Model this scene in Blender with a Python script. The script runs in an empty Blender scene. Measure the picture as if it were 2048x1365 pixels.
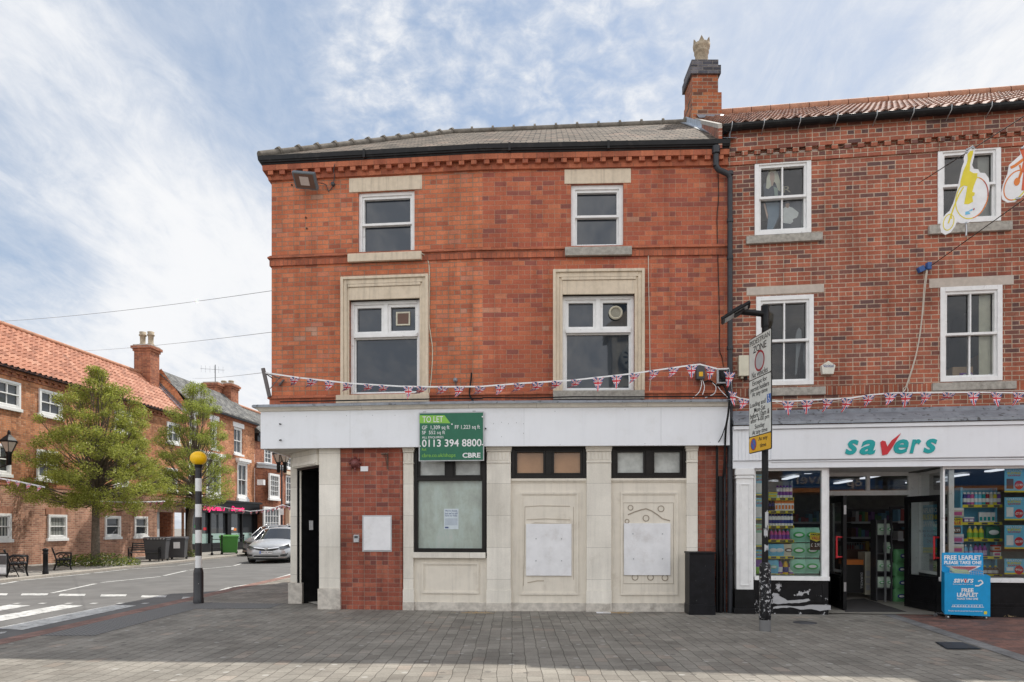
import bpy, math, random
from mathutils import Vector, Matrix
random.seed(7)
R = math.radians
col = bpy.context.scene.collection
F, CU, CV, CH = 1365.0, 1024.0, 1052.0, 1.5      # lens in photo pixels, centre column, horizon row, eye height
def k_(u): return (u-CU)/F
def P(u, v, Y): return Vector((k_(u)*Y, Y, CH+(CV-v)/F*Y))
def G(u, v, z=0.0):
    Y = (CH-z)*F/(v-CV); return Vector((k_(u)*Y, Y, z))
# ---------------------------------------------------------------- mesh collector
class MB:
    def __init__(s): s.v=[]; s.f=[]; s.m=[]; s.sm=[]
    def face(s, pts, m=0, sm=False):
        b=len(s.v); s.v.extend(Vector(p) for p in pts); s.f.append(tuple(range(b,b+len(pts)))); s.m.append(m); s.sm.append(sm)
    def mesh(s, vs, fs, m=0, sm=False):
        b=len(s.v); s.v.extend(Vector(p) for p in vs)
        for f in fs: s.f.append(tuple(i+b for i in f)); s.m.append(m); s.sm.append(sm)
    def box8(s, c, m=0):    # c: 4 bottom (ccw from above) + 4 top
        s.mesh(c, [(3,2,1,0),(4,5,6,7),(0,1,5,4),(1,2,6,5),(2,3,7,6),(3,0,4,7)], m)
    def box(s, x0,x1,y0,y1,z0,z1, m=0):
        s.box8([(x0,y0,z0),(x1,y0,z0),(x1,y1,z0),(x0,y1,z0),(x0,y0,z1),(x1,y0,z1),(x1,y1,z1),(x0,y1,z1)], m)
    def tube(s, path, r, n=8, m=0, cap=True):
        path=[Vector(p) for p in path]; rs = r if isinstance(r,(list,tuple)) else [r]*len(path)
        vs=[]; fs=[]; ref=None
        for i,p in enumerate(path):
            t=(path[min(i+1,len(path)-1)]-path[max(i-1,0)])
            if t.length<1e-9: t=Vector((0,0,1))
            t.normalize()
            if ref is None: ref = Vector((0,0,1)) if abs(t.z)<.9 else Vector((1,0,0))
            a=t.cross(ref); a.normalize(); b=t.cross(a); b.normalize(); ref = -b if False else ref
            if abs(t.dot(ref))>.98:
                a=t.cross(Vector((0,1,0))); a.normalize(); b=t.cross(a)
            for j in range(n):
                q=2*math.pi*j/n; vs.append(p+(a*math.cos(q)+b*math.sin(q))*rs[i])
        for i in range(len(path)-1):
            for j in range(n):
                fs.append((i*n+j,i*n+(j+1)%n,(i+1)*n+(j+1)%n,(i+1)*n+j))
        s.mesh(vs,fs,m,True)
        if cap: s.mesh(vs[:n],[tuple(range(n))],m); s.mesh(vs[-n:],[tuple(range(n-1,-1,-1))],m)
    def lathe(s, c, prof, n=16, m=0, sm=True, axis=None):
        c=Vector(c); vs=[]; fs=[]
        rot = Vector((0,0,1)).rotation_difference(Vector(axis)).to_matrix() if axis is not None else Matrix.Identity(3)
        for r,z in prof:
            for j in range(n):
                q=2*math.pi*j/n; vs.append(c+rot@Vector((r*math.cos(q),r*math.sin(q),z)))
        for i in range(len(prof)-1):
            for j in range(n): fs.append((i*n+j,i*n+(j+1)%n,(i+1)*n+(j+1)%n,(i+1)*n+j))
        s.mesh(vs,fs,m,sm)
        if prof[0][0]>1e-4: s.mesh(vs[:n],[tuple(range(n-1,-1,-1))],m)
        if prof[-1][0]>1e-4: s.mesh(vs[-n:],[tuple(range(n))],m)
    def sweep(s, path, prof, m=0, caps=True, closed=True):
        # path: 2D points; prof: (d,z) polygon; d is measured to the right-hand side (towards the camera for a path going left to right)
        n=len(path); off=[]
        for i in range(n):
            ns=[]
            for a,b in ((i-1,i),(i,i+1)):
                if a>=0 and b<n:
                    t=Vector(path[b])-Vector(path[a]); t.normalize(); ns.append(Vector((t.y,-t.x)))
            if len(ns)==2:
                mm=(ns[0]+ns[1]); mm.normalize(); off.append(mm/max(.3,mm.dot(ns[0])))
            else: off.append(ns[0])
        vs=[]; k=len(prof)
        for i in range(n):
            for d,z in prof: q=Vector(path[i])+off[i]*d; vs.append((q.x,q.y,z))
        fs=[]
        for i in range(n-1):
            for j in range(k if closed else k-1):
                fs.append((i*k+j,(i+1)*k+j,(i+1)*k+(j+1)%k,i*k+(j+1)%k))
        if caps and closed: fs.append(tuple(range(k))); fs.append(tuple((n-1)*k+j for j in range(k-1,-1,-1)))
        s.mesh(vs,fs,m)
    def prism(s, pts, n, th, m=0, ms=None):   # planar polygon pts extruded by -n*th
        pts=[Vector(p) for p in pts]; n=Vector(n); back=[p-n*th for p in pts]; k=len(pts)
        s.face(pts,m); s.face(back[::-1],m if ms is None else ms)
        for i in range(k): s.face([pts[i],back[i],back[(i+1)%k],pts[(i+1)%k]],m if ms is None else ms)
    def sphere(s, c, r, n=16, m=0, sz=1):
        pr=[(max(1e-5,r*math.sin(math.pi*i/n)), -r*sz*math.cos(math.pi*i/n)) for i in range(n+1)]
        s.lathe(c,pr,n*2,m)
    def xf(s, M):
        s.v=[M@p for p in s.v]; return s
WL = {}
def _mesh(name, mb, mats, origin):
    me=bpy.data.meshes.new(name); o=Vector(origin)
    me.from_pydata([p-o for p in mb.v],[],mb.f)
    if not isinstance(mats,(list,tuple)): mats=[mats]
    for mm in mats: me.materials.append(mm)
    me.polygons.foreach_set('material_index', mb.m)
    me.polygons.foreach_set('use_smooth', mb.sm)
    uvl=me.uv_layers.new(name='UVMap'); dat=[0.0]*(2*len(me.loops))
    for p in me.polygons:
        nn=p.normal
        if abs(nn.z)>.985: t=Vector((1,0,0)); w=Vector((0,1,0))
        else:
            t=Vector((-nn.y,nn.x,0)); t.normalize()
            if t.x<-1e-6 or (abs(t.x)<1e-6 and t.y<0): t=-t
            w=nn.cross(t)
            if w.z<0: w=-w
        for li in p.loop_indices:
            q=me.vertices[me.loops[li].vertex_index].co+o
            dat[2*li]=q.dot(t); dat[2*li+1]=q.dot(w)
    uvl.data.foreach_set('uv',dat); me.update()
    return me
def _props(o,label,cat,group,kind):
    if label: o['label']=label
    if cat: o['category']=cat
    if group: o['group']=group
    if kind: o['kind']=kind
def thing(name,label,cat,loc=(0,0,0),group=None):
    o=bpy.data.objects.new(name,None); col.objects.link(o); o.location=loc; o.empty_display_size=.2
    WL[o.name]=Vector(loc); _props(o,label,cat,group,None); return o
def part(name,mb,mats,parent,label=None,bevel=0,kind=None,merge=False):
    o=bpy.data.objects.new(name,_mesh(name,mb,mats,WL[parent.name])); col.objects.link(o)
    o.parent=parent; WL[o.name]=WL[parent.name]; _props(o,label,None,None,kind)
    if bevel: bv(o,bevel)
    return o
def bv(o,w):
    b=o.modifiers.new('bevel','BEVEL'); b.width=w; b.segments=2; b.limit_method='ANGLE'; b.angle_limit=R(40)
def solo(name,mb,mats,label=None,cat=None,group=None,kind=None,bevel=0,origin=None):
    if origin is None:
        xs=[p.x for p in mb.v]; ys=[p.y for p in mb.v]; zs=[p.z for p in mb.v]
        origin=((min(xs)+max(xs))/2,(min(ys)+max(ys))/2,min(zs))
    o=bpy.data.objects.new(name,_mesh(name,mb,mats,origin)); col.objects.link(o); o.location=origin
    WL[o.name]=Vector(origin); _props(o,label,cat,group,kind)
    if bevel: bv(o,bevel)
    return o
def struct(name,mb,mats): return solo(name,mb,mats,kind='structure',origin=(0,0,0))
def kids(o): return [c for c in bpy.data.objects if c.parent==o]
def copy_tree(o,loc,rotz=None,scale=None,label=None,parent=None,group=None):
    c=o.copy(); col.objects.link(c)
    if parent is not None: c.parent=parent
    else:
        c.location=loc
        if rotz is not None: c.rotation_euler=(0,0,rotz)
        if scale is not None: c.scale=(scale,)*3 if not isinstance(scale,(tuple,list)) else scale
    if label: c['label']=label
    if group: c['group']=group
    for ch in kids(o): copy_tree(ch,None,parent=c)
    return c
# ---------------------------------------------------------------- a vertical facade plane
class Pl:
    def __init__(s,x,y,m):
        s.O=Vector((x,y)); l=math.hypot(1,m); s.e=Vector((1/l,m/l)); s.n=Vector((m/l,-1/l))
    def s(s_,u,d=0):
        k=k_(u); a=s_.O+s_.n*d; return (k*a.y-a.x)/(s_.e.x-k*s_.e.y)
    def W(s_,s,d,z): q=s_.O+s_.e*s+s_.n*d; return Vector((q.x,q.y,z))
    def z(s_,u,v,d=0): Y=s_.W(s_.s(u,d),d,0).y; return CH+(CV-v)/F*Y
    def at(s_,u,v,d=0): return s_.W(s_.s(u,d),d,s_.z(u,v,d))
    def N(s_): return Vector((s_.n.x,s_.n.y,0))
    def E(s_): return Vector((s_.e.x,s_.e.y,0))
    def box(s_,mb,s0,s1,d0,d1,z0,z1,m=0):   # d0 back, d1 front
        W=s_.W; mb.box8([W(s0,d1,z0),W(s1,d1,z0),W(s1,d0,z0),W(s0,d0,z0),W(s0,d1,z1),W(s1,d1,z1),W(s1,d0,z1),W(s0,d0,z1)],m)
    def pbox(s_,mb,u0,v0,u1,v1,d0,d1,m=0):  # photo rectangle (left, top, right, bottom) on the front face
        um=(u0+u1)/2; s_.box(mb,s_.s(u0,d1),s_.s(u1,d1),d0,d1,s_.z(um,v1,d1),s_.z(um,v0,d1),m)
    def quad(s_,mb,s0,s1,d,z0,z1,m=0):
        W=s_.W; mb.face([W(s0,d,z0),W(s1,d,z0),W(s1,d,z1),W(s0,d,z1)],m)
    def ring(s_,mb,s0,s1,z0,z1,w,d0,d1,m=0,bottom=True,wt=None):
        wt=w if wt is None else wt
        s_.box(mb,s0,s0+w,d0,d1,z0,z1,m); s_.box(mb,s1-w,s1,d0,d1,z0,z1,m)
        s_.box(mb,s0+w,s1-w,d0,d1,z1-wt,z1,m)
        if bottom: s_.box(mb,s0+w,s1-w,d0,d1,z0,z0+w,m)
    def wall(s_,mb,s0,s1,z0,z1,ops=(),d=0,rev=.12,m=0):
        S=sorted({s0,s1,*[a for o in ops for a in o[:2]]}); Z=sorted({z0,z1,*[a for o in ops for a in o[2:4]]})
        S=[a for a in S if s0<=a<=s1]; Z=[a for a in Z if z0<=a<=z1]
        for i in range(len(S)-1):
            for j in range(len(Z)-1):
                cs=(S[i]+S[i+1])/2; cz=(Z[j]+Z[j+1])/2
                if not any(o[0]<cs<o[1] and o[2]<cz<o[3] for o in ops): s_.quad(mb,S[i],S[i+1],d,Z[j],Z[j+1],m)
        W=s_.W
        for a,b,c,e in [o[:4] for o in ops]:
            mb.face([W(a,d,c),W(a,d,e),W(a,d-rev,e),W(a,d-rev,c)],m); mb.face([W(b,d,c),W(b,d-rev,c),W(b,d-rev,e),W(b,d,e)],m)
            mb.face([W(a,d,e),W(b,d,e),W(b,d-rev,e),W(a,d-rev,e)],m); mb.face([W(a,d,c),W(a,d-rev,c),W(b,d-rev,c),W(b,d,c)],m)
# ---------------------------------------------------------------- text
def text_mb(txt,shear=0,off=0,ext=.01,res=3,space=1.0):
    cu=bpy.data.curves.new('t','FONT'); cu.body=txt; cu.shear=shear; cu.offset=off; cu.extrude=ext; cu.resolution_u=res
    cu.align_x='CENTER'; cu.space_character=space
    ob=bpy.data.objects.new('t',cu); col.objects.link(ob)
    dg=bpy.context.evaluated_depsgraph_get(); dg.update(); me=bpy.data.meshes.new_from_object(ob.evaluated_get(dg))
    vs=[v.co.copy() for v in me.vertices]; fs=[tuple(p.vertices) for p in me.polygons]
    bpy.data.objects.remove(ob); bpy.data.curves.remove(cu); bpy.data.meshes.remove(me)
    return vs,fs
def text_on(mb,pl,txt,s0,s1,z0,z1,d,th=.004,m=0,shear=0,off=0,space=1.0):
    """fit text in the box s0..s1, z0..z1 on plane pl, standing th proud of depth d"""
    vs,fs=text_mb(txt,shear,off,.5,3,space)
    if not vs: return
    x0=min(v.x for v in vs);x1=max(v.x for v in vs);y0=min(v.y for v in vs);y1=max(v.y for v in vs)
    out=[]
    for v in vs:
        s=s0+(v.x-x0)/(x1-x0)*(s1-s0); z=z0+(v.y-y0)/(y1-y0)*(z1-z0); dd=d+(th if v.z>0 else 0)
        out.append(pl.W(s,dd,z))
    mb.mesh(out,fs,m)
def text_px(mb,pl,txt,u0,v0,u1,v1,d,**k):
    um=(u0+u1)/2; text_on(mb,pl,txt,pl.s(u0,d),pl.s(u1,d),pl.z(um,v1,d),pl.z(um,v0,d),d,**k)
# ---------------------------------------------------------------- materials
def _s(nt,i,v):
    if isinstance(v,bpy.types.NodeSocket): nt.links.new(v,i)
    elif v is not None: i.default_value=v
def nd(nt,t,ins=None,**pr):
    n=nt.nodes.new('ShaderNode'+t)
    for k,v in pr.items(): setattr(n,k,v)
    for k,v in (ins or {}).items(): _s(nt,n.inputs[k],v)
    return n
def mt(nt,op,a,b=None,c=None,clamp=False):
    n=nt.nodes.new('ShaderNodeMath'); n.operation=op; n.use_clamp=clamp
    for i,v in enumerate((a,b,c)):
        if v is not None: _s(nt,n.inputs[i],v)
    return n.outputs[0]
def mix(nt,f,a,b,blend='MIX'):
    n=nt.nodes.new('ShaderNodeMix'); n.data_type='RGBA'; n.blend_type=blend
    _s(nt,n.inputs[0],f); _s(nt,n.inputs[6],a if isinstance(a,bpy.types.NodeSocket) else c4(a)); _s(nt,n.inputs[7],b if isinstance(b,bpy.types.NodeSocket) else c4(b))
    return n.outputs[2]
def c4(c): return tuple(c) if len(c)==4 else (*c,1)
def newmat(name):
    m=bpy.data.materials.new(name); m.use_nodes=True; nt=m.node_tree; return m,nt,nt.nodes['Principled BSDF']
def ramp(nt,fac,stops):
    n=nt.nodes.new('ShaderNodeValToRGB'); cr=n.color_ramp
    while len(cr.elements)<len(stops): cr.elements.new(.5)
    for e,(p,c) in zip(cr.elements,stops): e.position=p; e.color=c4(c)
    _s(nt,n.inputs[0],fac); return n.outputs[0]
def noise(nt,scale,detail=4,vec=None,rough=.6,dist=0):
    n=nd(nt,'TexNoise',{'Scale':scale,'Detail':detail,'Roughness':rough,'Distortion':dist})
    if vec is None:
        vec=nd(nt,'NewGeometry').outputs['Position']
    nt.links.new(vec,n.inputs['Vector']); return n.outputs['Fac']
def smap(nt,v,a,b,c=0.0,d=1.0):
    n=nt.nodes.new('ShaderNodeMapRange'); n.interpolation_type='SMOOTHSTEP'
    for i,x in enumerate((v,a,b,c,d)): _s(nt,n.inputs[i],x)
    return n.outputs[0]
def bump(nt,b,h,strength=.5,dist=.01):
    n=nd(nt,'Bump',{'Strength':strength,'Distance':dist,'Height':h}); nt.links.new(n.outputs[0],b.inputs['Normal'])
def plain(name,c,rough=.6,metal=0,var=.12,scale=6,dirt=None,bmp=0,spec=None,dscale=2.0,dlo=.5,dhi=.75,streak=0):
    m,nt,b=newmat(name); f=noise(nt,scale,5)
    lo=tuple(x*(1-var) for x in c); hi=tuple(min(1,x*(1+var)) for x in c)
    cc=mix(nt,smap(nt,f,.3,.7),lo,hi)
    if dirt: cc=mix(nt,mt(nt,'MULTIPLY',smap(nt,noise(nt,dscale,8,rough=.7),dlo,dhi),dirt[3] if len(dirt)>3 else 1.0),cc,dirt[:3])
    if streak:
        ps=nd(nt,'NewGeometry').outputs['Position']; sv=nd(nt,'Mapping',{'Vector':ps,'Scale':(5,5,.3)}).outputs[0]
        cc=nd(nt,'VectorMath',{0:cc,'Scale':smap(nt,noise(nt,2.2,7,sv,.7),.45,.75,1.0,1-streak)},operation='SCALE').outputs[0]
    nt.links.new(cc,b.inputs['Base Color']); b.inputs['Roughness'].default_value=rough; b.inputs['Metallic'].default_value=metal
    if spec is not None: b.inputs['Specular IOR Level'].default_value=spec
    if bmp: bump(nt,b,noise(nt,scale*6,4),.4,bmp)
    return m
def bricks(nt,w,h,mort,stops,mcol,header=0,seed=1.0,rot=0,jitter=0.0,soft=.0015,stagger=.5,warp=.003):
    uv=nd(nt,'UVMap').outputs[0]
    wn=nd(nt,'TexNoise',{'Scale':3.0,'Detail':2.0}); nt.links.new(uv,wn.inputs['Vector'])
    ws=nd(nt,'VectorMath',{0:wn.outputs['Color'],1:(.5,.5,.5)},operation='SUBTRACT').outputs[0]
    wv=nd(nt,'VectorMath',{0:ws,'Scale':warp*2},operation='SCALE').outputs[0]
    uv=nd(nt,'VectorMath',{0:uv,1:wv},operation='ADD').outputs[0]
    sp=nd(nt,'SeparateXYZ',{0:uv}); u,v=sp.outputs[0],sp.outputs[1]
    if rot: u,v=v,u
    r=mt(nt,'DIVIDE',v,h); row=mt(nt,'FLOOR',r); fv=mt(nt,'SUBTRACT',r,row)
    we=w
    if header:
        hd=mt(nt,'LESS_THAN',mt(nt,'FLOORED_MODULO',row,float(header)),.5); we=mt(nt,'MULTIPLY_ADD',hd,-.5*w,w)
    if jitter:
        rn=nd(nt,'TexWhiteNoise',{'W':row},noise_dimensions='1D').outputs[0]; u=mt(nt,'MULTIPLY_ADD',rn,jitter,u)
    uo=mt(nt,'ADD',mt(nt,'DIVIDE',u,we),mt(nt,'MULTIPLY',mt(nt,'FLOORED_MODULO',row,2.0),stagger))
    c=mt(nt,'FLOOR',uo); fu=mt(nt,'SUBTRACT',uo,c)
    du=mt(nt,'MULTIPLY',mt(nt,'MINIMUM',fu,mt(nt,'SUBTRACT',1.0,fu)),we); dv=mt(nt,'MULTIPLY',mt(nt,'MINIMUM',fv,mt(nt,'SUBTRACT',1.0,fv)),h)
    mask=smap(nt,mt(nt,'MINIMUM',du,dv),mort/2-soft,mort/2+soft)
    idv=nd(nt,'CombineXYZ',{0:c,1:row,2:seed}).outputs[0]
    wn=nd(nt,'TexWhiteNoise',noise_dimensions='3D'); nt.links.new(idv,wn.inputs['Vector'])
    cc=ramp(nt,wn.outputs['Value'],stops)
    return mix(nt,mask,mcol,cc),mask,wn.outputs['Value'],uv
def brickmat(name,stops,mcol,w=.225,h=.075,mort=.01,header=0,var=.25,bmp=.006,stain=None,seed=1.0,rough=.85,spec=.25,streak=.22,grain=1.0,gum=0,**k):
    m,nt,b=newmat(name); cc,mask,idn,uv=bricks(nt,w,h,mort,stops,mcol,header,seed,**k)
    f=smap(nt,noise(nt,1.1,6,rough=.65),.3,.7,1-var,1+var*.7)
    g=smap(nt,noise(nt,45,3),.25,.75,1-.14*grain,1+.12*grain)
    ps=nd(nt,'NewGeometry').outputs['Position']; sv=nd(nt,'Mapping',{'Vector':ps,'Scale':(2.4,2.4,.16)}).outputs[0]
    if streak: g2=smap(nt,noise(nt,2.2,7,sv,.7),.42,.72,1+streak*.35,1-streak); f=mt(nt,'MULTIPLY',f,g2)
    n=nd(nt,'VectorMath',{0:cc,'Scale':mt(nt,'MULTIPLY',f,g)},operation='SCALE').outputs[0]
    if gum:
        vo=nd(nt,'TexVoronoi',{'Scale':gum,'Randomness':1.0},voronoi_dimensions='2D'); nt.links.new(nd(nt,'UVMap').outputs[0],vo.inputs['Vector'])
        n=mix(nt,mt(nt,'MULTIPLY',smap(nt,vo.outputs['Distance'],.085,.06),.55),n,mix(nt,smap(nt,nd(nt,'SeparateColor',{0:vo.outputs['Color']}).outputs[0],.45,.55),(.07,.065,.06),(.42,.41,.38)))
    if stain: n=mix(nt,mt(nt,'MULTIPLY',smap(nt,noise(nt,2.3,8,rough=.75),.56,.74),stain[3]),n,stain[:3])
    nt.links.new(n,b.inputs['Base Color']); b.inputs['Roughness'].default_value=rough; b.inputs['Specular IOR Level'].default_value=spec
    hh=mt(nt,'ADD',mt(nt,'MULTIPLY',mask,1.0),mt(nt,'MULTIPLY_ADD',idn,.35,mt(nt,'MULTIPLY',g,.25)))
    bump(nt,b,hh,.7,bmp); return m
M={}
M['brick_l']=brickmat('brick_orange',[(0,(.33,.1,.058)),(.08,(.45,.135,.07)),(.5,(.53,.167,.08)),(.9,(.59,.2,.1)),(.985,(.5,.18,.11)),(1,(.48,.27,.19))],(.3,.205,.145),h=.082,w=.218,mort=.012,header=4,stain=(.36,.13,.08,.35),var=.16)
M['brick_r']=brickmat('brick_dark_red',[(0,(.24,.084,.065)),(.12,(.3,.09,.062)),(.25,(.375,.105,.061)),(.8,(.425,.125,.066)),(.975,(.5,.165,.085)),(1,(.42,.25,.18))],(.42,.26,.18),h=.082,w=.21,mort=.007,header=6,stain=(.4,.14,.1,.25),seed=3,var=.16)
M['brick_g']=brickmat('brick_ground_floor',[(0,(.17,.06,.05)),(.2,(.26,.075,.05)),(.7,(.33,.095,.06)),(1,(.39,.13,.08))],(.33,.22,.17),h=.08,w=.218,mort=.008,header=2,seed=5,stain=(.16,.09,.07,.5))
M['brick_trim']=brickmat('brick_trim',[(0,(.32,.1,.06)),(.5,(.42,.135,.072)),(1,(.48,.165,.09))],(.22,.12,.08),h=.3,w=.225,mort=.006,seed=6,stain=(.12,.07,.05,.6))
M['brick_sold']=brickmat('brick_soldier',[(0,(.3,.095,.055)),(.5,(.4,.12,.065)),(1,(.47,.15,.08))],(.2,.11,.08),h=.3,w=.078,mort=.007,seed=7,stain=(.12,.07,.05,.6))
M['brick_s']=brickmat('brick_brown_red',[(0,(.12,.07,.065)),(.12,(.19,.085,.068)),(.25,(.27,.092,.062)),(.6,(.34,.108,.064)),(.9,(.4,.135,.08)),(1,(.28,.12,.085))],(.47,.36,.27),header=4,mort=.013,seed=9,stain=(.2,.12,.09,.35))
M['brick_far']=brickmat('brick_far_orange',[(0,(.32,.125,.065)),(.3,(.46,.185,.09)),(.8,(.54,.23,.11)),(1,(.57,.29,.17))],(.34,.25,.17),mort=.011,header=2,seed=11,var=.35,stain=(.25,.12,.08,.5))
M['brick_farlow']=brickmat('brick_far_brown',[(0,(.28,.14,.1)),(.5,(.42,.21,.14)),(1,(.5,.27,.19))],(.5,.38,.28),mort=.014,seed=12)
M['brick_fard']=brickmat('brick_far_red',[(0,(.22,.08,.05)),(.5,(.34,.12,.065)),(1,(.42,.17,.09))],(.3,.2,.15),mort=.01,seed=13,header=2)
M['brick_blue']=brickmat('brick_slate_blue',[(0,(.05,.05,.06)),(.5,(.1,.1,.12)),(1,(.16,.15,.16))],(.2,.18,.16),seed=14,mort=.012)
M['stone']=brickmat('limestone_block',[(0,(.68,.64,.56)),(.5,(.74,.7,.62)),(1,(.78,.74,.66))],(.3,.27,.23),w=1.9,h=.56,mort=.004,stagger=0,var=.1,bmp=.001,stain=(.46,.42,.35,.4),seed=2,rough=.8,grain=.25,streak=.12)
M['stone_base']=plain('limestone_plinth',(.55,.51,.45),.85,var=.18,scale=9,dirt=(.2,.17,.14,.8),bmp=.004,dscale=3)
M['stone_trim']=plain('sandstone_trim',(.66,.56,.43),.85,var=.06,scale=14,dirt=(.42,.35,.25,.4),bmp=.001,dscale=2.5,streak=.3)
M['stone_grey']=plain('weathered_sill',(.36,.34,.3),.9,var=.2,scale=18,dirt=(.13,.12,.1,.6),bmp=.003,dscale=6)
M['stone_panel']=plain('painted_stone_panel',(.72,.665,.57),.75,var=.04,scale=5,dirt=(.46,.39,.3,.6),dscale=2.2,dlo=.55,dhi=.8,streak=.15)
M['white']=plain('white_timber',(.78,.78,.77),.45,var=.05,scale=8,dirt=(.33,.3,.27,.7),dscale=9,dlo=.6,dhi=.72)
M['fascia']=plain('white_fascia',(.78,.8,.83),.4,var=.02,scale=1.5,dirt=(.6,.6,.59,.5),dscale=2.5,dlo=.5,dhi=.85,streak=.04)
M['whitebd']=plain('whitewashed_board',(.76,.76,.77),.7,var=.06,scale=4,dirt=(.55,.52,.5,.6),dscale=3.5)
M['black']=plain('black_paint',(.009,.009,.01),.4,var=.3,scale=8,spec=.22)
M['blackrough']=plain('worn_black_paint',(.009,.009,.011),.45,var=.3,scale=8,dirt=(.3,.3,.3,1),dscale=26,dlo=.665,dhi=.69,spec=.22)
M['peel']=plain('peeling_black_paint',(.009,.009,.01),.4,var=.3,spec=.22,dirt=(.42,.42,.43,1),dscale=5,dlo=.595,dhi=.6)
M['peelpole']=plain('peeling_pole_paint',(.008,.008,.01),.35,spec=.25,var=.3,dirt=(.45,.45,.46,1),dscale=22,dlo=.56,dhi=.57)
M['gutter']=plain('black_gutter',(.008,.008,.009),.3,spec=.25,var=.3,scale=5,dirt=(.07,.065,.06,.4),dscale=8)
M['pipe']=plain('grey_black_pipe',(.035,.038,.044),.4,spec=.3,var=.15)
M['lead']=plain('lead_sheet',(.26,.28,.31),.5,var=.15,scale=7,dirt=(.06,.06,.06,.9),dscale=11,dlo=.56,dhi=.64,metal=.2)
M['leadlt']=plain('light_lead_flashing',(.45,.5,.56),.45,var=.15,scale=7,metal=.2)
M['frame_dk']=plain('dark_window_frame',(.012,.01,.009),.35,var=.2,spec=.25)
M['terra']=plain('terracotta_ridge',(.42,.2,.12),.8,var=.2,dirt=(.2,.15,.11,.6),dscale=4)
M['pot']=plain('buff_chimney_pot',(.38,.31,.22),.85,var=.2,scale=12,dirt=(.14,.11,.08,.7),dscale=5)
M['mortarcap']=plain('mortar',(.4,.37,.33),.9,var=.2)
def slate(name,stops,w=.22,h=.19,mc=(.02,.02,.02),stain=(.3,.29,.24,.5)):
    return brickmat(name,stops,mc,w=w,h=h,mort=.022,bmp=.012,soft=.004,var=.25,stain=stain,streak=0,rough=.9,spec=.1,seed=15)
M['slate']=slate('weathered_slate',[(0,(.09,.078,.065)),(.3,(.155,.13,.105)),(.8,(.205,.17,.138)),(1,(.26,.19,.15))],stain=(.22,.19,.155,.5))
M['slate_far']=slate('grey_slate',[(0,(.12,.12,.12)),(.5,(.18,.18,.175)),(1,(.25,.245,.23))],stain=(.26,.25,.2,.5))
def pantile_mat(name,stops,rough=.6,stain=(.2,.14,.1,.5)):
    m,nt,b=newmat(name); uv=nd(nt,'NewGeometry').outputs['Random Per Island']
    cc=ramp(nt,uv,stops); cc=mix(nt,mt(nt,'MULTIPLY',smap(nt,noise(nt,3,8,rough=.7),.5,.72),stain[3]),cc,stain[:3])
    nt.links.new(cc,b.inputs['Base Color']); b.inputs['Roughness'].default_value=rough; return m
M['pantile']=pantile_mat('weathered_pantile',[(0,(.18,.1,.08)),(.4,(.3,.155,.11)),(.8,(.38,.21,.155)),(1,(.44,.29,.22))],stain=(.32,.26,.22,.75))
M['pantile_far']=pantile_mat('orange_pantile',[(0,(.32,.125,.07)),(.3,(.43,.175,.1)),(.8,(.5,.22,.13)),(1,(.55,.28,.18))],stain=(.3,.16,.11,.6))
def glass_op(name,base,ior=1.9,rough=.02):
    m,nt,b=newmat(name); b.inputs['Base Color'].default_value=c4(base); b.inputs['Roughness'].default_value=rough; b.inputs['IOR'].default_value=ior
    bump(nt,b,noise(nt,1.3,2),.02,.05); return m
M['glass_dark']=glass_op('dark_window_glass',(.008,.017,.03),1.68)
M['glass_far']=glass_op('far_window_glass',(.05,.055,.06),1.6)
def glass_tr(name,tint=(.9,.94,.93),ior=1.5,k=1.6):
    m=bpy.data.materials.new(name); m.use_nodes=True; nt=m.node_tree; nt.nodes.clear()
    o=nd(nt,'OutputMaterial'); t=nd(nt,'BsdfTransparent',{'Color':c4(tint)}); g=nd(nt,'BsdfGlossy',{'Roughness':.01})
    fr=nd(nt,'Fresnel',{'IOR':ior}); x=nd(nt,'MixShader',{0:mt(nt,'MULTIPLY',fr.outputs[0],k,clamp=True),1:t.outputs[0],2:g.outputs[0]}); nt.links.new(x.outputs[0],o.inputs[0]); return m
M['glass']=glass_tr('clear_shop_glass'); M['glass_door']=glass_tr('door_glass',k=.45)
def washed(name):   # whitewashed shop glass
    m,nt,b=newmat(name); v=mt(nt,'ADD',mt(nt,'MULTIPLY',noise(nt,1.3,8,rough=.75,dist=.3),.6),mt(nt,'MULTIPLY',noise(nt,6,6,nd(nt,'Mapping',{'Vector':nd(nt,'NewGeometry').outputs['Position'],'Rotation':(0,.6,0),'Scale':(1.2,1.2,.35)}).outputs[0],.7),.4))
    cc=ramp(nt,v,[(0,(.2,.21,.18)),(.42,(.3,.34,.3)),(.5,(.35,.4,.35)),(.56,(.38,.45,.41)),(.7,(.48,.47,.44)),(1,(.6,.6,.55))])
    nt.links.new(cc,b.inputs['Base Color']); b.inputs['Roughness'].default_value=.12; b.inputs['IOR'].default_value=1.6; return m
M['washed']=washed('whitewashed_glass')
M['washed_w']=plain('white_papered_glass',(.45,.47,.45),.15,var=.2,scale=5,dirt=(.3,.32,.31,.6),dscale=4)
M['wood_ply']=plain('plywood_behind_glass',(.38,.22,.12),.12,var=.12,scale=2)
def emis(name,c,st=1.0):
    m,nt,b=newmat(name); b.inputs['Base Color'].default_value=c4(c); b.inputs['Emission Color'].default_value=c4(c); b.inputs['Emission Strength'].default_value=st; return m
def flat(name,c,rough=.5,metal=0):
    m,nt,b=newmat(name); b.inputs['Roughness'].default_value=rough; b.inputs['Metallic'].default_value=metal
    nt.links.new(mix(nt,smap(nt,noise(nt,9,3),.3,.7),tuple(x*.94 for x in c),tuple(min(1,x*1.05) for x in c)),b.inputs['Base Color']); return m
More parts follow.
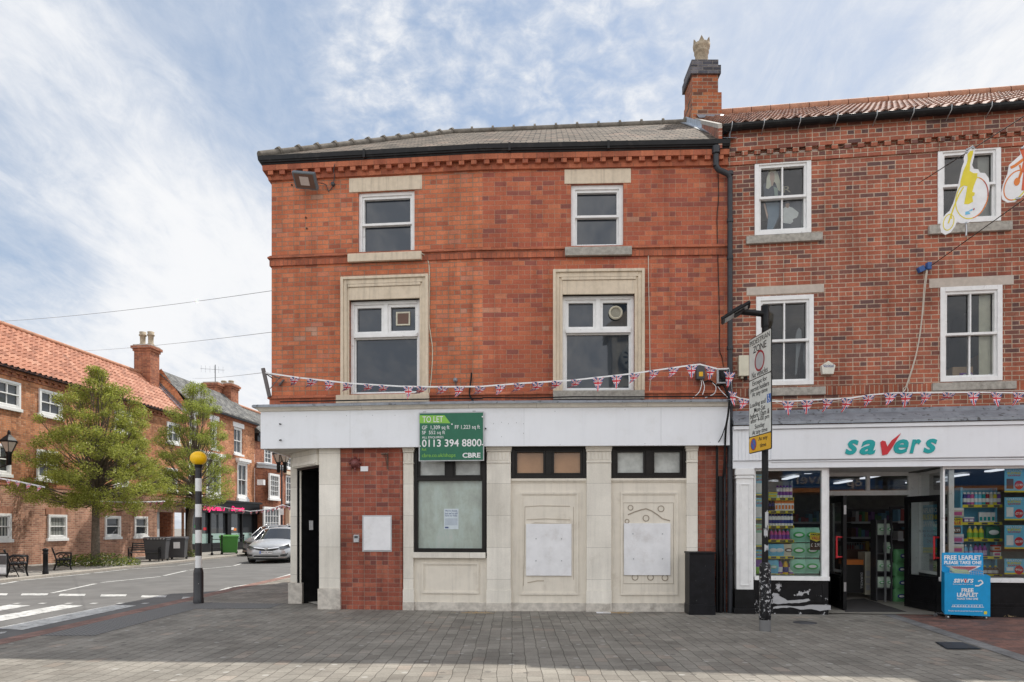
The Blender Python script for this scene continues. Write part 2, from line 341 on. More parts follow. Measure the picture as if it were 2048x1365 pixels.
COL={'red':(.55,.02,.03),'navy':(.02,.04,.22),'wh':(.78,.78,.78),'green':(.01,.13,.07),'lime':(.22,.5,.06),'teal':(.0,.33,.33),'yellow':(.75,.42,.01),
 'ylw':(.72,.6,.03),'orange':(.7,.2,.03),'blue':(.0,.29,.6),'sky':(.15,.5,.72),'purple':(.2,.06,.35),'pink':(.6,.1,.3),'grey':(.25,.25,.25),'ltgrey':(.45,.46,.47),
 'cream':(.6,.57,.45),'card':(.38,.24,.13),'skin':(.5,.3,.22),'dkgrey':(.06,.06,.065),'blk':(.015,.015,.015),'hair':(.55,.42,.22),'denim':(.06,.09,.15),
 'grn':(.05,.4,.1),'bingreen':(.06,.24,.04),'bin':(.055,.055,.06),'mint':(.3,.6,.45),'brown':(.12,.06,.04),'cable':(.55,.5,.42),'crimson':(.35,.02,.03),'lilac':(.5,.4,.6)}
for k,c in COL.items(): M[k]=flat('colour_'+k,c)
M['silver']=flat('silver_car_paint',(.5,.51,.52),.3,.45); M['greycar']=flat('grey_car_paint',(.3,.31,.33),.3,.45)
M['chrome']=flat('chrome',(.7,.7,.7),.12,1)
M['steel']=flat('steel',(.4,.41,.42),.35,.8)
M['tyre']=plain('tyre_rubber',(.02,.02,.02),.85)
M['beacon']=flat('amber_globe',(.95,.56,.0),.4)
M['neon']=emis('pink_neon',(.85,.03,.18),.7)
def leafmat(name,a,b_,c):
    m,nt,b=newmat(name); rn=nd(nt,'NewGeometry').outputs['Random Per Island']
    cc=ramp(nt,rn,[(0,a),(.5,b_),(1,c)]); nt.links.new(cc,b.inputs['Base Color']); b.inputs['Roughness'].default_value=.45
    tr=nd(nt,'BsdfTranslucent',{'Color':cc}); mx=nd(nt,'MixShader',{0:.5,1:b.outputs[0],2:tr.outputs[0]}); nt.links.new(mx.outputs[0],nt.nodes['Material Output'].inputs[0]); return m
M['leaf']=leafmat('tree_leaf',(.2,.22,.04),(.33,.37,.065),(.52,.53,.13))
M['leaf2']=leafmat('tree_leaf_olive',(.19,.24,.045),(.33,.39,.075),(.5,.54,.13))
M['plantleaf']=leafmat('low_plant_leaf',(.05,.09,.02),(.12,.17,.03),(.3,.3,.06))
M['bark']=plain('bark',(.13,.105,.08),.9,var=.3,scale=14,bmp=.02)
def paver(name,stops,mc,w,h,mort=.006,**k): return brickmat(name,stops,mc,w=w,h=h,mort=mort,bmp=.008,**k)
M['paver']=paver('grey_stone_setts',[(0,(.2,.182,.157)),(.2,(.228,.21,.182)),(.6,(.243,.225,.195)),(.92,(.262,.243,.21)),(1,(.28,.235,.195))],(.11,.1,.083),.22,.152,mort=.007,rot=1,jitter=.9,soft=.003,warp=.022,stain=(.33,.315,.28,.45),var=.26,streak=0,gum=2.2)
M['paver_red']=paver('red_block_paving',[(0,(.13,.09,.08)),(.4,(.2,.11,.09)),(1,(.25,.13,.1))],(.08,.07,.06),.2,.1,jitter=.1)
M['paver_border']=paver('grey_border_setts',[(0,(.17,.17,.17)),(1,(.22,.215,.21))],(.1,.09,.085),.2,.3,rot=1)
M['kerbred']=paver('red_kerb_setts',[(0,(.2,.125,.105)),(1,(.28,.17,.14))],(.11,.09,.08),.2,.3,rot=1)
M['slab']=paver('pale_pavement_slabs',[(0,(.24,.23,.21)),(1,(.32,.3,.27))],(.12,.11,.1),.6,.45)
M['kerb']=plain('granite_kerb',(.33,.3,.26),.8,var=.15,scale=10)
M['asphalt']=plain('asphalt',(.12,.117,.112),.85,var=.16,scale=1.2,dirt=(.16,.155,.148,.7),bmp=.003,dscale=.7)
M['mark']=plain('road_paint',(.52,.52,.5),.7,var=.16,scale=3,dirt=(.17,.17,.165,.85),dscale=9,dlo=.47,dhi=.66)
M['earth']=plain('ground_earth',(.2,.19,.17),.9)
def tactile():
    m,nt,b=newmat('tactile_paving'); uv=nd(nt,'UVMap').outputs[0]
    v=nd(nt,'TexVoronoi',{'Scale':15.0,'Randomness':0.0},voronoi_dimensions='2D'); nt.links.new(uv,v.inputs['Vector'])
    h=smap(nt,v.outputs['Distance'],.2,.42,1,0); nt.links.new(mix(nt,h,(.1,.098,.095),(.27,.265,.255)),b.inputs['Base Color']); b.inputs['Roughness'].default_value=.85
    bump(nt,b,h,.8,.01); return m
M['tactile']=tactile()
def bands(name,ztop,h):
    m,nt,b=newmat(name); z=nd(nt,'SeparateXYZ',{0:nd(nt,'NewGeometry').outputs['Position']}).outputs[2]
    q=mt(nt,'LESS_THAN',mt(nt,'FLOORED_MODULO',mt(nt,'DIVIDE',mt(nt,'SUBTRACT',ztop,z),h),2.0),1.0)
    nt.links.new(mix(nt,q,(.75,.75,.74),(.02,.02,.024)),b.inputs['Base Color']); b.inputs['Roughness'].default_value=.4; return m
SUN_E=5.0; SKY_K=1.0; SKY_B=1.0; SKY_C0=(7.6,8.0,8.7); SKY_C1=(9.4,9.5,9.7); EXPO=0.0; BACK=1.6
# ================================================================ GROUND, ROAD
RZ=-.06
def gquad(mb,pts,z,m=0): mb.face([(x,y,z) for x,y in pts],m)
b=MB(); gquad(b,[(-400,-400),(400,-400),(400,400),(-400,400)],-.25); struct('ground',b,M['earth'])
b=MB(); b.box(-14.0,-6.75,-60,140,-.24,RZ); struct('road',b,M['asphalt'])
b=MB(); b.box(-6.45,30,-40,60,-.24,0); struct('paved_square',b,M['paver'])
b=MB(); b.box(-6.75,-6.45,-40,60,-.24,.003); struct('kerb_near',b,M['kerbred'])
b=MB(); b.box(-14.3,-14.0,-60,140,-.24,.012); struct('kerb_far',b,M['kerb'])
b=MB(); b.box(-40,-14.3,-60,140,-.24,0); struct('pavement_far',b,M['slab'])
# red block paving on the right with a border row
a0=G(1757,1219); a1=G(2048,1312); dv=(a1-a0).normalized(); nv=Vector((-dv.y,dv.x,0)); nv=nv if nv.x>0 else -nv
A_=a0-dv*.3; B_=a1+dv*9
b=MB(); b.face([A_,B_,B_+nv*14,A_+nv*14]); [setattr(v,'z',.006) for v in b.v]; struct('red_paving',b,M['paver_red'])
b=MB(); b.face([A_-nv*.22,B_-nv*.22,B_,A_]); [setattr(v,'z',.005) for v in b.v]; struct('paving_border',b,M['paver_border'])
b=MB()
b.face([(-6.44,9.3,.004),(-5.7,9.3,.004),(-5.7,12.3,.004),(-6.44,12.9,.004)])
b.face([(-6.44,12.9,.004),(-5.7,12.3,.004),(-4.4,12.35,.004),(-4.4,13.1,.004),(-6.44,13.4,.004)])
struct('tactile_paving',b,M['tactile'])
# road markings, each a thin sheet on the asphalt
mz=RZ+.005
b=MB()
def gm(pts): b.face([G(u,v,mz) for u,v in pts])
for i in range(7):
    x1=-7.32-i*1.03; x0=x1-.52
    b.face([(x0,10.35,mz),(x1,10.2,mz),(x1,13.3,mz),(x0,13.45,mz)])
struct('zebra_stripes',b,M['mark'])
b=MB()
for i in range(7):
    for q in (0,.5):
        x=-7.3-i*1.03-q; b.face([(x-.12,13.62,mz),(x,13.62,mz),(x,13.76,mz),(x-.12,13.76,mz)])
for u0,u1,v in ((0,13,1189),(44,94,1189),(120,169,1190),(203,251,1191),(284,331,1193),(366,388,1196)): gm([(u0-3,v+2.2),(u1,v+2.2),(u1+3,v-1.8),(u0,v-1.8)])
gm([(0,1268),(9,1266.5),(14,1263.5),(0,1264.5)])
def line(pa,pb,w=.11):
    A=G(*pa,mz); B=G(*pb,mz); d=(B-A).normalized(); q=Vector((-d.y,d.x,0))*w/2; b.face([A-q,B-q,B+q,A+q])
for pa,pb in (((104,1186.6),(191,1167.8)),((202,1165.4),(321,1153.5)),((328,1151.8),(374,1141.5)),((379,1140.8),(463,1133)),((468,1132),(482,1127.8)),
  ((418.7,1188.7),(461,1175)),((466.5,1174),(550,1161.3)),((553.6,1157),(584,1148)),
  ((40,1161.5),(181,1147.7)),((188,1146.5),(256,1139)),((262,1138.5),(350,1132.5)),((355,1131),(388,1127)),((0,1169),(34,1163))): line(pa,pb)
struct('road_lines',b,M['mark'])
b=MB(); c=[G(1868,1287),(G(1962,1300)),G(1925,1301),G(1835,1288)]
c=[G(1872,1286),G(1925,1286.5),G(1962,1299.5),G(1895,1299.5)]
for i in range(12):
    t0=i/12; t1=t0+.055
    p=[c[0].lerp(c[3],t0),c[1].lerp(c[2],t0),c[1].lerp(c[2],t1),c[0].lerp(c[3],t1)]
    b.face([(q.x,q.y,.013) for q in p])
cc=sum(c,Vector())/4
b.face([(cc.x+(q.x-cc.x)*1.06,cc.y+(q.y-cc.y)*1.06,.008) for q in c],1)
solo('drain_cover',b,[M['dkgrey'],M['black']],'slotted dark metal drain cover set in the grey paving at lower right','drain cover')
# small round cover and a pale slab
b=MB(); p=G(1610,1246); b.lathe((p.x,p.y,.0),[(.17,0),(.17,.008),(.001,.009)],20); solo('service_cover',b,M['dkgrey'],'small round metal service cover in the paving beyond the sign pole','service cover')
b=MB(); p=G(1207,1227); b.box(p.x-.12,p.x+.12,p.y-.03,p.y+.03,.003,.02); solo('litter_scrap',b,M['whitebd'],'scrap of white litter at the foot of the stone pilaster','litter')
# ================================================================ CORNER BUILDING
FR=Pl(3.76,11.85,-.036); FL=Pl(-.52,12.004,-.0975); S_=Pl(3.76,11.85,-.1365); DP=Pl(-4.25,13.2,-1.1875)
PA=(-4.36,12.378); PB=(-.52,12.004); PC=(3.74,11.851); PS=(-4.36,20)
PATH=[PS,PA,PB,PC]
def offp(path,d):
    m=MB(); m.sweep(path,[(d,0),(d,1)],caps=False,closed=False); return [Vector((m.v[2*i].x,m.v[2*i].y)) for i in range(len(path))]
CB=thing('corner_building','three storey red brick corner building with a white blank fascia and slate roof','building',(-.3,12,0))
sA=(Vector(PA)-FL.O).dot(FL.e); sB=(Vector(PB)-FR.O).dot(FR.e); sC=-.02
WIN=[]  # plane,u0,u1,z0,z1
def op(pl,u0,u1,z0,z1): return (pl.s(u0),pl.s(u1),z0,z1)
oL2=op(FL,716,829,6.345,7.47); oR2=op(FR,1142,1247,6.35,7.48)
oL1=op(FL,699,840,3.83,5.535); oR1=op(FR,1125,1269,3.85,5.54)
b=MB(); FL.wall(b,sA,0,3.5,8.0,[oL2,oL1],rev=.2); b.face([(PS[0],PS[1],2.9),(PA[0],PA[1],2.9),(PA[0],PA[1],8),(PS[0],PS[1],8)])
part('wall',b,M['brick_l'],CB,'orange brick wall left of the bend')
b=MB(); FR.wall(b,sB,sC,3.5,8.0,[oR2,oR1],rev=.2)
part('wall',b,M['brick_r'],CB,'darker red brick wall right of the bend')
b=MB(); b.face([(-4.36,20,0),(4.3,19.5,0),(4.3,19.5,8),(-4.36,20,8)]); b.face([(3.76,11.86,3.3),(4.3,19.5,3.3),(4.3,19.5,8),(3.76,11.86,8)]); b.face([(-4.25,13.2,0),(-4.25,20,0),(-4.25,20,3),(-4.25,13.2,3)])
part('wall',b,M['brick_far'],CB,'plain rear and flank walls')
b=MB(); b.face([(-4.4,12.5,3.55),(3.7,12.0,3.55),(4.3,19.5,3.55),(-4.3,20,3.55)]); b.face([(-4.3,12.5,5.95),(3.7,12.0,5.95),(4.2,19.5,5.95),(-4.3,20,5.95)]); part('floor_slab',b,M['grey'],CB)
# string courses and cornice
b=MB(); b.sweep(PATH,[(0,6.2),(.03,6.2),(.03,6.325),(0,6.325)]); part('soldier_course',b,M['brick_sold'],CB); b=MB(); b.sweep(PATH,[(0,3.66),(.03,3.66),(.03,3.79),(0,3.79)]); part('soldier_course',b,M['brick_sold'],CB)
b=MB(); b.sweep(PATH,[(0,6.327),(.06,6.33),(.06,6.35),(.02,6.39),(0,6.4)]); b.sweep(PATH,[(0,3.792),(.06,3.795),(.06,3.815),(.02,3.85),(0,3.86)])
b.sweep(PATH,[(0,7.74),(.045,7.745),(.055,7.81),(0,7.81)]); b.sweep(PATH,[(0,7.811),(.04,7.811),(.04,7.884),(0,7.884)]); b.sweep(PATH,[(0,7.885),(.125,7.885),(.13,7.975),(0,7.975)])
part('cornice',b,M['brick_trim'],CB)
b=MB()
for pl,a,c in ((FL,sA-.05,0),(FR,sB,sC)):
    n=int((c-a)/.216); 
    for i in range(n): x=a+(i+.15)*(c-a)/n; pl.box(b,x,x+.095,.0402,.115,7.812,7.8845)
part('dentil_course',b,M['brick_trim'],CB)
# gutter / fascia moulding
b=MB(); b.sweep(PATH,[(.0,7.976),(.135,7.976),(.142,8.0),(.165,8.01),(.17,8.03),(.185,8.04),(.195,8.115),(.182,8.12),(.175,8.09),(0,8.09)])
for u in (728,1019,1217): 
    pl=FL if u<965 else FR; s=pl.s(u,.19); pl.box(b,s-.02,s+.02,.165,.205,7.985,8.125)
part('gutter',b,M['gutter'],CB)
e=offp(PATH,.165); ez=8.12; r0=Vector((-1.4,16.1,10.76)); r1=Vector((4.0,15.7,10.76))
E=[Vector((q.x,q.y,ez)) for q in e]; Eb=Vector((4.25,19.8,8.03))
b=MB(); b.face([E[1],E[2],r0]); b.face([E[2],E[3],r1,r0]); b.face([E[0],E[1],r0]); b.face([E[0],r0,r1,Eb]); roof=part('roof',b,M['slate'],CB)
b=MB()
for A,B in ((E[1],r0),(r0,r1)):
    L=(B-A).length; n=int(L/.46); d=(B-A)/n
    for i in range(n):
        p=A+d*i+Vector((0,0,.0)); q=p+d
        b.tube([p+Vector((0,0,.02)),q+Vector((0,0,.02))],.07,8); b.tube([q-(B-A).normalized()*.05+Vector((0,0,.035)),q+Vector((0,0,.04))],.09,6)
part('ridge_tiles',b,plain('weathered_ridge',(.19,.17,.145),.9,var=.25,scale=6,spec=.1),roof)
# --- windows
def sash(root,pl,o,rec,kind,glass,label=None,sill=None,sillmat='stone_trim',fw=.06,bars=False,meet=.5,framemat='white'):
    s0,s1,z0,z1=o[:4]; f=MB(); d1=-rec+.09; d0=-rec-.02
    pl.ring(f,s0,s1,z0,z1,fw,d0,d1)
    W=part('window',f,M[framemat],root,label,bevel=.004)
    sb=MB(); g=MB(); a,c=s0+fw,s1-fw; lo,hi=z0+fw,z1-fw; gz=d0+.02; w=.035
    if kind=='sash':
        zm=lo+(hi-lo)*meet
        pl.ring(sb,a,c,zm-.02,hi,w,d0+.01,d1-.025,wt=.045); pl.ring(sb,a,c,lo,zm+.02,w,d0-.02,d1-.055)
        pl.box(sb,a,c,d1-.025,d1-.012,zm-.018,zm+.022)
        if bars: m=(a+c)/2; pl.box(sb,m-.012,m+.012,d0+.012,d1-.03,zm,hi-.04); pl.box(sb,m-.012,m+.012,d0-.018,d1-.057,lo+.03,zm)
        if bars==2:
            pass
    elif kind=='grid':      # bars=(nx,nz)
        nx,nz=bars; pl.ring(sb,a,c,lo,hi,w,d0,d1-.03)
        for i in range(1,nx): x=a+(c-a)*i/nx; pl.box(sb,x-.014,x+.014,d0+.002,d1-.04,lo+w,hi-w)
        for i in range(1,nz): z=lo+(hi-lo)*i/nz; pl.box(sb,a+w,c-w,d0+.004,d1-.035-(.0 if i!=nz//2 else -.01),z-.014,z+.014)
    elif kind=='mullion':
        zt=lo+(hi-lo)*.655; m=(a+c)/2
        pl.box(sb,a,c,d0,d1+.02,zt-.045,zt+.02); pl.box(sb,m-.035,m+.035,d0,d1-.005,zt+.02,hi)
        pl.ring(sb,a,m-.035,zt+.02,hi,.05,d0,d1-.03); pl.ring(sb,m+.035,c,zt+.02,hi,.05,d0,d1-.03); pl.ring(sb,a,c,lo,zt-.045,.022,d0,d1-.05)
    pl.quad(g,a,c,gz,lo,hi)
    part('sash',sb,M[framemat],W); part('pane',g,M[glass],W)
    if sill:
        e=MB(); pl.box(e,sill[0],sill[1],-rec,sill[4] if len(sill)>4 else .09,sill[2],sill[3]); part('sill',e,M[sillmat],W,bevel=.008)
    return W
sl=lambda pl,u0,u1,d=.08:(pl.s(u0,d),pl.s(u1,d))
wL2=sash(CB,FL,oL2,.14,'sash','glass_dark',sill=(*sl(FL,695,843),6.2,6.345),meet=.5)
wR2=sash(CB,FR,oR2,.14,'sash','glass_dark',sill=(*sl(FR,1130,1264),6.2,6.35),sillmat='stone_grey',fw=.075,meet=.52)
wL1=sash(CB,FL,oL1,.16,'mullion','glass_dark','first floor window with a square vent in its top light',sill=(*sl(FL,672,858),3.68,3.83,.1))
wR1=sash(CB,FR,oR1,.16,'mullion','glass_dark','first floor window with a round vent in its top light',sill=(*sl(FR,1106,1289),3.7,3.85,.1),sillmat='stone_grey')
b=MB(); FL.box(b,*sl(FL,698,844,.01),-.16,.012,7.472,7.725); part('lintel',b,M['stone_trim'],CB,bevel=.006)
b=MB(); FR.box(b,*sl(FR,1129,1262,.01),-.16,.012,7.482,7.735); part('lintel',b,M['stone_trim'],CB,bevel=.006)
def surround(pl,u0,u1,o,zt,zb):
    b=MB(); s0,s1=sl(pl,u0,u1,.05); a,c,z0,z1=o
    for (x0,x1,y0,y1,q0,q1,d) in ((s0,s0+.05,zb,zt,0,0,.09),(s1-.05,s1,zb,zt,0,0,.09),(s0+.05,s1-.05,zt-.05,zt,0,0,.09),
        (s0+.05,s0+.11,zb,zt-.05,0,0,.06),(s1-.11,s1-.05,zb,zt-.05,0,0,.06),(s0+.11,s1-.11,zt-.13,zt-.05,0,0,.06)):
        pl.box(b,x0,x1,-.05,d,y0,y1)
    pl.box(b,s0+.11,a,-.15,.035,zb,zt-.13); pl.box(b,c,s1-.11,-.15,.035,zb,zt-.13); pl.box(b,a,c,-.15,.035,z1,zt-.18); pl.box(b,a-.02,c+.02,.035,.055,zt-.18,zt-.13)
    part('window_surround',b,M['stone_trim'],CB,bevel=.006)
surround(FL,682,857,oL1,5.94,3.83); surround(FR,1106,1289,oR1,5.965,3.85)
# vents in the top lights
b=MB(); FL.pbox(b,792,624,820,651,-.17,-.13,0); FL.pbox(b,795,627,817,648,-.13,-.125,1)
part('vent',b,[M['cream'],M['brown']],wL1)
b=MB(); c=FR.at(1231,627,-.15); b.lathe(c,[(.001,.0),(.115,.0),(.125,.03),(.105,.07),(.095,.07),(.09,.03),(.001,.03)],24,0,axis=FR.N())
for i in range(-4,5):
    z=c.z+i*.02; hw=math.sqrt(max(0,.09**2-(i*.02)**2)); q=c+FR.N()*.045
    e=FR.E(); b.face([q-e*hw+Vector((0,0,i*.02-.004)),q+e*hw+Vector((0,0,i*.02-.004)),q+e*hw+Vector((0,0,i*.02+.004)),q-e*hw+Vector((0,0,i*.02+.004))],0)
b.lathe(c+FR.N()*.031,[(.09,0),(.001,.001)],24,1,axis=FR.N())
part('vent',b,[M['cream'],M['blk']],wR1)
# --- ground floor
Z0,Z1=2.88,3.545
b=MB(); side=[(-4.36,20),PA,PB,PC]
b.sweep(side,[(.1,Z0),(.15,Z0),(.15,Z1),(.1,Z1)]); 
fas=part('fascia_board',b,M['fascia'],CB,bevel=.004)
b=MB(); b.sweep(side,[(0,Z1-.05),(.1,Z1-.05),(.155,Z1),(.18,Z1+.005),(.2,Z1+.04),(.235,Z1+.06),(.24,Z1+.085),(0,Z1+.1)]); part('fascia_cornice',b,M['stone'],CB)
b=MB(); b.sweep(side,[(0,Z1+.1),(.24,Z1+.087),(.262,Z1+.06),(.268,Z1+.062),(.268,Z1+.095),(.25,Z1+.11),(0,Z1+.15)]); part('lead_flashing',b,M['lead'],CB)
o=offp(side,.12)
b=MB(); b.face([(o[0].x,o[0].y,Z0+.01),(o[1].x,o[1].y,Z0+.01),(o[2].x,o[2].y,Z0+.01),(o[3].x,o[3].y,Z0+.01),(3.75,12.3,Z0+.01),(-3.3,12.9,Z0+.01),(-4.0,13.6,Z0+.01),(-4.25,20,Z0+.01)]); part('soffit',b,M['stone_base'],CB)
def gbox(mb,u0,u1,v0,v1,d0,d1,m=0):
    pl=FL if (u0+u1)/2<965 else FR; pl.pbox(mb,u0,v0,u1,v1,d0,d1,m)
def gz(u,v,d=0): pl=FL if u<965 else FR; return pl.z(u,v,d)
ZT=Z0+.01
def gcol(mb,u0,u1,z0,z1,d0,d1,m=0):
    pl=FL if (u0+u1)/2<965 else FR; pl.box(mb,pl.s(u0,d1),pl.s(u1,d1),d0,d1,z0,z1,m)
b=MB(); gcol(b,680,805,0,ZT,-.3,0); part('brick_panel',b,M['brick_g'],CB); b=MB(); gcol(b,1396,1456,0,ZT,-.3,-.02); part('brick_panel',b,M['brick_g'],CB)
def pilaster(u0,u1,fluted=True):
    b=MB(); gcol(b,u0,u1,.0,.145,-.2,.05,1); gcol(b,u0+.5,u1-.5,.145,.37,-.2,.035); gcol(b,u0+1.5,u1-1.5,.37,2.6,-.2,.02); gcol(b,u0+1,u1-1,2.6,2.63,-.2,.035)
    gcol(b,u0+1.5,u1-1.5,2.63,2.8,-.2,.02); gcol(b,u0+.5,u1-.5,2.8,2.84,-.2,.04); gcol(b,u0-.5,u1+.5,2.84,ZT,-.2,.055)
    n=int((u1-u0)/8)
    for i in range(n):
        a=u0+3+(u1-u0-6)*i/n; gcol(b,a,a+(u1-u0-6)/n*.7,2.65,2.79,.02,.03)
    part('pilaster',b,[M['stone'],M['stone_base']],CB,bevel=.004)
for a,c in ((805,828),(972,1023),(1172,1224),(1372,1397)): pilaster(a,c)
# left corner piers of the doorway
b=MB(); gcol(b,638,680,.37,ZT,-.35,.02,0); gcol(b,635,680,0,.37,-.35,.06,1); part('door_pier',b,[M['stone'],M['stone_base']],CB,bevel=.006)
b=MB(); b.box(-4.27,-4.06,13.15,13.45,.4,ZT,0); b.box(-4.3,-4.03,13.1,13.5,0,.4,1); part('door_pier',b,[M['stone'],M['stone_base']],CB,bevel=.006)
b=MB(); DP.box(b,.1,1.15,-.25,.03,2.6,ZT); DP.box(b,.13,1.13,.03,.06,2.62,2.68); part('door_head',b,M['stone'],CB,bevel=.004)
b=MB(); DP.box(b,.1,.14,-.9,-.05,0,2.6); DP.box(b,1.09,1.13,-.9,-.05,0,2.6); DP.box(b,.14,1.09,-.9,-.05,2.56,2.6)
part('door_reveal',b,M['black'],CB)
b=MB(); DP.box(b,.14,1.09,-.92,-.87,0,2.56)
for k in range(2):
    for z0,z1 in ((.12,.55),(.62,1.0),(1.07,1.45),(1.52,1.9)):
        x=.2+k*.46; DP.ring(b,x,x+.38,z0,z1,.03,-.87,-.85)
door=part('door',b,M['black'],CB)
b=MB(); DP.ring(b,.2,1.03,2.0,2.5,.03,-.87,-.85)
for i in range(6):
    q=DP.W(.3+i*.13,-.86,2.25); b.lathe(q,[(.05,0),(.06,.01),(.05,.02)],10,axis=DP.N())
part('fanlight_grille',b,M['frame_dk'],door)
b=MB(); p=DP.W(.145,-.3,1.5); DP.box(b,.14,.165,-.35,-.28,1.42,1.6); part('door_chain_box',b,M['whitebd'],CB)
b=MB(); b.face([(-4.0,13.3,.02),(-3.4,12.5,.02),(-2.9,13.2,.02),(-3.5,14,.02)]); part('door_threshold',b,M['stone_base'],CB)
b=MB()
for u in (1048,1322): s=FR.s(u,.15); FR.box(b,s-.002,s+.002,.15,.1515,Z0+.01,Z1-.01)
for u in (700,): s=FL.s(u,.15); FL.box(b,s-.002,s+.002,.15,.1515,Z0+.01,Z1-.01)
part('panel_seams',b,M['ltgrey'],fas); b=MB()
for u,v in ((568,834),(613,833),(693,832),(745,831),(790,831),(987,848),(1003,845),(1017,848),(1033,846),(1047,848),(1003,874),(1047,867),(1110,823),(1250,820),(1380,818),(640,897),(760,895),(1120,890),(1290,888),(1420,885)):
    pl=FL if u<965 else FR; b.lathe(pl.at(u,v,.15),[(.006,0),(.005,.002),(.001,.003)],6,axis=pl.N())
part('fixing_holes',b,M['dkgrey'],fas)
# shop window
b=MB(); um=900
s0,s1=FL.s(828,-.05),FL.s(972,-.05); zb=1.03
FL.ring(b,s0,s1,zb,ZT,.07,-.14,-.03); zt=FL.z(900,958,-.03)
FL.box(b,s0+.07,s1-.07,-.14,-.02,zt-.035,zt+.03); m=(s0+s1)/2
FL.box(b,m-.06,m+.06,-.14,-.035,zt+.03,ZT-.07); FL.ring(b,s0+.07,m-.06,zt+.03,ZT-.07,.035,-.14,-.05); FL.ring(b,m+.06,s1-.07,zt+.03,ZT-.07,.035,-.14,-.05)
SW=part('shop_window',b,M['frame_dk'],CB,'whitewashed display window in a black frame',bevel=.004)
b=MB(); FL.quad(b,s0+.07,s1-.07,-.1,zb+.07,zt-.035); part('pane',b,M['washed'],SW)
b=MB(); FL.quad(b,s0+.1,s1-.1,-.1,zt+.05,ZT-.1); part('pane',b,M['washed_w'],SW,'papered top lights')
b=MB(); FL.box(b,s0-.0,s1+.0,-.2,.05,.93,1.03); part('sill',b,M['stone'],SW,bevel=.006)
def panel_moulding(b,pl,s0,s1,z0,z1,d,m=0):
    pl.ring(b,s0,s1,z0,z1,.03,d-.01,d+.022,m); pl.ring(b,s0+.03,s1-.03,z0+.03,z1-.03,.02,d-.01,d+.01,m)
b=MB(); FL.box(b,s0-.1,s1+.1,-.25,-.04,.145,.93,0); FL.box(b,s0-.1,s1+.1,-.25,-.005,0,.145,1)
panel_moulding(b,FL,FL.s(843,0),FL.s(957,0),.3,.85,-.04); part('stall_riser',b,[M['stone_panel'],M['stone_base']],CB)
for (u0,u1,p0,p1,gm_,lab) in ((1023,1172,1040,1157,'wood_ply','boarded doorway with plywood behind its top lights'),(1224,1372,1242,1357,'washed_w','boarded doorway with papered top lights')):
    b=MB(); a,c=FR.s(u0-3,-.06),FR.s(u1+3,-.06); zf=2.33
    FR.box(b,a,c,-.25,-.06,.145,zf-.04,0); FR.box(b,a,c,-.25,-.01,0,.145,1); FR.box(b,a,c,-.25,-.02,zf-.04,zf,0); FR.box(b,a,c,-.25,-.045,zf-.07,zf-.04,0)
    panel_moulding(b,FR,FR.s(p0,0),FR.s(p1,0),FR.z(1100,1190,-.06),FR.z(1100,985,-.06),-.06)
    part('blocked_doorway',b,[M['stone_panel'],M['stone_base']],CB,lab)
    b=MB(); a,c=FR.s(u0,-.05),FR.s(u1,-.05); m=(a+c)/2; FR.ring(b,a,c,zf,ZT,.06,-.16,-.03); FR.box(b,m-.055,m+.055,-.16,-.035,zf+.06,ZT-.06)
    FR.ring(b,a+.06,m-.055,zf+.06,ZT-.06,.04,-.16,-.05); FR.ring(b,m+.055,c-.06,zf+.06,ZT-.06,.04,-.16,-.05)
    w=part('transom_window',b,M['frame_dk'],CB,bevel=.004); g=MB(); FR.quad(g,a+.08,c-.08,-.11,zf+.08,ZT-.08); part('pane',g,M[gm_],w)
# ---------- things fixed on the corner building
def screws(b,pl,pts,d,m=1,r=.012):
    for u,v in pts: b.lathe(pl.at(u,v,d),[(r,0),(r,.006),(.001,.008)],8,m,axis=pl.N())
b=MB(); FR.pbox(b,1052,1048,1143,1152,-.055,-.03); screws(b,FR,((1072,1078),(1123,1078),(1072,1122),(1123,1122)),-.03)
solo('blank_board',b,[M['whitebd'],M['steel']],'blank white board on the boarded doorway below the plywood top lights','board',bevel=.003)
b=MB(); FR.pbox(b,1248,1047,1341,1151,-.055,-.03); screws(b,FR,((1266,1068),(1325,1068),(1267,1118),(1325,1118)),-.03)
solo('blank_board',b,[M['whitebd'],M['steel']],'blank white board on the boarded doorway next to the black cabinet, under brown glue rings','board',bevel=.003)
b=MB()
def squig(pl,pts,d=-.056,w=.02,m=0):
    q=[pl.at(u,v,d) for u,v in pts]; up=Vector((0,0,1)); n=pl.N()
    for i in range(len(q)-1):
        t=(q[i+1]-q[i]).normalized(); s=t.cross(n)*w/2; b.face([q[i]-s,q[i+1]-s,q[i+1]+s+n*.002,q[i]+s+n*.002],m)
def arc(cu,cv,r,a0=0,a1=360,n=12): return [(cu+r*math.cos(R(a0+(a1-a0)*i/n)),cv+r*math.sin(R(a0+(a1-a0)*i/n))) for i in range(n+1)]
squig(FR,[(1256,1030),(1270,1024),(1283,1020),(1292,1018),(1303,1022),(1315,1030),(1325,1038),(1340,1042)])
for cu,cv,r in ((1261,1016,5),(1322,1018,6),(1292,1037,6),(1254,1043,4),(1270,1155,6),(1301,1155,6),(1330,1156,6)): squig(FR,arc(cu,cv,r),w=.015)
squig(FR,[(1247,1006),(1347,1006)],w=.006); squig(FR,[(1347,1006),(1347,1168)],w=.006); squig(FR,[(1347,1168),(1245,1168)],w=.008); squig(FR,[(1247,1168),(1247,1006)],w=.006)
solo('glue_marks',b,M['brown'] if 0 else flat('glue',(.3,.25,.19)),'brown adhesive rings and a long curved smear left around the right blank board','glue marks')
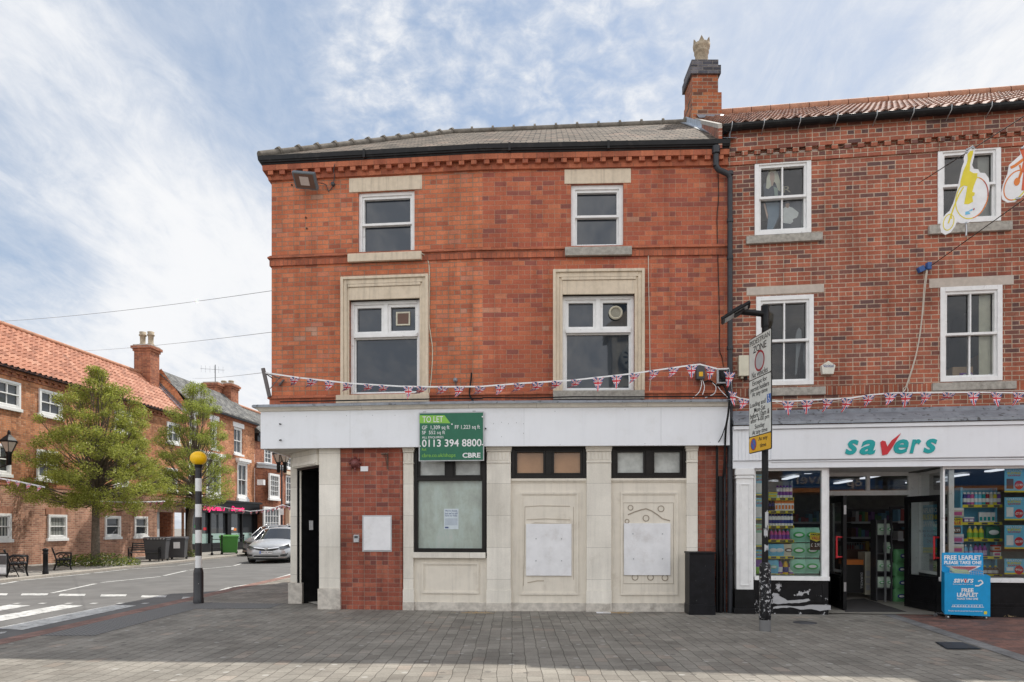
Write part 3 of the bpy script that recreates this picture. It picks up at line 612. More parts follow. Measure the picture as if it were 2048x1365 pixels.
b=MB(); squig(FR,[(1050,1014),(1080,1012),(1140,1013)],w=.012); squig(FR,[(1056,1051),(1070,1047),(1100,1048),(1140,1049)],w=.03); squig(FR,[(1050,1014),(1049,1100),(1047,1172)],w=.008); squig(FR,[(1147,1014),(1147,1160)],w=.008); squig(FR,[(1055,1166),(1075,1162),(1088,1162)],w=.02); squig(FR,[(1053,1040),(1090,1038),(1140,1040)],w=.014)
solo('glue_marks',b,flat('glue_pale',(.42,.36,.28)),'pale brown adhesive lines left around the left blank board','glue marks')
b=MB(); FL.pbox(b,727,1034,781,1101,.0,.025); FL.pbox(b,724.5,1031,783.5,1104,0,.012,1)
solo('notice_board',b,[M['whitebd'],M['ltgrey']],'empty white notice board fixed on the ground floor brick by the door','board',bevel=.003)
b=MB(); FL.pbox(b,721,933,736,943,0,.015); solo('small_plate',b,M['whitebd'],'small blank white plate high on the ground floor brick','plate')
b=MB(); FL.pbox(b,707,1070,717,1085,0,.05,0); FL.pbox(b,708.5,1072,715.5,1077,.05,.055,1); solo('entry_keypad',b,[M['ltgrey'],M['dkgrey']],'small grey entry keypad left of the empty notice board','keypad',bevel=.004)
b=MB(); c=FL.at(711,927,.0); b.lathe(c,[(.09,0),(.09,.03),(.06,.05),(.05,.09),(.02,.1)],12,0,axis=FL.N())
for i in range(8): q=R(45*i); p=c+FL.E()*math.cos(q)*.1+Vector((0,0,math.sin(q)*.1)); b.lathe(p,[(.02,0),(.02,.04),(.001,.045)],6,0,axis=FL.N())
b.tube([c+Vector((0,0,-.1))+FL.N()*.03,c+Vector((0,0,-.16))+FL.N()*.03],.012,6)
solo('alarm_bell',b,M['crimson'] if 0 else flat('rust_red',(.17,.05,.045)),'rusty red round alarm bell high on the ground floor brick','alarm bell')
b=MB(); p=FL.at(775,910,0); n=FL.N(); e=FL.E()
b.tube([p+n*.01,p+n*.22],.012,6); b.tube([p+n*.2,p+n*.01+Vector((0,0,-.2))],.008,6); b.tube([p+n*.01+Vector((0,0,.03)),p+n*.01+Vector((0,0,-.26))],.012,6); b.tube([p-e*.07+n*.15,p+e*.05+n*.15],.02,6)
solo('sign_bracket',b,flat('rusty_iron',(.12,.07,.05)),'rusty iron hanging bracket under the fascia beside the first pilaster','bracket')
# to let board
T=thing('to_let_sign','green TO LET agent board mounted across the white fascia above the shop window','sign',FL.at(903,922,.2))
b=MB(); FL.pbox(b,837.5,824.5,968,922.5,.17,.195,0); FL.pbox(b,839.5,826.5,966,920.5,.195,.198,1); part('board',b,[M['ltgrey'],M['green']],T)
b=MB(); d=.199; b.face([FL.at(839,831,d),FL.at(839,847,d),FL.at(901,847,d),FL.at(889,831,d)]); part('banner',b,M['lime'],T)
D=dict(th=.003)
b=MB(); text_px(b,FL,'TO LET',845,833,886,845,.2,**D); part('lettering',b,M['wh'],T)
b=MB(); text_px(b,FL,'GF  1,309 sq ft    FF 1,223 sq ft',844,851,960,861,.199,off=.003,**D); part('lettering',b,M['wh'],T)
b=MB(); text_px(b,FL,'SF  552 sq ft',844,862,890,871,.199,off=.003,**D); part('lettering',b,M['wh'],T)
b=MB(); text_px(b,FL,'ALL ENQUIRIES',844,873,887,878,.199,off=.003,**D); part('lettering',b,M['wh'],T)
b=MB(); text_px(b,FL,'0113 394 8800',844,879,963,894,.199,off=.014,**D); part('lettering',b,M['wh'],T)
b=MB(); text_px(b,FL,'CBRE',925,906,961,916,.199,off=.03,**D); part('lettering',b,M['wh'],T)

b=MB(); text_px(b,FL,'Ref:',844,897,853,902,.199,**D); text_px(b,FL,'cbre.co.uk/shops',844,907,911,917,.199,off=.0,**D); part('web_lettering',b,M['lime'],T)
b=MB(); screws(b,FL,((840,893),(965,890),(965,834),(904,849)),.2,0,.014); part('screw_caps',b,M['wh'],T)
b=MB(); FL.box(b,FL.s(850),FL.s(856),.15,.17,2.87,3.5); FL.box(b,FL.s(948),FL.s(954),.15,.17,2.87,3.5); part('batten',b,M['ltgrey'],T)
# notice in the window
T=thing('window_notice','white A4 closure notice taped inside the whitewashed shop window','notice',FL.at(902,1060,-.098))
b=MB(); FL.pbox(b,888,1018,917,1059,-.099,-.096); part('paper',b,flat('paper',(.55,.62,.66)),T)
b=MB()
for i,t in enumerate(("We're closed,","but we're still","here to help.")): text_px(b,FL,t,890,1020+i*5,915,1024.3+i*5,-.096,th=.001,off=.01)
for i in range(7): FL.pbox(b,890,1038+i*2,915,1038.5+i*2,-.096,-.0955)
FL.pbox(b,890,1054,897,1057,-.096,-.095)
part('print',b,flat('print_blue',(.05,.08,.2)),T)
# fascia pegs
for u,v,l in ((561.5,849,'upper'),(559,881,'lower'),(971.5,858,'')):
    b=MB(); p=FL.at(u,v,.15) if u<965 else FR.at(u,v,.15); n=FL.N(); b.tube([p,p+n*.05+FL.E()*(.05 if l=='lower' else 0)],.012,6)
    solo('fixing_peg',b,M['black'],{'upper':'black fixing peg, upper of two at the left end of the white fascia','lower':'black fixing peg, lower of two at the left end of the white fascia','':'black fixing peg on the white fascia just right of the green sign'}[l],'fixing')
# floodlight
T=thing('floodlight','grey wall floodlight angled down under the cornice at the top left corner','floodlight',FL.at(612,372,.2))
b=MB(); c=FL.at(611,361,.28); n=FL.N(); e=FL.E(); up=Vector((0,0,1))
ax=(n*.75-up*.66).normalized(); v2=e.cross(ax).normalized(); e2=(e+v2*.12).normalized()
def ob(b,c,e,v,a,hw,hh,hd,m=0,t=1.0): b.box8([c-e*hw-v*hh-a*hd,c+e*hw-v*hh-a*hd,c+e*hw-v*hh+a*hd,c-e*hw-v*hh+a*hd,c-e*hw*t+v*hh-a*hd,c+e*hw*t+v*hh-a*hd,c+e*hw*t+v*hh+a*hd,c-e*hw*t+v*hh+a*hd],m)
ob(b,c,e2,v2,ax,.2,.14,.05); ob(b,c-ax*.07,e2,v2,ax,.15,.1,.04); part('housing',b,flat('flood_grey',(.12,.14,.155)),T,bevel=.015)
b=MB(); ob(b,c+ax*.052,e2,v2,ax,.17,.115,.003,0); ob(b,c+ax*.056,e2,v2,ax,.08,.07,.003,1); part('lens',b,[M['brown'],flat('lamp_reflector',(.5,.42,.38),.2)],T)
b=MB(); b.tube([c-ax*.1,FL.at(606,369,0)],.02,8); part('bracket',b,M['dkgrey'],T)
b=MB(); p=lambda u,v,d=.02:FL.at(u,v,d)
b.tube([p(637,366,.2),p(645,367,.05),p(652,370),p(657,383),p(661,380),p(667,370)],.008,6); b.lathe(p(667,370,0),[(.035,0),(.035,.05),(.001,.055)],10,axis=FL.N()); b.tube([p(667,368,.03),p(669,352,.06),p(667,340,.12),p(670,328,.16)],.008,6)
solo('cable_junction',b,M['dkgrey'],'small round junction box with thin cables right of the floodlight','junction box')
for u,v in ((612,436),(614,458),(584,371)):
    b=MB(); c=FL.at(u,v,0); b.lathe(c,[(.018,0),(.012,.03),(.001,.035)],7,axis=FL.N()); solo('wall_stud',b,M['brown'],'small rusty stud left in the brickwork below the floodlight','stud','studs left in the brickwork')
# cables down the facade
def cable(pl,pts,r,mat,lab,cat='cable',d=.015,name='wall_cable'):
    b=MB(); P_=[]
    q=[pl.at(u,v,(x[0] if x else d)) for u,v,*x in pts]
    for i in range(len(q)-1):
        for k in range(4):
            t=k/4; p0=q[max(i-1,0)];p1=q[i];p2=q[i+1];p3=q[min(i+2,len(q)-1)]
            P_.append(.5*((2*p1)+(p2-p0)*t+(2*p0-5*p1+4*p2-p3)*t*t+(3*p1-p0-3*p2+p3)*t**3))
    P_.append(q[-1]); b.tube(P_,r,6); return solo(name,b,mat,lab,cat)
cable(FL,[(842,507,.1),(850,512),(857,525),(859,560),(858,640),(861,668),(865,700),(863,750),(858,792),(861,806)],.009,M['cream'],'cream cable wavering down the orange brick beside the left stone surround')
cable(FR,[(1293,492),(1296.5,500),(1297,560),(1299,650),(1300,740),(1300,770),(1297,795)],.008,M['cable'],'thin pale cable running straight down beside the right stone surround')
cable(FR,[(1434,303,.1),(1436,340),(1437,400),(1434,440),(1437,560),(1439,650),(1439,700),(1444,715),(1447,735)],.007,M['frame_dk'],'thin dark cable down the right end of the red brick wall')
cable(FL,[(911,762,.03),(913,780),(912,795),(918,808)],.01,M['dkgrey'],'short black cable end below a wall eyelet, left of the black hook')
b=MB(); b.lathe(FL.at(911,761,0),[(.04,0),(.04,.03),(.001,.04)],10,axis=FL.N()); solo('wall_eyelet',b,M['lead'],'round grey eyelet plate on the brick above the TO LET sign','eyelet')
cable(FL,[(943,746,.05),(942,760,.05),(939,785,.05),(941,795,.06),(950,806,.1)],.016,M['black'],'thick black hooked conduit on the brick above the TO LET sign',cat='conduit',name='wall_conduit')
# corner bracket pole
b=MB(); p0=Vector((-4.55,12.2,CH+(CV-737)/F*12.2)); p0=P(526,737,12.25); p1=P(539,794,12.3)
b.tube([p0,p1],.035,10); b.tube([P(531,746,12.25),FL.at(560,757,.02)],.012,6); b.tube([P(532,748,12.25),FL.at(545,757,.02)],.01,6); b.tube([P(540,778,12.25),FL.at(562,752,.03)],.008,6); b.tube([FL.at(558,771,.03),FL.at(568,760,.06)],.02,6); b.tube([p1,Vector((-4.37,12.38,p1.z))],.012,6)
solo('corner_bracket',b,flat('galvanised_dark',(.13,.12,.12)),'leaning dark metal bracket pole on the left corner of the brick building','bracket')
# cabinet
T=thing('utility_cabinet','waist high black street cabinet with scuffed paint against the stone pilaster','cabinet',(3.25,11.6,0))
s0,s1=FR.s(1379,.4),FR.s(1430,.4)
b=MB(); FR.box(b,s0,s1,.04,.4,0,1.03,0); part('body',b,M['blackrough'],T,bevel=.008)
b=MB(); FR.box(b,s0-.01,s1+.01,.03,.415,1.03,1.06,0); part('lid',b,M['blackrough'],T,bevel=.005)
b=MB(); FR.box(b,s0-.008,s1+.008,.035,.41,0.0,.17,0); part('plinth',b,M['blackrough'],T,bevel=.004)
# pipes
b=MB()
P1=FR.at(1429,298,.18); b.lathe(FR.at(1432,296,.14)-Vector((0,0,.1)),[(.07,0),(.07,.12)],10)
q0=FR.at(1432,297,.13); q1=Vector((q0.x,q0.y,7.68)); xs=S_.s(1460,.1); q2=S_.W(xs,.1,7.5); q3=S_.W(xs,.1,0.0)
b.tube([q0,q1],.05,10); b.tube([q1,q1+Vector((.04,0,-.06)),q2+Vector((-.04,0,.06)),q2],.05,10); b.tube([q2,q3],.045,10)
for v in (351,445,520,700,935,1110): b.lathe((q2.x,q2.y,S_.z(1460,v,.1)),[(.058,0),(.058,.06)],10)
solo('drainpipe',b,M['pipe'],'dark grey drainpipe between the two brick buildings from gutter to pavement','drainpipe')
for u,r,v0,lab in ((1434,.022,895,'leftmost black service pipe beside the black cabinet'),(1441,.045,953,'thick middle black service pipe beside the black cabinet, capped below head height'),(1449.5,.02,860,'rightmost grey service pipe beside the black cabinet')):
    b=MB(); p=FR.at(u,v0,.06); b.tube([(p.x,p.y,0),p],r,8)
    for v in (1000,1080,1160): b.lathe((p.x,p.y,FR.z(u,v,.06)),[(r+.006,0),(r+.006,.03)],8)
    solo('service_pipe',b,M['black'] if u<1445 else M['pipe'],lab,'pipe')
cable(FR,[(1459,800,.32),(1456,830,.3),(1452,855,.25),(1450,890,.15),(1448,940,.1),(1446,955,.07)],.018,M['black'],'bundle of black cables dropping over the right end of the white fascia',name='cable_bundle')
cable(FR,[(1461,803,.3),(1454,840,.25),(1444,872,.2),(1434,890,.12),(1434,900,.08)],.008,M['black'],'thin loose black cable curling over the right end of the white fascia')
# boxes on the facade
T=thing('telecom_box','dark grey plastic telecom box with an amber label above the bunting','junction box',FR.at(1400,760,.05))
b=MB(); FR.pbox(b,1393,729,1410,759,.0,.09); part('case',b,M['dkgrey'],T,bevel=.015); b=MB(); FR.pbox(b,1398,744,1406,753,.09,.093); part('label',b,M['yellow'],T)
b=MB(); FR.pbox(b,1434.5,738,1457,767,.0,.06,0); FR.ring(b,FR.s(1434.5,.1),FR.s(1457,.1),FR.z(1445,767,.1),FR.z(1445,738,.1),.02,.06,.1,0); FR.pbox(b,1438,741,1453,764,.06,.065,1); FR.pbox(b,1441,744,1447,756,.065,.09,2); FR.pbox(b,1444,750,1451,762,.065,.085,2)
solo('open_junction_box',b,[M['ltgrey'],M['blk'],M['black']],'grey junction box with its cover missing beside the drainpipe','junction box')
for i,(pts,lab) in enumerate((([(1402,760,.05),(1403,770,.06),(1398,785,.1),(1386,796,.1)],'white cable looping left from the telecom box'),([(1405,760,.05),(1409,775,.08),(1405,790,.1)],'white cable hanging straight below the telecom box'),
    ([(1425,766,.05),(1432,775,.08),(1428,788,.1),(1410,796,.12)],'white cable loop between the two junction boxes'),([(1432,768,.05),(1442,782,.08),(1455,795,.2)],'white cable running right under the open junction box'))):
    cable(FR,pts,.007,M['wh'],lab)
cable(FR,[(1408,765,.04),(1420,762,.04),(1435,772,.06),(1446,770,.05),(1455,790,.12),(1462,800,.2)],.014,M['black'],'black cable between the telecom boxes and the drainpipe')
b=MB(); 
for pl,us in ((FL,(560,650,740,830,920,965)),(FR,(965,1060,1150,1250,1350,1452))):
    pts=[pl.W(pl.s(u,.2),.2+random.uniform(-.03,.03),Z1+.165+random.uniform(-.005,.01)) for u in us]
    if pl is FR or True: b.tube(pts,.012,6)
solo('ledge_cable',b,M['black'],'long black cable lying along the lead ledge above the white fascia','cable')
# ================================================================ SHOP BUILDING ON THE RIGHT
SB=thing('shop_building','brown brick terrace building with pantile roof above a white shopfront reading savers','building',(7.5,11.5,0))
SE=9.2; s_=lambda u,d=0:S_.s(u,d); z_=lambda u,v,d=0:S_.z(u,v,d)
def op2(u0,u1,v0,v1): um=(u0+u1)/2; return (s_(u0),s_(u1),z_(um,v1),z_(um,v0))
oA=op2(1509,1622,320,469); oB=op2(1875,2001,294,446); oC=op2(1512,1627,592,771); oD=op2(1880,2004,573,763)
b=MB(); S_.wall(b,-.08,SE,3.0,8.3,[oA,oB,oC,oD],rev=.1); W0=S_.W
part('wall',b,M['brick_s'],SB)
b=MB(); b.face([W0(SE,0,0),W0(SE,-8,0),W0(SE,-8,8.3),W0(SE,0,8.3)]); b.face([W0(0,-8,0),W0(SE,-8,0),W0(SE,-8,8.3),W0(0,-8,8.3)]); b.face([W0(-.08,0,7.9),W0(-.08,-4.1,10.7),W0(-.08,-8,8.3)])
part('wall',b,M['brick_far'],SB,'plain rear and flank walls')
b=MB(); zs=3.92
S_.box(b,-.02,SE,0,.012,3.73,3.875); _=0; part('soldier_course',b,M['brick_sold'] if 0 else brickmat('brick_soldier_brown',[(0,(.2,.08,.06)),(.5,(.36,.11,.06)),(1,(.42,.14,.08))],(.5,.38,.28),h=.6,w=.075,mort=.011,seed=21),SB)
b=MB(); S_.box(b,-.02,SE,0,.03,7.74,7.81); S_.box(b,-.02,SE,0,.07,7.96,8.35); n=int(SE/.21)
for i in range(n): S_.box(b,i*.21,i*.21+.1,0,.065,7.885,7.958)
part('eaves_course',b,M['brick_s'],SB)
b=MB(); S_.box(b,-.02,SE,0,.035,7.812,7.884); part('eaves_course',b,M['brick_s'],SB)
# gutter
b=MB(); g0=8.24
prof=[(.09+.07*(1-math.cos(a)),g0+.12-.1*math.sin(a)) for a in [math.pi*i/8 for i in range(9)]]+[(.215,g0+.13),(.1,g0+.13)]
b.sweep([tuple(S_.W(-.12,0,0).xy),tuple(S_.W(SE,0,0).xy)],prof)
part('gutter',b,M['gutter'],SB)
for u in (1461,1525,1597,1671,1749,1822,1897,1977):
    b=MB(); s=s_(u,.15); b.tube([S_.W(s,.02,g0-.05),S_.W(s,.12,g0+.0),S_.W(s+.01,.235,g0+.06),S_.W(s+.02,.22,g0+.15)],.008,6); part('gutter_bracket',b,M['steel'],SB)
# pantile roof
def pantiles(name,mat,parent,A,B,C,D,tw=.2,th=.3,wave=.028,lift=.035):
    """A,B eave left/right, D,C ridge left/right; rolled tiles in lapped courses"""
    mb=MB(); A,B,C,D=map(Vector,(A,B,C,D)); nr=max(2,int(((D-A).length)/th)); nt=max(2,int((B-A).length/tw)); N=(B-A).cross(D-A).normalized(); N=N if N.z>0 else -N
    sh=[(0,0),(.2,-.6),(.42,-.7),(.6,.2),(.76,1),(.9,.85)]
    for r in range(nr):
        t0=r/nr; t1=(r+1.12)/nr if r<nr-1 else 1
        L0=A.lerp(D,t0); R0=B.lerp(C,t0); L1=A.lerp(D,t1); R1=B.lerp(C,t1)
        for i in range(nt):
            vs=[]
            jl=random.uniform(-.006,.006)
            for (q,h) in sh+[(1.02,.1)]:
                f=(i+q)/nt; p0=L0.lerp(R0,f); p1=L1.lerp(R1,f)
                dn=(p0-p1).normalized()*jl
                vs+= [p0+N*(lift+wave*h)+dn, p1+N*(wave*h), p0+N*(lift+wave*h-.022)+dn]
            k=len(sh)+1; fs=[]
            for j in range(k-1): fs.append((3*j,3*j+3,3*j+4,3*j+1)); fs.append((3*j+2,3*j+5,3*j+3,3*j))
            mb.mesh(vs,fs,0,False)
    return part(name,mb,mat,parent)
ev=.2; EZ=8.36; RZs=11.0
eA=S_.W(-.12,ev,EZ); eB=S_.W(SE,ev,EZ); rC=S_.W(SE,-4.1,RZs); rD=S_.W(-.05,-4.1,RZs)
b=MB(); dn=Vector((0,0,-.05)); b.face([eA+dn,eB+dn,rC+dn,rD+dn]); bk=S_.W(-.1,-8.3,8.3); bk2=S_.W(SE,-8.3,8.3); b.face([bk,bk2,rC+dn,rD+dn])
rf=part('roof',b,M['terra'],SB)
pantiles('pantiles',M['pantile'],rf,eA,eB,rC,rD)
b=MB(); d=(rC-rD); n=int(d.length/.42)
for i in range(n):
    p=rD+d*i/n+Vector((0,0,.05)); q=rD+d*(i+1)/n+Vector((0,0,.05)); b.tube([p,q-(q-p)*.04],.11,10)
part('ridge_tiles',b,M['terra'],rf)
b=MB(); up=Vector((0,0,1)); e=S_.E()
# verge: mortar edge, brick upstand and serrated lead on the lower slate roof
vA=eA-e*.02; vD=rD-e*.02
b.box8([vA-e*.07+up*-.06,vA+up*-.06,vD+up*-.06,vD-e*.07+up*-.06,vA-e*.07+up*.02,vA+up*.02,vD+up*.02,vD-e*.07+up*.02]); part('verge',b,M['mortarcap'],rf)
b=MB(); b.box8([vA-e*.06-up*.4,vA-up*.4,vD-up*.4,vD-e*.06-up*.4,vA-e*.06-up*.06,vA-up*.06,vD-up*.06,vD-e*.06-up*.06]); part('gable_upstand',b,M['brick_s'],rf)
E2=E[3]; b=MB(); N_=(E[3]-E[2]).cross(r0-E[2]).normalized(); N_=N_ if N_.z>0 else -N_
L=20
for i in range(L):
    a=E2.lerp(r1,i/L)+N_*.02; c=E2.lerp(r1,(i+1)/L)+N_*.02; w=Vector((-1,.036,0)).normalized()
    b.face([a+w*-.12,c+w*-.12,c+w*.03,(a+c)/2+w*.16,a+w*.06]); b.face([a+w*.0,c+w*.0,c+up*.13,a+up*.13])
part('lead_flashing',b,M['leadlt'],rf)
# chimney
x0,x1,y0,y1=4.03,4.7,15.3,16.0
b=MB(); b.box(x0,x1,y0,y1,10.3,11.22,0); b.box(x0+.02,x1-.07,y0+.03,y1,11.22,11.63,0); b.box(x0-.03,x1-.02,y0-.02,y1+.05,11.63,11.82,1); b.box(x0+.0,x1-.07,y0+.01,y1+.02,11.82,11.96,1)
ch=part('chimney',b,[brickmat('brick_chimney',[(0,(.12,.07,.05)),(.25,(.28,.09,.05)),(.7,(.42,.13,.06)),(1,(.5,.2,.09))],(.36,.27,.2),w=.225,h=.082,mort=.014,seed=31),M['brick_blue']],SB)
b=MB(); b.box(x0+.1,x1-.1,y0+.08,y1-.1,10.72,10.82)
b=MB(); c=Vector(((x0+x1)/2-.02,(y0+y1)/2,11.96)); b.lathe(c,[(.21,0),(.19,.03),(.15,.07),(.142,.33),(.165,.36),(.165,.4),(.145,.42),(.185,.47),(.195,.55),(.165,.55),(.12,.4)],20)
for i in range(6):
    a=R(60*i+15); e1=Vector((math.cos(a-.32),math.sin(a-.32),0))*.19; e2=Vector((math.cos(a+.32),math.sin(a+.32),0))*.19; e3=Vector((math.cos(a),math.sin(a),0))*.2
    b.face([c+e1+up*.55,c+e2+up*.55,c+e3+up*.66]); b.face([c+e1*.85+up*.55,c+e2*.85+up*.55,c+e3*.9+up*.66])
part('chimney_pot',b,M['pot'],ch)
b=MB(); b.face([(x0+.1,y0-.22,10.52),(x1+.06,y0-.22,10.52),(x1+.06,y0-.01,10.72),(x0+.1,y0-.01,10.72)]); b.face([(x1+.01,y0,10.65),(x1+.08,y0,10.66),(x1+.08,y1,11.05),(x1+.01,y1,11.1)]); part('chimney_flashing',b,M['lead'],ch)
# upper windows
def win(o,sillv,lintv,us,ul,label):
    um=(us[0]+us[1])/2
    W=sash(SB,S_,o,.07,'sash','glass',label,sill=(s_(us[0],.06),s_(us[1],.06),z_(um,sillv[1],.06),z_(um,sillv[0],.06),.06),sillmat='stone_grey',bars=True,fw=.075)
    b=MB(); S_.box(b,s_(ul[0]),s_(ul[1]),-.1,.01,z_(um,lintv[1]),z_(um,lintv[0])); part('lintel',b,M['stone_trim'] if 0 else M['stone_lint'],SB,bevel=.004)
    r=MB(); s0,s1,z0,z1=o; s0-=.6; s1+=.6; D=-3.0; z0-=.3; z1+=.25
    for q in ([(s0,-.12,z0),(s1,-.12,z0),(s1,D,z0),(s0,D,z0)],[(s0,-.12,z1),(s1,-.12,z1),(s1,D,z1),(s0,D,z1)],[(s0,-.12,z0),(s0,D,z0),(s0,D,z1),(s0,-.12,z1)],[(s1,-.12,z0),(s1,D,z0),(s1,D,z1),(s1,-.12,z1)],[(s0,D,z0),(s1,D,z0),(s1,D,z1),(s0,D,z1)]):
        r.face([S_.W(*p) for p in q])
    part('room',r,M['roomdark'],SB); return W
M['stone_lint']=plain('pale_concrete_lintel',(.5,.44,.38),.85,var=.08,scale=12)
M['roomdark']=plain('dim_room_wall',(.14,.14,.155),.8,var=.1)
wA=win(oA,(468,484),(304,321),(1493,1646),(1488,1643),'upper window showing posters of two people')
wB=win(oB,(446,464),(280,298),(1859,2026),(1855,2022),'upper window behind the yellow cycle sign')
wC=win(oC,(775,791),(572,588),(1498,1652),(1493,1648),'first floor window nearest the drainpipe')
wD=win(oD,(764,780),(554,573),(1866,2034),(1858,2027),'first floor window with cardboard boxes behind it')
# ------------- shopfront
DZ=-1.3
M['bare']=plain('bare_undercoat',(.4,.4,.41),.7,var=.12,scale=14,dirt=(.12,.11,.1,.6),dscale=14)
M['rollw']=flat('roll_wrap_pale',(.5,.62,.5)); M['rollg']=flat('roll_wrap_green',(.15,.42,.18))
b=MB()  # lead roof of the shopfront
pr=[(0,z_(1700,820)+.02),(.0,z_(1700,824)-.1),(.22,z_(1700,846,.25)),(.28,z_(1700,846,.28)),(.28,z_(1700,840,.28)),(.24,z_(1700,838,.25)),(.06,z_(1700,826,.06))]
fsl=s_(1468,.28); b.sweep([tuple(S_.W(fsl,0,0).xy),tuple(S_.W(SE,0,0).xy)],pr); part('lead_canopy',b,M['lead'],SB)
zf1=z_(1700,848,.25); zf0=z_(1700,919,.22); zh1=zf0; zh0=z_(1700,935,.18)
b=MB(); S_.box(b,fsl,SE,0,.2,zf0,zf1-.06); S_.box(b,fsl,SE,0,.25,zf1-.06,zf1); S_.box(b,s_(1543,.22),SE,.2,.22,zf0+.01,zf1-.07); S_.box(b,fsl,SE,0,.18,zh0,zh1-.004); S_.box(b,s_(1543,.2),SE,.18,.2,zh1-.03,zh1-.012)
for i in range(11): x=fsl+.03+i*.058; S_.box(b,x,x+.05,.2,.208,zf0,zf1-.06)
fsc=part('fascia_board',b,M['fascia'],SB,bevel=.003)
# letters
b=MB(); D=dict(th=.012); zt=lambda v:z_(1780,v,.222)
def lw(t,u0,u1,v0,v1,m): text_px(b,S_,t,u0,v0,u1,v1,.222,th=.012,m=m,shear=.28,off=.028)
lw('s',1690,1717,880,910,0); lw('a',1719,1751,880,910,0)
lw('e',1787,1817,879,908,0); lw('r',1819,1842,879,907,0); lw('s',1846,1874,878,907,0)
vv=[(1762,884),(1769,880),(1776,893),(1787,878),(1797,869),(1803,867),(1796,876),(1786,889),(1778,907),(1764,911)]
vv=[(1761,885),(1765,881.5),(1771,883),(1775,894),(1784,881),(1802,867),(1793,881),(1783,898),(1775,909),(1765,911)]
b.prism([S_.at(u,v,.236) for u,v in vv],S_.N(),.012,1)
part('lettering',b,[M['teal'],M['red']],fsc)
b=MB(); z0=z_(1490,1180,.2)
S_.box(b,s_(1473,.16),s_(1507,.16),-.1,.16,z0,zh0-.01,0); S_.box(b,s_(1471,.19),s_(1509,.19),-.1,.19,z_(1490,950,.19),zh0-.0,0); S_.box(b,s_(1471.5,.18),s_(1508,.18),-.1,.18,z_(1490,957,.18),z_(1490,953,.18),0)
S_.ring(b,s_(1480,.17),s_(1500,.17),z_(1490,1172,.17),z_(1490,968,.17),.018,.16,.175,0)
S_.box(b,s_(1470,.18),s_(1509,.18),-.1,.18,0,z0,1); S_.box(b,s_(1468,.22),s_(1511,.22),-.1,.22,0,.09,1)
part('shop_pilaster',b,[M['white'],M['black']],SB,bevel=.004)
zc=z_(1700,1154,.12); zs0=z_(1600,1163,.14)
def shopwin(ua,ub,label,riser):
    f=MB(); a,c=s_(ua,.1),s_(ub,.1) if ub<2100 else SE; S_.box(f,a,a+.03,.0,.1,zc,zh0); S_.box(f,c-(.09 if ub<2100 else .03),c,0,.1,zc,zh0); S_.box(f,a+.03,c-.09,.0,.1,zh0-.04,zh0)
    S_.box(f,a-.0,c+.02,-.05,.16,zc-.07,zc)
    w=part('shop_window',f,M['white'],SB,label,bevel=.003); g=MB(); S_.quad(g,a+.03,c-.03,.05,zc,zh0-.04); part('pane',g,M['glass'],w)
    r=MB(); S_.box(r,a-.03,c,-.05,.12,.0,zc-.07); S_.box(r,a-.03,c,.12,.135,0,.17)
    for q in ([.1,c-a-.1] if ub<2100 else [.1,2.2]): pass
    S_.ring(r,a+.06,(c if ub<2100 else a+2.4)-.06,.2,zc-.1,.03,.12,.13)
    part('stall_riser',r,M[riser],SB,'peeling black stall riser' if riser=='peel' else None)
    if riser=='peel':
        rp=random.Random(9)
        for pts in ([(1546,1194),(1556,1190),(1563,1195),(1575,1201),(1600,1200),(1618,1198),(1621,1201),(1612,1205),(1590,1207),(1572,1207),(1560,1209),(1546,1207)],[(1546,1214),(1560,1212),(1600,1213),(1625,1210),(1662,1211),(1662,1220),(1640,1222),(1622,1219),(1600,1219),(1580,1215),(1560,1217),(1546,1218)],[(1514,1212),(1524,1214),(1540,1213),(1541,1217),(1520,1218)]):
            k=MB(); q=[]
            for (u0,v0),(u1,v1) in zip(pts,pts[1:]+pts[:1]):
                for t in (0,.33,.66): q.append((u0+(u1-u0)*t+rp.uniform(-.6,.6),v0+(v1-v0)*t+rp.uniform(-.7,.7)))
            k.face([S_.at(u,v,.1375) for u,v in q]); part('bare_patch',k,M['bare'],SB,'patch of bare grey undercoat where the black paint has peeled')
shopwin(1508,1655,'left display window of the shopfront','peel'); shopwin(1886,2200,'right display window of the shopfront','black')
# interior shell
r=MB(); a=s_(1508,.1); D=-8.0; zi=2.62
r.face([S_.W(a,.0,.015),S_.W(SE,.0,.015),S_.W(SE,D,.015),S_.W(a,D,.015)],0)
r.face([S_.W(a,.0,zi),S_.W(SE,.0,zi),S_.W(SE,D,zi),S_.W(a,D,zi)],1)
for q in (a,SE-.01): r.face([S_.W(q,0,0),S_.W(q,D,0),S_.W(q,D,zi),S_.W(q,0,zi)],1)
r.face([S_.W(a,D+.1,0),S_.W(SE,D+.1,0),S_.W(SE,D+.1,zi),S_.W(a,D+.1,zi)],1)
part('shop_interior',r,[plain('vinyl_floor',(.4,.37,.32),.35,var=.08),plain('shop_wall',(.3,.3,.29),.8)],SB)
b=MB()
for k in range(3):
    for j in range(3): S_.box(b,s_(1690)+k*1.7,s_(1690)+k*1.7+.12,-2.4-j*1.8,-1.4-j*1.8,zi-.06,zi-.03)
part('ceiling_lights',b,emis('strip_light',(.9,.92,1),.9),SB)
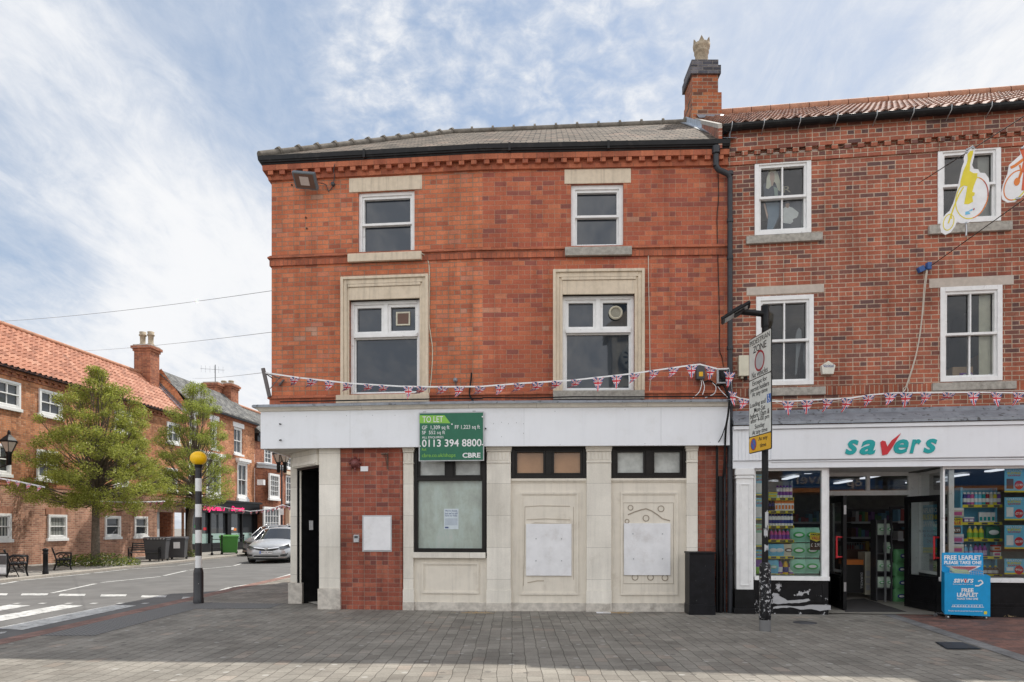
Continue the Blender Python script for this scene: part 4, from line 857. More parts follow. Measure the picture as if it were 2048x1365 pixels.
# recessed lobby: left and right return glazing, door frame, transom
wl0,wr0=s_(1655,.1),s_(1886,.1); hl=(Vector((5.97,12.85))-S_.O).dot(S_.e); hr=(Vector((7.36,12.65))-S_.O).dot(S_.e)
b=MB()
for s0,sd_ in ((hl,-.08),(hr,0)):
    S_.box(b,s0+sd_,s0+sd_+(.08 if sd_ else .36),DZ-.08,DZ,.015,zh0)
S_.box(b,hl,hr,DZ-.08,DZ,zh0-.05,zh0+.1); zt0=z_(1750,991,DZ); S_.box(b,hl,hr,DZ-.08,DZ,zt0,zt0+.09)
S_.box(b,hl+(hr-hl)*.5-.03,hl+(hr-hl)*.5+.03,DZ-.08,DZ,zt0+.09,zh0-.05)
part('door_frame',b,M['white'],SB,bevel=.003)
b=MB(); S_.quad(b,hl,hr,DZ-.04,zt0+.09,zh0-.05); part('transom_pane',b,M['glass'],SB)
b=MB(); W_=S_.W; b.face([W_(wl0,.1,zh0+.02),W_(wr0+.05,.1,zh0+.02),W_(wr0+.05,DZ-.1,zh0+.02),W_(wl0-.3,DZ-.1,zh0+.02)]); part('lobby_ceiling',b,M['white'],SB)
def ret(pa,pb,lab):
    pa=S_.W(*pa,0).xy; pb=S_.W(*pb,0).xy; mm=(pb.y-pa.y)/(pb.x-pa.x) if abs(pb.x-pa.x)>1e-4 else 1e4
    q=Pl(pa.x,pa.y,mm); L=(pb-pa).dot(q.e); s0,s1=min(0,L),max(0,L); f=MB()
    q.ring(f,s0,s1,zc,zh0,.05,-.04,.04); q.box(f,s0,s1,-.03,.03,0.02,zc,1)
    w=part('side_window',f,[M['white'],M['black']],SB,lab); g=MB(); q.quad(g,s0+.05,s1-.05,0,zc+.05,zh0-.05); part('pane',g,M['glass_door'],w); return q,s0,s1
ret((wl0,.05),(hl-.04,DZ-.02),'left return glazing of the doorway'); RQ=ret((s_(1903,.03),.03),(hr+.21,DZ-.02),'right return glazing of the doorway')
# open door leaves
def leaf(h,f,lab,x):
    mm=(f[1]-h[1])/(f[0]-h[0]); q=Pl(h[0],h[1],mm); L=(Vector(f)-q.O).dot(q.e); s0,s1=min(0,L),max(0,L); b=MB()
    q.ring(b,s0,s1,.03,2.03,.11,-.03,.03,0); q.box(b,s0+.11,s1-.11,-.03,.03,.14,.62,0); q.ring(b,s0+.14,s1-.14,.18,.58,.03,.03,.04,0); q.ring(b,s0+.14,s1-.14,.18,.58,.03,-.04,-.03,0)
    b2=MB(); q.quad(b2,s0+.11,s1-.11,0,.62,1.92); o=part('door_leaf',b,M['black'],SB,lab,bevel=.003); part('pane',b2,M['glass_door'],o)
    b3=MB(); sf=s1-.06 if abs(L-s1)<1e-6 else s0+.06
    for zz in (.95,1.3): b3.tube([q.W(sf,.03*x,zz),q.W(sf,.12*x,zz)],.015,8)
    b3.tube([q.W(sf,.12*x,.93),q.W(sf,.12*x,1.32)],.018,8); part('handle',b3,M['red'],o)
    b4=MB()
    for zz in (.35,1.7): q.box(b4,(s1+.001 if sf>0 else s0-.006),(s1+.006 if sf>0 else s0-.001),-.02,.02,zz,zz+.16)
    part('lock_plate',b4,M['steel'],o)
leaf((5.97,12.84),(5.83,11.95),'left door leaf standing open',-1); leaf((7.22,12.52),(7.33,11.6),'right door leaf standing open',1)
b=MB(); b.face([G(1684,1200,.02),G(1728,1197,.02),G(1814,1224,.02),G(1690,1224,.02)]); solo('door_mat',b,plain('grey_mat',(.075,.07,.068),.95),'dark grey mat inside the shop doorway','door mat')
# -------- products: one of each kind, then copies
def mk(name,label,cat,parts,group=None):
    t=thing(name,label,cat,(0,0,0),group)
    for n,mb,mm in parts: part(n,mb,mm,t)
    return t
def can(name,body,cap,h=.22,r=.028):
    a=MB(); a.lathe((0,0,0),[(r,0),(r,h*.75),(r*.6,h*.83),(r*.5,h*.83)],12); c=MB(); c.lathe((0,0,h*.83),[(r*.75,0),(r*.7,h*.15),(.001,h*.17)],12); l=MB(); l.lathe((0,0,h*.2),[(r+.001,0),(r+.001,h*.3)],12)
    return lambda lab,cat,grp: mk(name,lab,cat,[('body',a,body),('cap',c,cap),('label_band',l,cap)],grp)
def bottle(name,body,cap,h=.24,r=.035,lb=None):
    a=MB(); a.lathe((0,0,0),[(r,0),(r,h*.55),(r*.8,h*.7),(r*.35,h*.82),(r*.35,h*.86)],12); c=MB(); c.lathe((0,0,h*.86),[(r*.42,0),(r*.42,h*.12),(.001,h*.14)],10); l=MB(); l.lathe((0,0,h*.12),[(r+.001,0),(r+.001,h*.35)],12)
    return lambda lab,cat,grp: mk(name,lab,cat,[('body',a,body),('cap',c,cap),('label_band',l,lb or cap)],grp)
def carton(name,body,top,w=.09,h=.2,d=.06,band=None):
    a=MB(); a.box(-w/2,w/2,-d/2,d/2,0,h*.72); c=MB(); c.box(-w/2,w/2,-d/2,d/2,h*.721,h); l=MB(); l.box(-w*.35,w*.35,-d/2-.003,-d/2-.001,h*.15,h*.55)
    return lambda lab,cat,grp: mk(name,lab,cat,[('box',a,body),('lid',c,top),('print',l,band or top)],grp)
def pack(name,body,pr,w=.24,h=.3,d=.12):   # soft plastic pack
    a=MB(); n=8; vs=[]; 
    for i in range(n+1):
        t=i/n; bw=w/2*(.92+.08*math.sin(math.pi*t)); bd=d/2*(.35+.65*math.sin(math.pi*min(1,max(0,t*.9+.05))))
        for q in range(12):
            aa=2*math.pi*q/12; cx=math.copysign(abs(math.cos(aa))**.5,math.cos(aa)); cy=math.copysign(abs(math.sin(aa))**.6,math.sin(aa)); vs.append((bw*cx,bd*cy,h*t))
    fs=[(i*12+j,i*12+(j+1)%12,(i+1)*12+(j+1)%12,(i+1)*12+j) for i in range(n) for j in range(12)]+[tuple(range(12)),tuple(n*12+j for j in range(11,-1,-1))]
    a.mesh(vs,fs,0,True); c=MB(); c.lathe((0,-d/2-.004,h*.5),[(w*.33,0),(w*.3,.006),(.001,.008)],14,axis=(0,-1,0)); 
    for v in c.v: v.z=h*.5+(v.z-h*.5)*.55
    l=MB(); l.lathe((0,-d/2-.012,h*.5),[(w*.22,0),(.001,.002)],14,axis=(0,-1,0))
    for v in l.v: v.z=h*.5+(v.z-h*.5)*.4
    return lambda lab,cat,grp: mk(name,lab,cat,[('wrap',a,body),('print',c,pr),('print_centre',l,M['wh'])],grp)
ROT=math.atan(-.1365)
def row(maker,pl_,us,v,d,lab,cat,grp,sc=1.0,cols=None):
    """stand copies of one product on a shelf top seen at photo row v"""
    proto=None; zz=pl_.z(sum(us)/len(us),v,d)
    for i,u in enumerate(us):
        p=pl_.W(pl_.s(u,d),d,zz)
        if proto is None: proto=maker(lab,cat,grp); o=proto; o.location=p; o.rotation_euler=(0,0,ROT); o.scale=(sc,)*3
        else: o=copy_tree(proto,p,ROT,sc)
    return proto
def shelfunit(name,lab,u0,u1,vs,d,lipv=3.5):
    t=thing(name,lab,'shelf unit',S_.W(s_((u0+u1)/2,d),d-.15,.0)); b=MB(); z0=z_(u0,vs[-1]+2,d)
    S_.box(b,s_(u0,d),s_(u1,d),d-.34,d-.32,z0,z_(u0,vs[0]-35,d)); S_.box(b,s_(u0,d)-.03,s_(u0,d),d-.32,d,0.02,z_(u0,vs[0]-35,d)); S_.box(b,s_(u1,d),s_(u1,d)+.03,d-.32,d-.2,0.02,z_(u0,vs[0]-35,d)); part('back_panel',b,M['sky'] if 'right' in lab else M['ltgrey'],t)
    for v in vs:
        zz=z_((u0+u1)/2,v,d); b=MB(); S_.box(b,s_(u0,d),s_(u1,d),d-.318,d,zz-.02,zz-.002); sh=part('shelf',b,M['ltgrey'],t)
        b=MB(); S_.box(b,s_(u0,d),s_(u1,d),d+.001,d+.008,zz-.045,zz+.003,0)
        for q in (.2,.55,.85): S_.box(b,s_(u0,d)+(s_(u1,d)-s_(u0,d))*q-.04,s_(u0,d)+(s_(u1,d)-s_(u0,d))*q+.05,d+.008,d+.011,zz-.038,zz-.006,1)
        part('price_strip',b,[M['ylw'],M['dkgrey']],sh)
    return t
LD=-.35
shelfunit('display_shelf','stocked shelf unit in the left shop window with yellow price strips',1536,1588,(996,1022,1052,1080,1113,1148),LD)
row(can('spray_can',M['wh'],M['purple']),S_,(1555,1561.5,1568,1574.5,1581),996,LD-.07,'white spray can with purple cap on the top shelf of the left shop window','spray can','spray cans on the top left shelf',1.0)
row(carton('carton',M['mint'],M['ylw'],w=.11,h=.1),S_,(1541,1547.5),996,LD-.07,'low mint and yellow carton on the top shelf of the left shop window','carton','mint cartons')
row(carton('carton',M['wh'],M['orange'],w=.05,h=.18),S_,(1552,1558.5,1565,1571.5,1578,1584),1022,LD-.07,'white carton with orange top on the second shelf of the left shop window','carton','white cartons with orange tops')
row(bottle('bottle',M['navy'],M['blk'],h=.17,r=.025),S_,(1539.5,1545.5),1022,LD-.07,'dark blue bottle beside the orange topped cartons','bottle','dark blue bottles')
row(can('spray_can',M['wh'],M['navy'],h=.21),S_,(1540,1546,1552,1558,1564,1570,1576,1582.5),1052,LD-.07,'white spray can with blue band on the third shelf of the left shop window','spray can','blue banded spray cans')
row(bottle('bottle',M['pink'],M['sky'],h=.19,r=.035,lb=M['purple']),S_,(1543,1551,1559,1567,1575,1583),1080,LD-.07,'pink and purple bottle on the fourth shelf of the left shop window','bottle','pink bottles')
row(pack('nappy_pack',M['sky'],M['wh'],w=.2,h=.22,d=.1),S_,(1545,1558),1113,LD-.07,'blue soft pack on the fifth shelf of the left shop window','pack','blue soft packs')
row(pack('nappy_pack',M['cream'],M['brown'],w=.2,h=.22,d=.1),S_,(1576,),1113,LD-.07,'beige soft pack with a brown print on the fifth shelf of the left shop window','pack',None)
row(bottle('bottle',M['purple'],M['blk'],h=.26,r=.045,lb=M['wh']),S_,(1560,1582),1148,LD-.08,'large purple bottle with white label on the bottom shelf of the left shop window','bottle','large purple bottles')
row(bottle('bottle',M['yellow'],M['blk'],h=.26,r=.045,lb=M['navy']),S_,(1571,),1148,LD-.08,'large yellow bottle between the two purple ones on the bottom shelf','bottle',None)
row(pack('nappy_pack',M['sky'],M['mint'],w=.2,h=.25,d=.1),S_,(1546,),1148,LD-.08,'pale blue soft pack on the bottom shelf of the left shop window','pack',None)
pk=pack('tissue_pack',M['mint'],M['grn'],w=.3,h=.26,d=.2)('green tissue roll pack stacked in the left shop window','tissue pack','green tissue packs in the left shop window')
lst=[(u,v) for v in (1148,1116,1085) for u in (1598,1625)]
for i,(u,v) in enumerate(lst):
    p=S_.W(s_(u,LD),LD-.1,z_(u,v,LD)); 
    if i==0: pk.location=p; pk.rotation_euler=(0,0,ROT)
    else: copy_tree(pk,p,ROT)
b=MB(); S_.box(b,s_(1510,LD),s_(1642,LD),-.9,-.02,.03,z_(1600,1150,LD)); solo('window_plinth',b,M['ltgrey'],'low grey display plinth along the floor of the left shop window','plinth')
b=MB(); S_.box(b,s_(1892,LD),s_(2200,LD),-.9,-.02,.03,z_(1950,1152,LD)); solo('window_plinth',b,M['ltgrey'],'low grey display plinth along the floor of the right shop window','plinth')
def poster(name,pl,u0,v0,u1,v1,d,body,lab,lines,cat='poster',extra=None,loc=None):
    t=thing(name,lab,cat,pl.at((u0+u1)/2,v1,d)); b=MB(); pl.pbox(b,u0,v0,u1,v1,d-.004,d); part('sheet',b,body,t)
    for n,(txt,a0,b0,a1,b1,mt_,off) in enumerate(lines):
        b=MB(); text_px(b,pl,txt,a0,b0,a1,b1,d+.003,th=.002,off=off); part('lettering',b,mt_,t)
    if extra:
        for n,(pts,mm,dd) in enumerate(extra):
            b=MB(); b.face([pl.at(u,v,d+dd) for u,v in pts]); part('print',b,mm,t)
    return t
Bq=lambda u0,v0,u1,v1:[(u0,v0),(u1,v0),(u1,v1),(u0,v1)]
cir=lambda u,v,r:[(u+r*math.cos(R(a)),v+r*math.sin(R(a))) for a in range(0,360,24)]
for i,(v0,v1,c,w) in enumerate(((949,991,'sky','topmost'),(996,1040,'sky','second'),(1048,1094,'mint','third'),(1100,1119,'sky','fourth'))):
    poster('promotion_poster',S_,1509,v0,1536,v1,-.1,M[c],f'{w} of the four promotion posters at the left edge of the left shop window',[('INFLATION',1511,v0+3,1534,v0+7,M['ylw'],.02),('SAVINGS',1513,v0+9,1532,v0+13,M['red'],.02)],
      extra=[(Bq(1512,v0+18 if v1-v0>30 else v0+14,1524,v1-5),M['wh'],.002),(cir(1530,v1-8,5),M['red'],.0025),(Bq(1509,v1-3,1536,v1),M['ylw'],.0015)])
b_=poster('promotion_card',S_,1509,1120,1535,1148,-.1,M['purple'],'purple card at the bottom left corner of the left shop window',[],extra=[(Bq(1509,1134,1535,1148),M['lime'],.001)],cat='card')
t=poster('price_sign',S_,1620,1066,1646,1101,0.0,M['blk'],'black and yellow price sign reading £2.99 in the left shop window',[('AMAZING',1621.5,1067.5,1644.5,1071.5,M['blk'],.02),('VALUE',1623,1073,1643,1080,M['red'],.03),('£  2.99',1622,1087,1641,1094,M['wh'],.01)],'price sign',extra=[([(1620,1066),(1646,1066),(1646,1079),(1633,1084),(1620,1079)],M['ylw'],.001)])
# right window
RD=-.35
shelfunit('display_shelf','stocked shelf unit in the right shop window beside the blue posters',1925,2004,(1010,1045,1078,1113,1149),RD)
cs=['navy','purple','pink','sky','sky','teal','crimson','cream','ylw','purple']
for i,c in enumerate(cs):
    row(can('spray_can',M[c],M['wh'],h=.22,r=.03),S_,(1929+i*7.6,),1010,RD-.07,f'{["dark blue","purple","pink","pale blue","light blue","teal","red","cream","yellow","violet"][i]} spray can in the top row of the right shop window','spray can',None)
row(carton('refill_card',M['wh'],M['wh'],w=.06,h=.17,d=.03,band=M['teal']),S_,(1961,1969,1977,1985.5),1045,RD-.07,'white refill carton with teal print on the second shelf of the right shop window','carton','white refill cartons')
row(carton('carton',M['purple'],M['wh'],w=.09,h=.09,d=.06),S_,(1931,1941),1045,RD-.07,'small purple carton on the second shelf of the right shop window','carton','small purple cartons')
row(bottle('bottle',M['ylw'],M['wh'],h=.22,r=.042,lb=M['lime']),S_,(1939,1950.5,1962),1078,RD-.08,'yellow washing up bottle on the third shelf of the right shop window','bottle','yellow washing up bottles')
row(pack('tablet_pack',M['green'],M['wh'],w=.24,h=.22,d=.08),S_,(1985,),1078,RD-.08,'dark green pack with a white disc on the third shelf of the right shop window','pack',None)
row(bottle('bottle',M['sky'],M['wh'],h=.2,r=.035,lb=M['lilac']),S_,(1931,1941),1113,RD-.08,'pale blue bottle on the fourth shelf of the right shop window','bottle','pale blue bottles')
row(bottle('bottle',M['purple'],M['blk'],h=.22,r=.035,lb=M['lilac']),S_,(1951,1960,1969),1113,RD-.08,'violet bottle with lilac label on the fourth shelf of the right shop window','bottle','violet bottles')
row(carton('tub',M['wh'],M['red'],w=.12,h=.1,d=.1,band=M['pink']),S_,(1991,),1113,RD-.08,'lower white tub with red lid on the fourth shelf of the right shop window','tub',None)
row(carton('tub',M['wh'],M['red'],w=.12,h=.09,d=.1,band=M['orange']),S_,(1991,),1101,RD-.08,'upper white tub with red lid on the fourth shelf of the right shop window','tub',None)
row(bottle('jar',M['brown'],M['ylw'],h=.15,r=.045,lb=M['wh']),S_,(1969,1980,1991),1149,RD-.08,'brown jar with yellow lid on the bottom shelf of the right shop window','jar','brown jars')
row(bottle('bottle',M['pink'],M['wh'],h=.2,r=.045,lb=M['purple']),S_,(1931,1943,1955),1149,RD-.08,'pink bottle on the bottom shelf of the right shop window','bottle','pink bottles at the bottom right')
k=0
for v,lab in ((1148,'lowest'),(1128,'second from the bottom'),(1106,'middle'),(1086,'fourth from the bottom'),(1034,'topmost')):
    row(carton('stacked_box',M['lilac'] if k%2 else M['cream'],M['wh'],w=.2,h=.15,d=.2,band=M['pink']),S_,(1909,),v,-.35,f'{"lilac" if k%2 else "cream"} box, {lab} in the stack at the left of the right window','box',None); k+=1
poster('price_sign',S_,1899,1036,1925,1051,0,M['ylw'],'yellow AMAZING VALUE sign in the right shop window',[('AMAZING',1900,1037.5,1923,1041.5,M['blk'],.02),('VALUE',1902,1043,1922,1049.5,M['red'],.03)],'price sign')
poster('price_sign',S_,1898,1055,1922,1067,0,M['brown'],'brown price sign reading £4.99 in the right shop window',[('£ 4.99',1901,1058,1920,1064,M['wh'],.01)],'price sign')
for i,(v0,v1,pr) in enumerate(((938,985,'£3.99'),(995,1041,'£7.99'),(1051,1098,'£0.99'),(1118,1149,'95p'))):
    w=('topmost','second','third','lowest')[i]
    poster('promotion_poster',S_,2009,v0,2062,v1,.0,M['sky'],f'{w} of the four blue promotion posters at the right edge of the photo',[('INFLATION',2013,v0+1.5,2044,v0+5.5,M['wh'],.01),('BUSTING',2015,v0+6.5,2042,v0+11,M['ylw'],.03),('SAVINGS',2016,v0+12,2041,v0+15,M['red'],.02),(pr,2031,v0+30 if v1-v0>40 else v0+20,2045,v0+35 if v1-v0>40 else v0+25,M['wh'],.02)],
      extra=[(Bq(2013,v0+20 if v1-v0>40 else v0+17,2027,v1-7),M['brown'] if i==0 else M['wh'],.001),(cir(2038,(v0+32.5 if v1-v0>40 else v0+22.5),9),M['red'],.0015),(Bq(2009,v1-3,2062,v1),M['ylw'],.001)])
# poster in the side window
q,s0_,s1_=RQ
P2=Pl(q.O.x,q.O.y,1.0); P2.e=-q.e; P2.n=-q.n; P2.O=P2.O-P2.n*.03
poster('promotion_poster',P2,1842,1010,1882,1108,0,M['sky'],'tall blue INFLATION BUSTING SAVINGS poster behind the open right door',[('INFLATION',1844,1016,1880,1026,M['wh'],.03),('BUSTING',1846,1029,1878,1040,M['ylw'],.03),('SAVINGS',1845,1043,1879,1054,M['wh'],.03),('Buy In-store',1842,1060,1878,1066,M['navy'],.01),('& Online',1848,1069,1873,1075,M['navy'],.01),('24/7',1854,1079,1868,1086,M['navy'],.01),('savers.co.uk',1842,1098,1878,1103,M['teal'],.01)],
  extra=[(Bq(1842,1095,1882,1106),M['ylw'],.001),(Bq(1843,1014,1881,1042),flat('poster_blue',(.03,.25,.45)),.0008)])
# gondolas inside the shop
def gondola(x,y,lab,L=2.6,rows=5):
    t=thing('gondola_shelf',lab,'shelf unit',(x,y,0.02)); b=MB(); b.box(x-L/2,x+L/2,y-.02,y+.02,.02,1.9); part('back_panel',b,M['dkgrey'],t); st=MB()
    for r in range(rows):
        z=.15+r*.36; b=MB(); b.box(x-L/2,x+L/2,y-.3,y-.02,z-.02,z); b.box(x-L/2,x+L/2,y-.31,y-.3,z-.04,z+.01); part('shelf',b,M['ltgrey'],t)
        xx=x-L/2+.03
        while xx<x+L/2-.1:
            w=random.uniform(.05,.12); h=random.uniform(.1,.27); st.box(xx,xx+w-.01,y-.25,y-.06,z+.002,z+h,random.randrange(8)); xx+=w
    part('stock',st,[flat('stock_'+k,c) for k,c in (('white',(.4,.4,.4)),('blue',(.12,.25,.34)),('red',(.25,.05,.05)),('gold',(.3,.22,.06)),('violet',(.14,.08,.2)),('green',(.08,.2,.1)),('cream',(.35,.32,.25)),('brown',(.1,.06,.05)))],t,kind='stuff')
gondola(6.6,17.2,'stocked shelf run at the back of the shop seen through the doorway')
gondola(9.1,16.4,'stocked shelf run at the back of the shop behind the open right door',L=2.2); gondola(8.6,14.1,'stocked shelf run inside the shop behind the right display window',L=1.6)
gondola(5.3,14.6,'stocked shelf run inside the shop behind the left display window',L=1.2)
T=thing('display_stand','narrow dark display stand holding green tissue packs inside the doorway','display stand',(7.0,13.4,0.02))
sp2=Pl(7.0,13.4,-.1365); b=MB(); sp2.pbox(b,1752,1040,1785,1203,-.3,-.28); sp2.pbox(b,1752,1040,1755,1203,-.28,0); sp2.pbox(b,1782,1040,1785,1203,-.28,0); part('frame',b,M['dkgrey'],T)
b=MB(); sp2.pbox(b,1769,1037,1773,1206,0,.02); part('post',b,M['steel'],T)
for v in (1070,1107,1143,1176): b=MB(); sp2.pbox(b,1755,v,1782,v+2,-.28,.0); part('shelf',b,M['dkgrey'],T)
pk=pack('kitchen_roll_pack',M['rollw'],M['grn'],w=.16,h=.22,d=.14)('small green and white roll pack on the display stand in the doorway','roll pack','roll packs on the doorway stand')
for i,(u,v) in enumerate(((1760,1070),(1776,1070),(1776,1107),(1760,1143),(1776,1143),(1760,1176),(1776,1176))):
    p=sp2.W(sp2.s(u,-.1),-.1,sp2.z(u,v,-.1)); 
    if i==0: pk.location=p
    else: copy_tree(pk,p)
pk=pack('kitchen_roll_pack',M['rollg'],M['navy'],w=.24,h=.26,d=.2)('green roll pack in the floor stack right of the doorway stand','roll pack','roll packs stacked on the floor')
for i,(u,v) in enumerate(((1797,1205),(1799,1181),(1796,1158),(1798,1134))):
    p=sp2.W(sp2.s(u,-.1),-.1,sp2.z(1797,1205,-.1)+i*.262)
    if i==0: pk.location=p
    else: copy_tree(pk,p,.1*i)
T=thing('battery_display','black battery display box with DURACELL lettering inside the doorway','display box',(6.6,14.4,.02)); dp=Pl(6.8,14.2,-.1365)
b=MB(); dp.pbox(b,1690,1130,1727,1186,-.4,0,0); dp.pbox(b,1690,1120,1727,1130,-.4,0,1); part('box',b,[M['blk'],M['orange']],T)
b=MB(); vs,fs=text_mb('DURACELL',0,.0,.5,2); x0=min(v.x for v in vs);x1=max(v.x for v in vs);y0=min(v.y for v in vs);y1=max(v.y for v in vs)
sa,sb_=dp.s(1721.5,.005),dp.s(1725.5,.005); za,zb=dp.z(1723,1146,.005),dp.z(1723,1178,.005)
b.mesh([dp.W(sa+(v.y-y0)/(y1-y0)*(sb_-sa),.002+(.003 if v.z>0 else 0),za+(v.x-x0)/(x1-x0)*(zb-za)) for v in vs],fs); part('lettering',b,M['wh'],T)
T=thing('counter_unit','white counter unit with small drawers beside the battery display','counter',(7.0,14.0,.02)); b=MB(); dp.pbox(b,1730,1105,1751,1190,-.4,0,0); part('body',b,M['cream'],T)
for i in range(3):
    for j in range(2): b=MB(); dp.pbox(b,1732+j*9.5,1142+i*14,1740+j*9.5,1153+i*14,0,.01); part('drawer',b,M['ltgrey'],T)
T=thing('checkout_counter','brown checkout counter with baskets deep inside the doorway','counter',(6.4,15.4,.02)); dq=Pl(6.6,15.4,-.1365); b=MB(); dq.pbox(b,1685,1100,1735,1170,-.5,0); part('body',b,M['brown'],T)
b=MB()
for i in range(9): dq.pbox(b,1688+i*5,1085,1689+i*5,1100,-.3,-.28)
dq.pbox(b,1687,1085,1732,1086.5,-.31,-.27); part('basket_rail',b,M['steel'],T)
# ---- leaflet trolley
TP=Pl(7.35,10.85,-.12)
T=thing('leaflet_trolley','bright blue FREE LEAFLET dispenser on a wire trolley by the shop door','leaflet stand',TP.at(1930,1238,0))
b=MB(); d0=-.38
bl=[TP.at(1889,1229,0),TP.at(1980.5,1233.5,0)]; bt=[TP.at(1889,1146,0),TP.at(1981,1153,0)]
p0,p1=bl; q0,q1=bt; Lb=TP.at(1883,1221,-.3); Lt=TP.at(1882.5,1142,-.3); Rb=Lb+(p1-p0); Rt=Lt+(q1-q0)
ZT_=Vector((0,0,1)); b.box8([p0,p1,Rb,Lb,q0,q1,Rt,Lt]); part('box',b,M['blue'],T)
b=MB(); hp=Pl(TP.O.x,TP.O.y+.25,-.12); hp.pbox(b,1884,1106,1967,1150,-.01,.01); part('header_board',b,M['blue'],T,bevel=.01)
b=MB(); D=dict(th=.003)
text_px(b,hp,'FREE LEAFLET',1888.5,1111,1962,1120,.011,off=.03,**D); text_px(b,hp,'PLEASE TAKE ONE',1888.5,1122,1963,1129,.011,off=.03,**D)
part('header_lettering',b,M['wh'],T)
b=MB(); b.face([hp.at(1892,1132,.012),hp.at(1963,1132,.012),hp.at(1930,1149,.012)],0); b.face([hp.at(1900,1133.5,.014),hp.at(1955,1133.5,.014),hp.at(1930,1146,.014)],1); part('arrow',b,[M['wh'],M['red']],T)
b=MB(); text_px(b,TP,'savers',1907,1158,1947,1166,.002,shear=.25,off=.02,**D); text_px(b,TP,'Everyday low prices',1906,1168,1946,1170.5,.002,**D)
text_px(b,TP,'FREE',1923,1177,1947,1185,.002,off=.03,**D); text_px(b,TP,'LEAFLET',1914,1186,1956,1194,.002,off=.03,**D); text_px(b,TP,'PLEASE TAKE ONE',1914,1196,1956,1200,.002,off=.02,**D); text_px(b,TP,'Everyday value for you and your home at savers.co.uk',1897,1221,1965,1224.5,.002,**D)
x=1905
for k in range(11):
    w=4+(k*7)%4; h=4+(k*5)%5; TP.pbox(b,x,1214-h,x+w-.7,1214-h+.7,.001,.003); TP.pbox(b,x,1214-h,x+.6,1214,.001,.003); TP.pbox(b,x+w-1.2,1214-h,x+w-.7,1214,.001,.003); x+=w
TP.pbox(b,1903,1214,1968,1215,.001,.003)
squig(TP,[(1950,1172),(1958,1172),(1966,1166),(1962,1161),(1956,1163)],d=.003,w=.02)
part('lettering',b,M['wh'],T)
b=MB(); TP.pbox(b,1968,1223,1974,1229,.001,.003); part('price_spot',b,M['ylw'],T); b=MB(); text_px(b,TP,'v',1928,1158,1934,1166,.006,off=.02,th=.002); part('tick',b,M['red'],T)
b=MB()
for u in (1893,1900,1967,1974):
    p=TP.at(u,1231,-.05); b.tube([p,(p.x,p.y,.06)],.006,6); p2=p-TP.N()*.3; b.tube([p2,(p2.x,p2.y,.06)],.006,6); b.tube([(p.x,p.y,.07),(p2.x,p2.y,.07)],.006,6)
for u in (1894,1970):
    p=TP.at(u,1231,-.05); b.lathe(Vector((p.x-.012,p.y,.035)),[(.035,0),(.035,.025)],12,axis=(1,0,0)); b.lathe(Vector((p.x-.012,p.y+.3,.035)),[(.035,0),(.035,.025)],12,axis=(1,0,0))
g0=q0+Vector((.12,.05,.0)); g1=q1+Vector((-.08,.05,.0)); bk_=Vector((0,.25,.08))
for i in range(15):
    a=g0.lerp(g1,i/14)+ZT_*.0; b.tube([a+ZT_*-.05,a+ZT_*.07,a+bk_+ZT_*.06],.003,5)
for h in (.0,.035,.07): b.tube([g0+ZT_*h,g1+ZT_*h],.004,5)
part('wire_basket',b,M['steel'],T)
b=MB(); b.box8([g0+Vector((.1,.05,-.03)),g0+Vector((.35,.05,-.03)),g0+Vector((.35,.2,.05)),g0+Vector((.1,.2,.05)),g0+Vector((.1,.05,0)),g0+Vector((.35,.05,0)),g0+Vector((.35,.2,.08)),g0+Vector((.1,.2,.08))]); solo('leaflets',b,flat('leaflet_print',(.4,.5,.25)),'pile of printed leaflets in the basket of the blue trolley','leaflets')
# --- wall fixtures
T=thing('alarm_box','white pentagonal alarm box with small Initial lettering on the brown brick','alarm box',S_.at(1656,750,.05))
b=MB(); pts=[(1643,731),(1657,722),(1671,731),(1667,748),(1646,748)]; b.prism([S_.at(u,v,.1) for u,v in pts],S_.N(),.1); part('case',b,M['cream'] if 0 else flat('alarm_cream',(.66,.64,.56)),T,bevel=.01)
b=MB(); text_px(b,S_,'Initial',1651,729,1667,735,.101,th=.002); S_.pbox(b,1646.5,730,1649.5,731.5,.1,.102); S_.pbox(b,1648,732.5,1650,734.5,.1,.102); part('lettering',b,M['navy'],T)
b=MB(); S_.pbox(b,1478,711,1498,752,0,.14,0); S_.pbox(b,1482,752,1487,757,.02,.1,0); S_.pbox(b,1490,752,1495,760,.02,.08,1); solo('meter_box',b,[M['cream'],M['black']],'cream plastic service box on the brown brick half hidden by the zone sign','service box',bevel=.006)
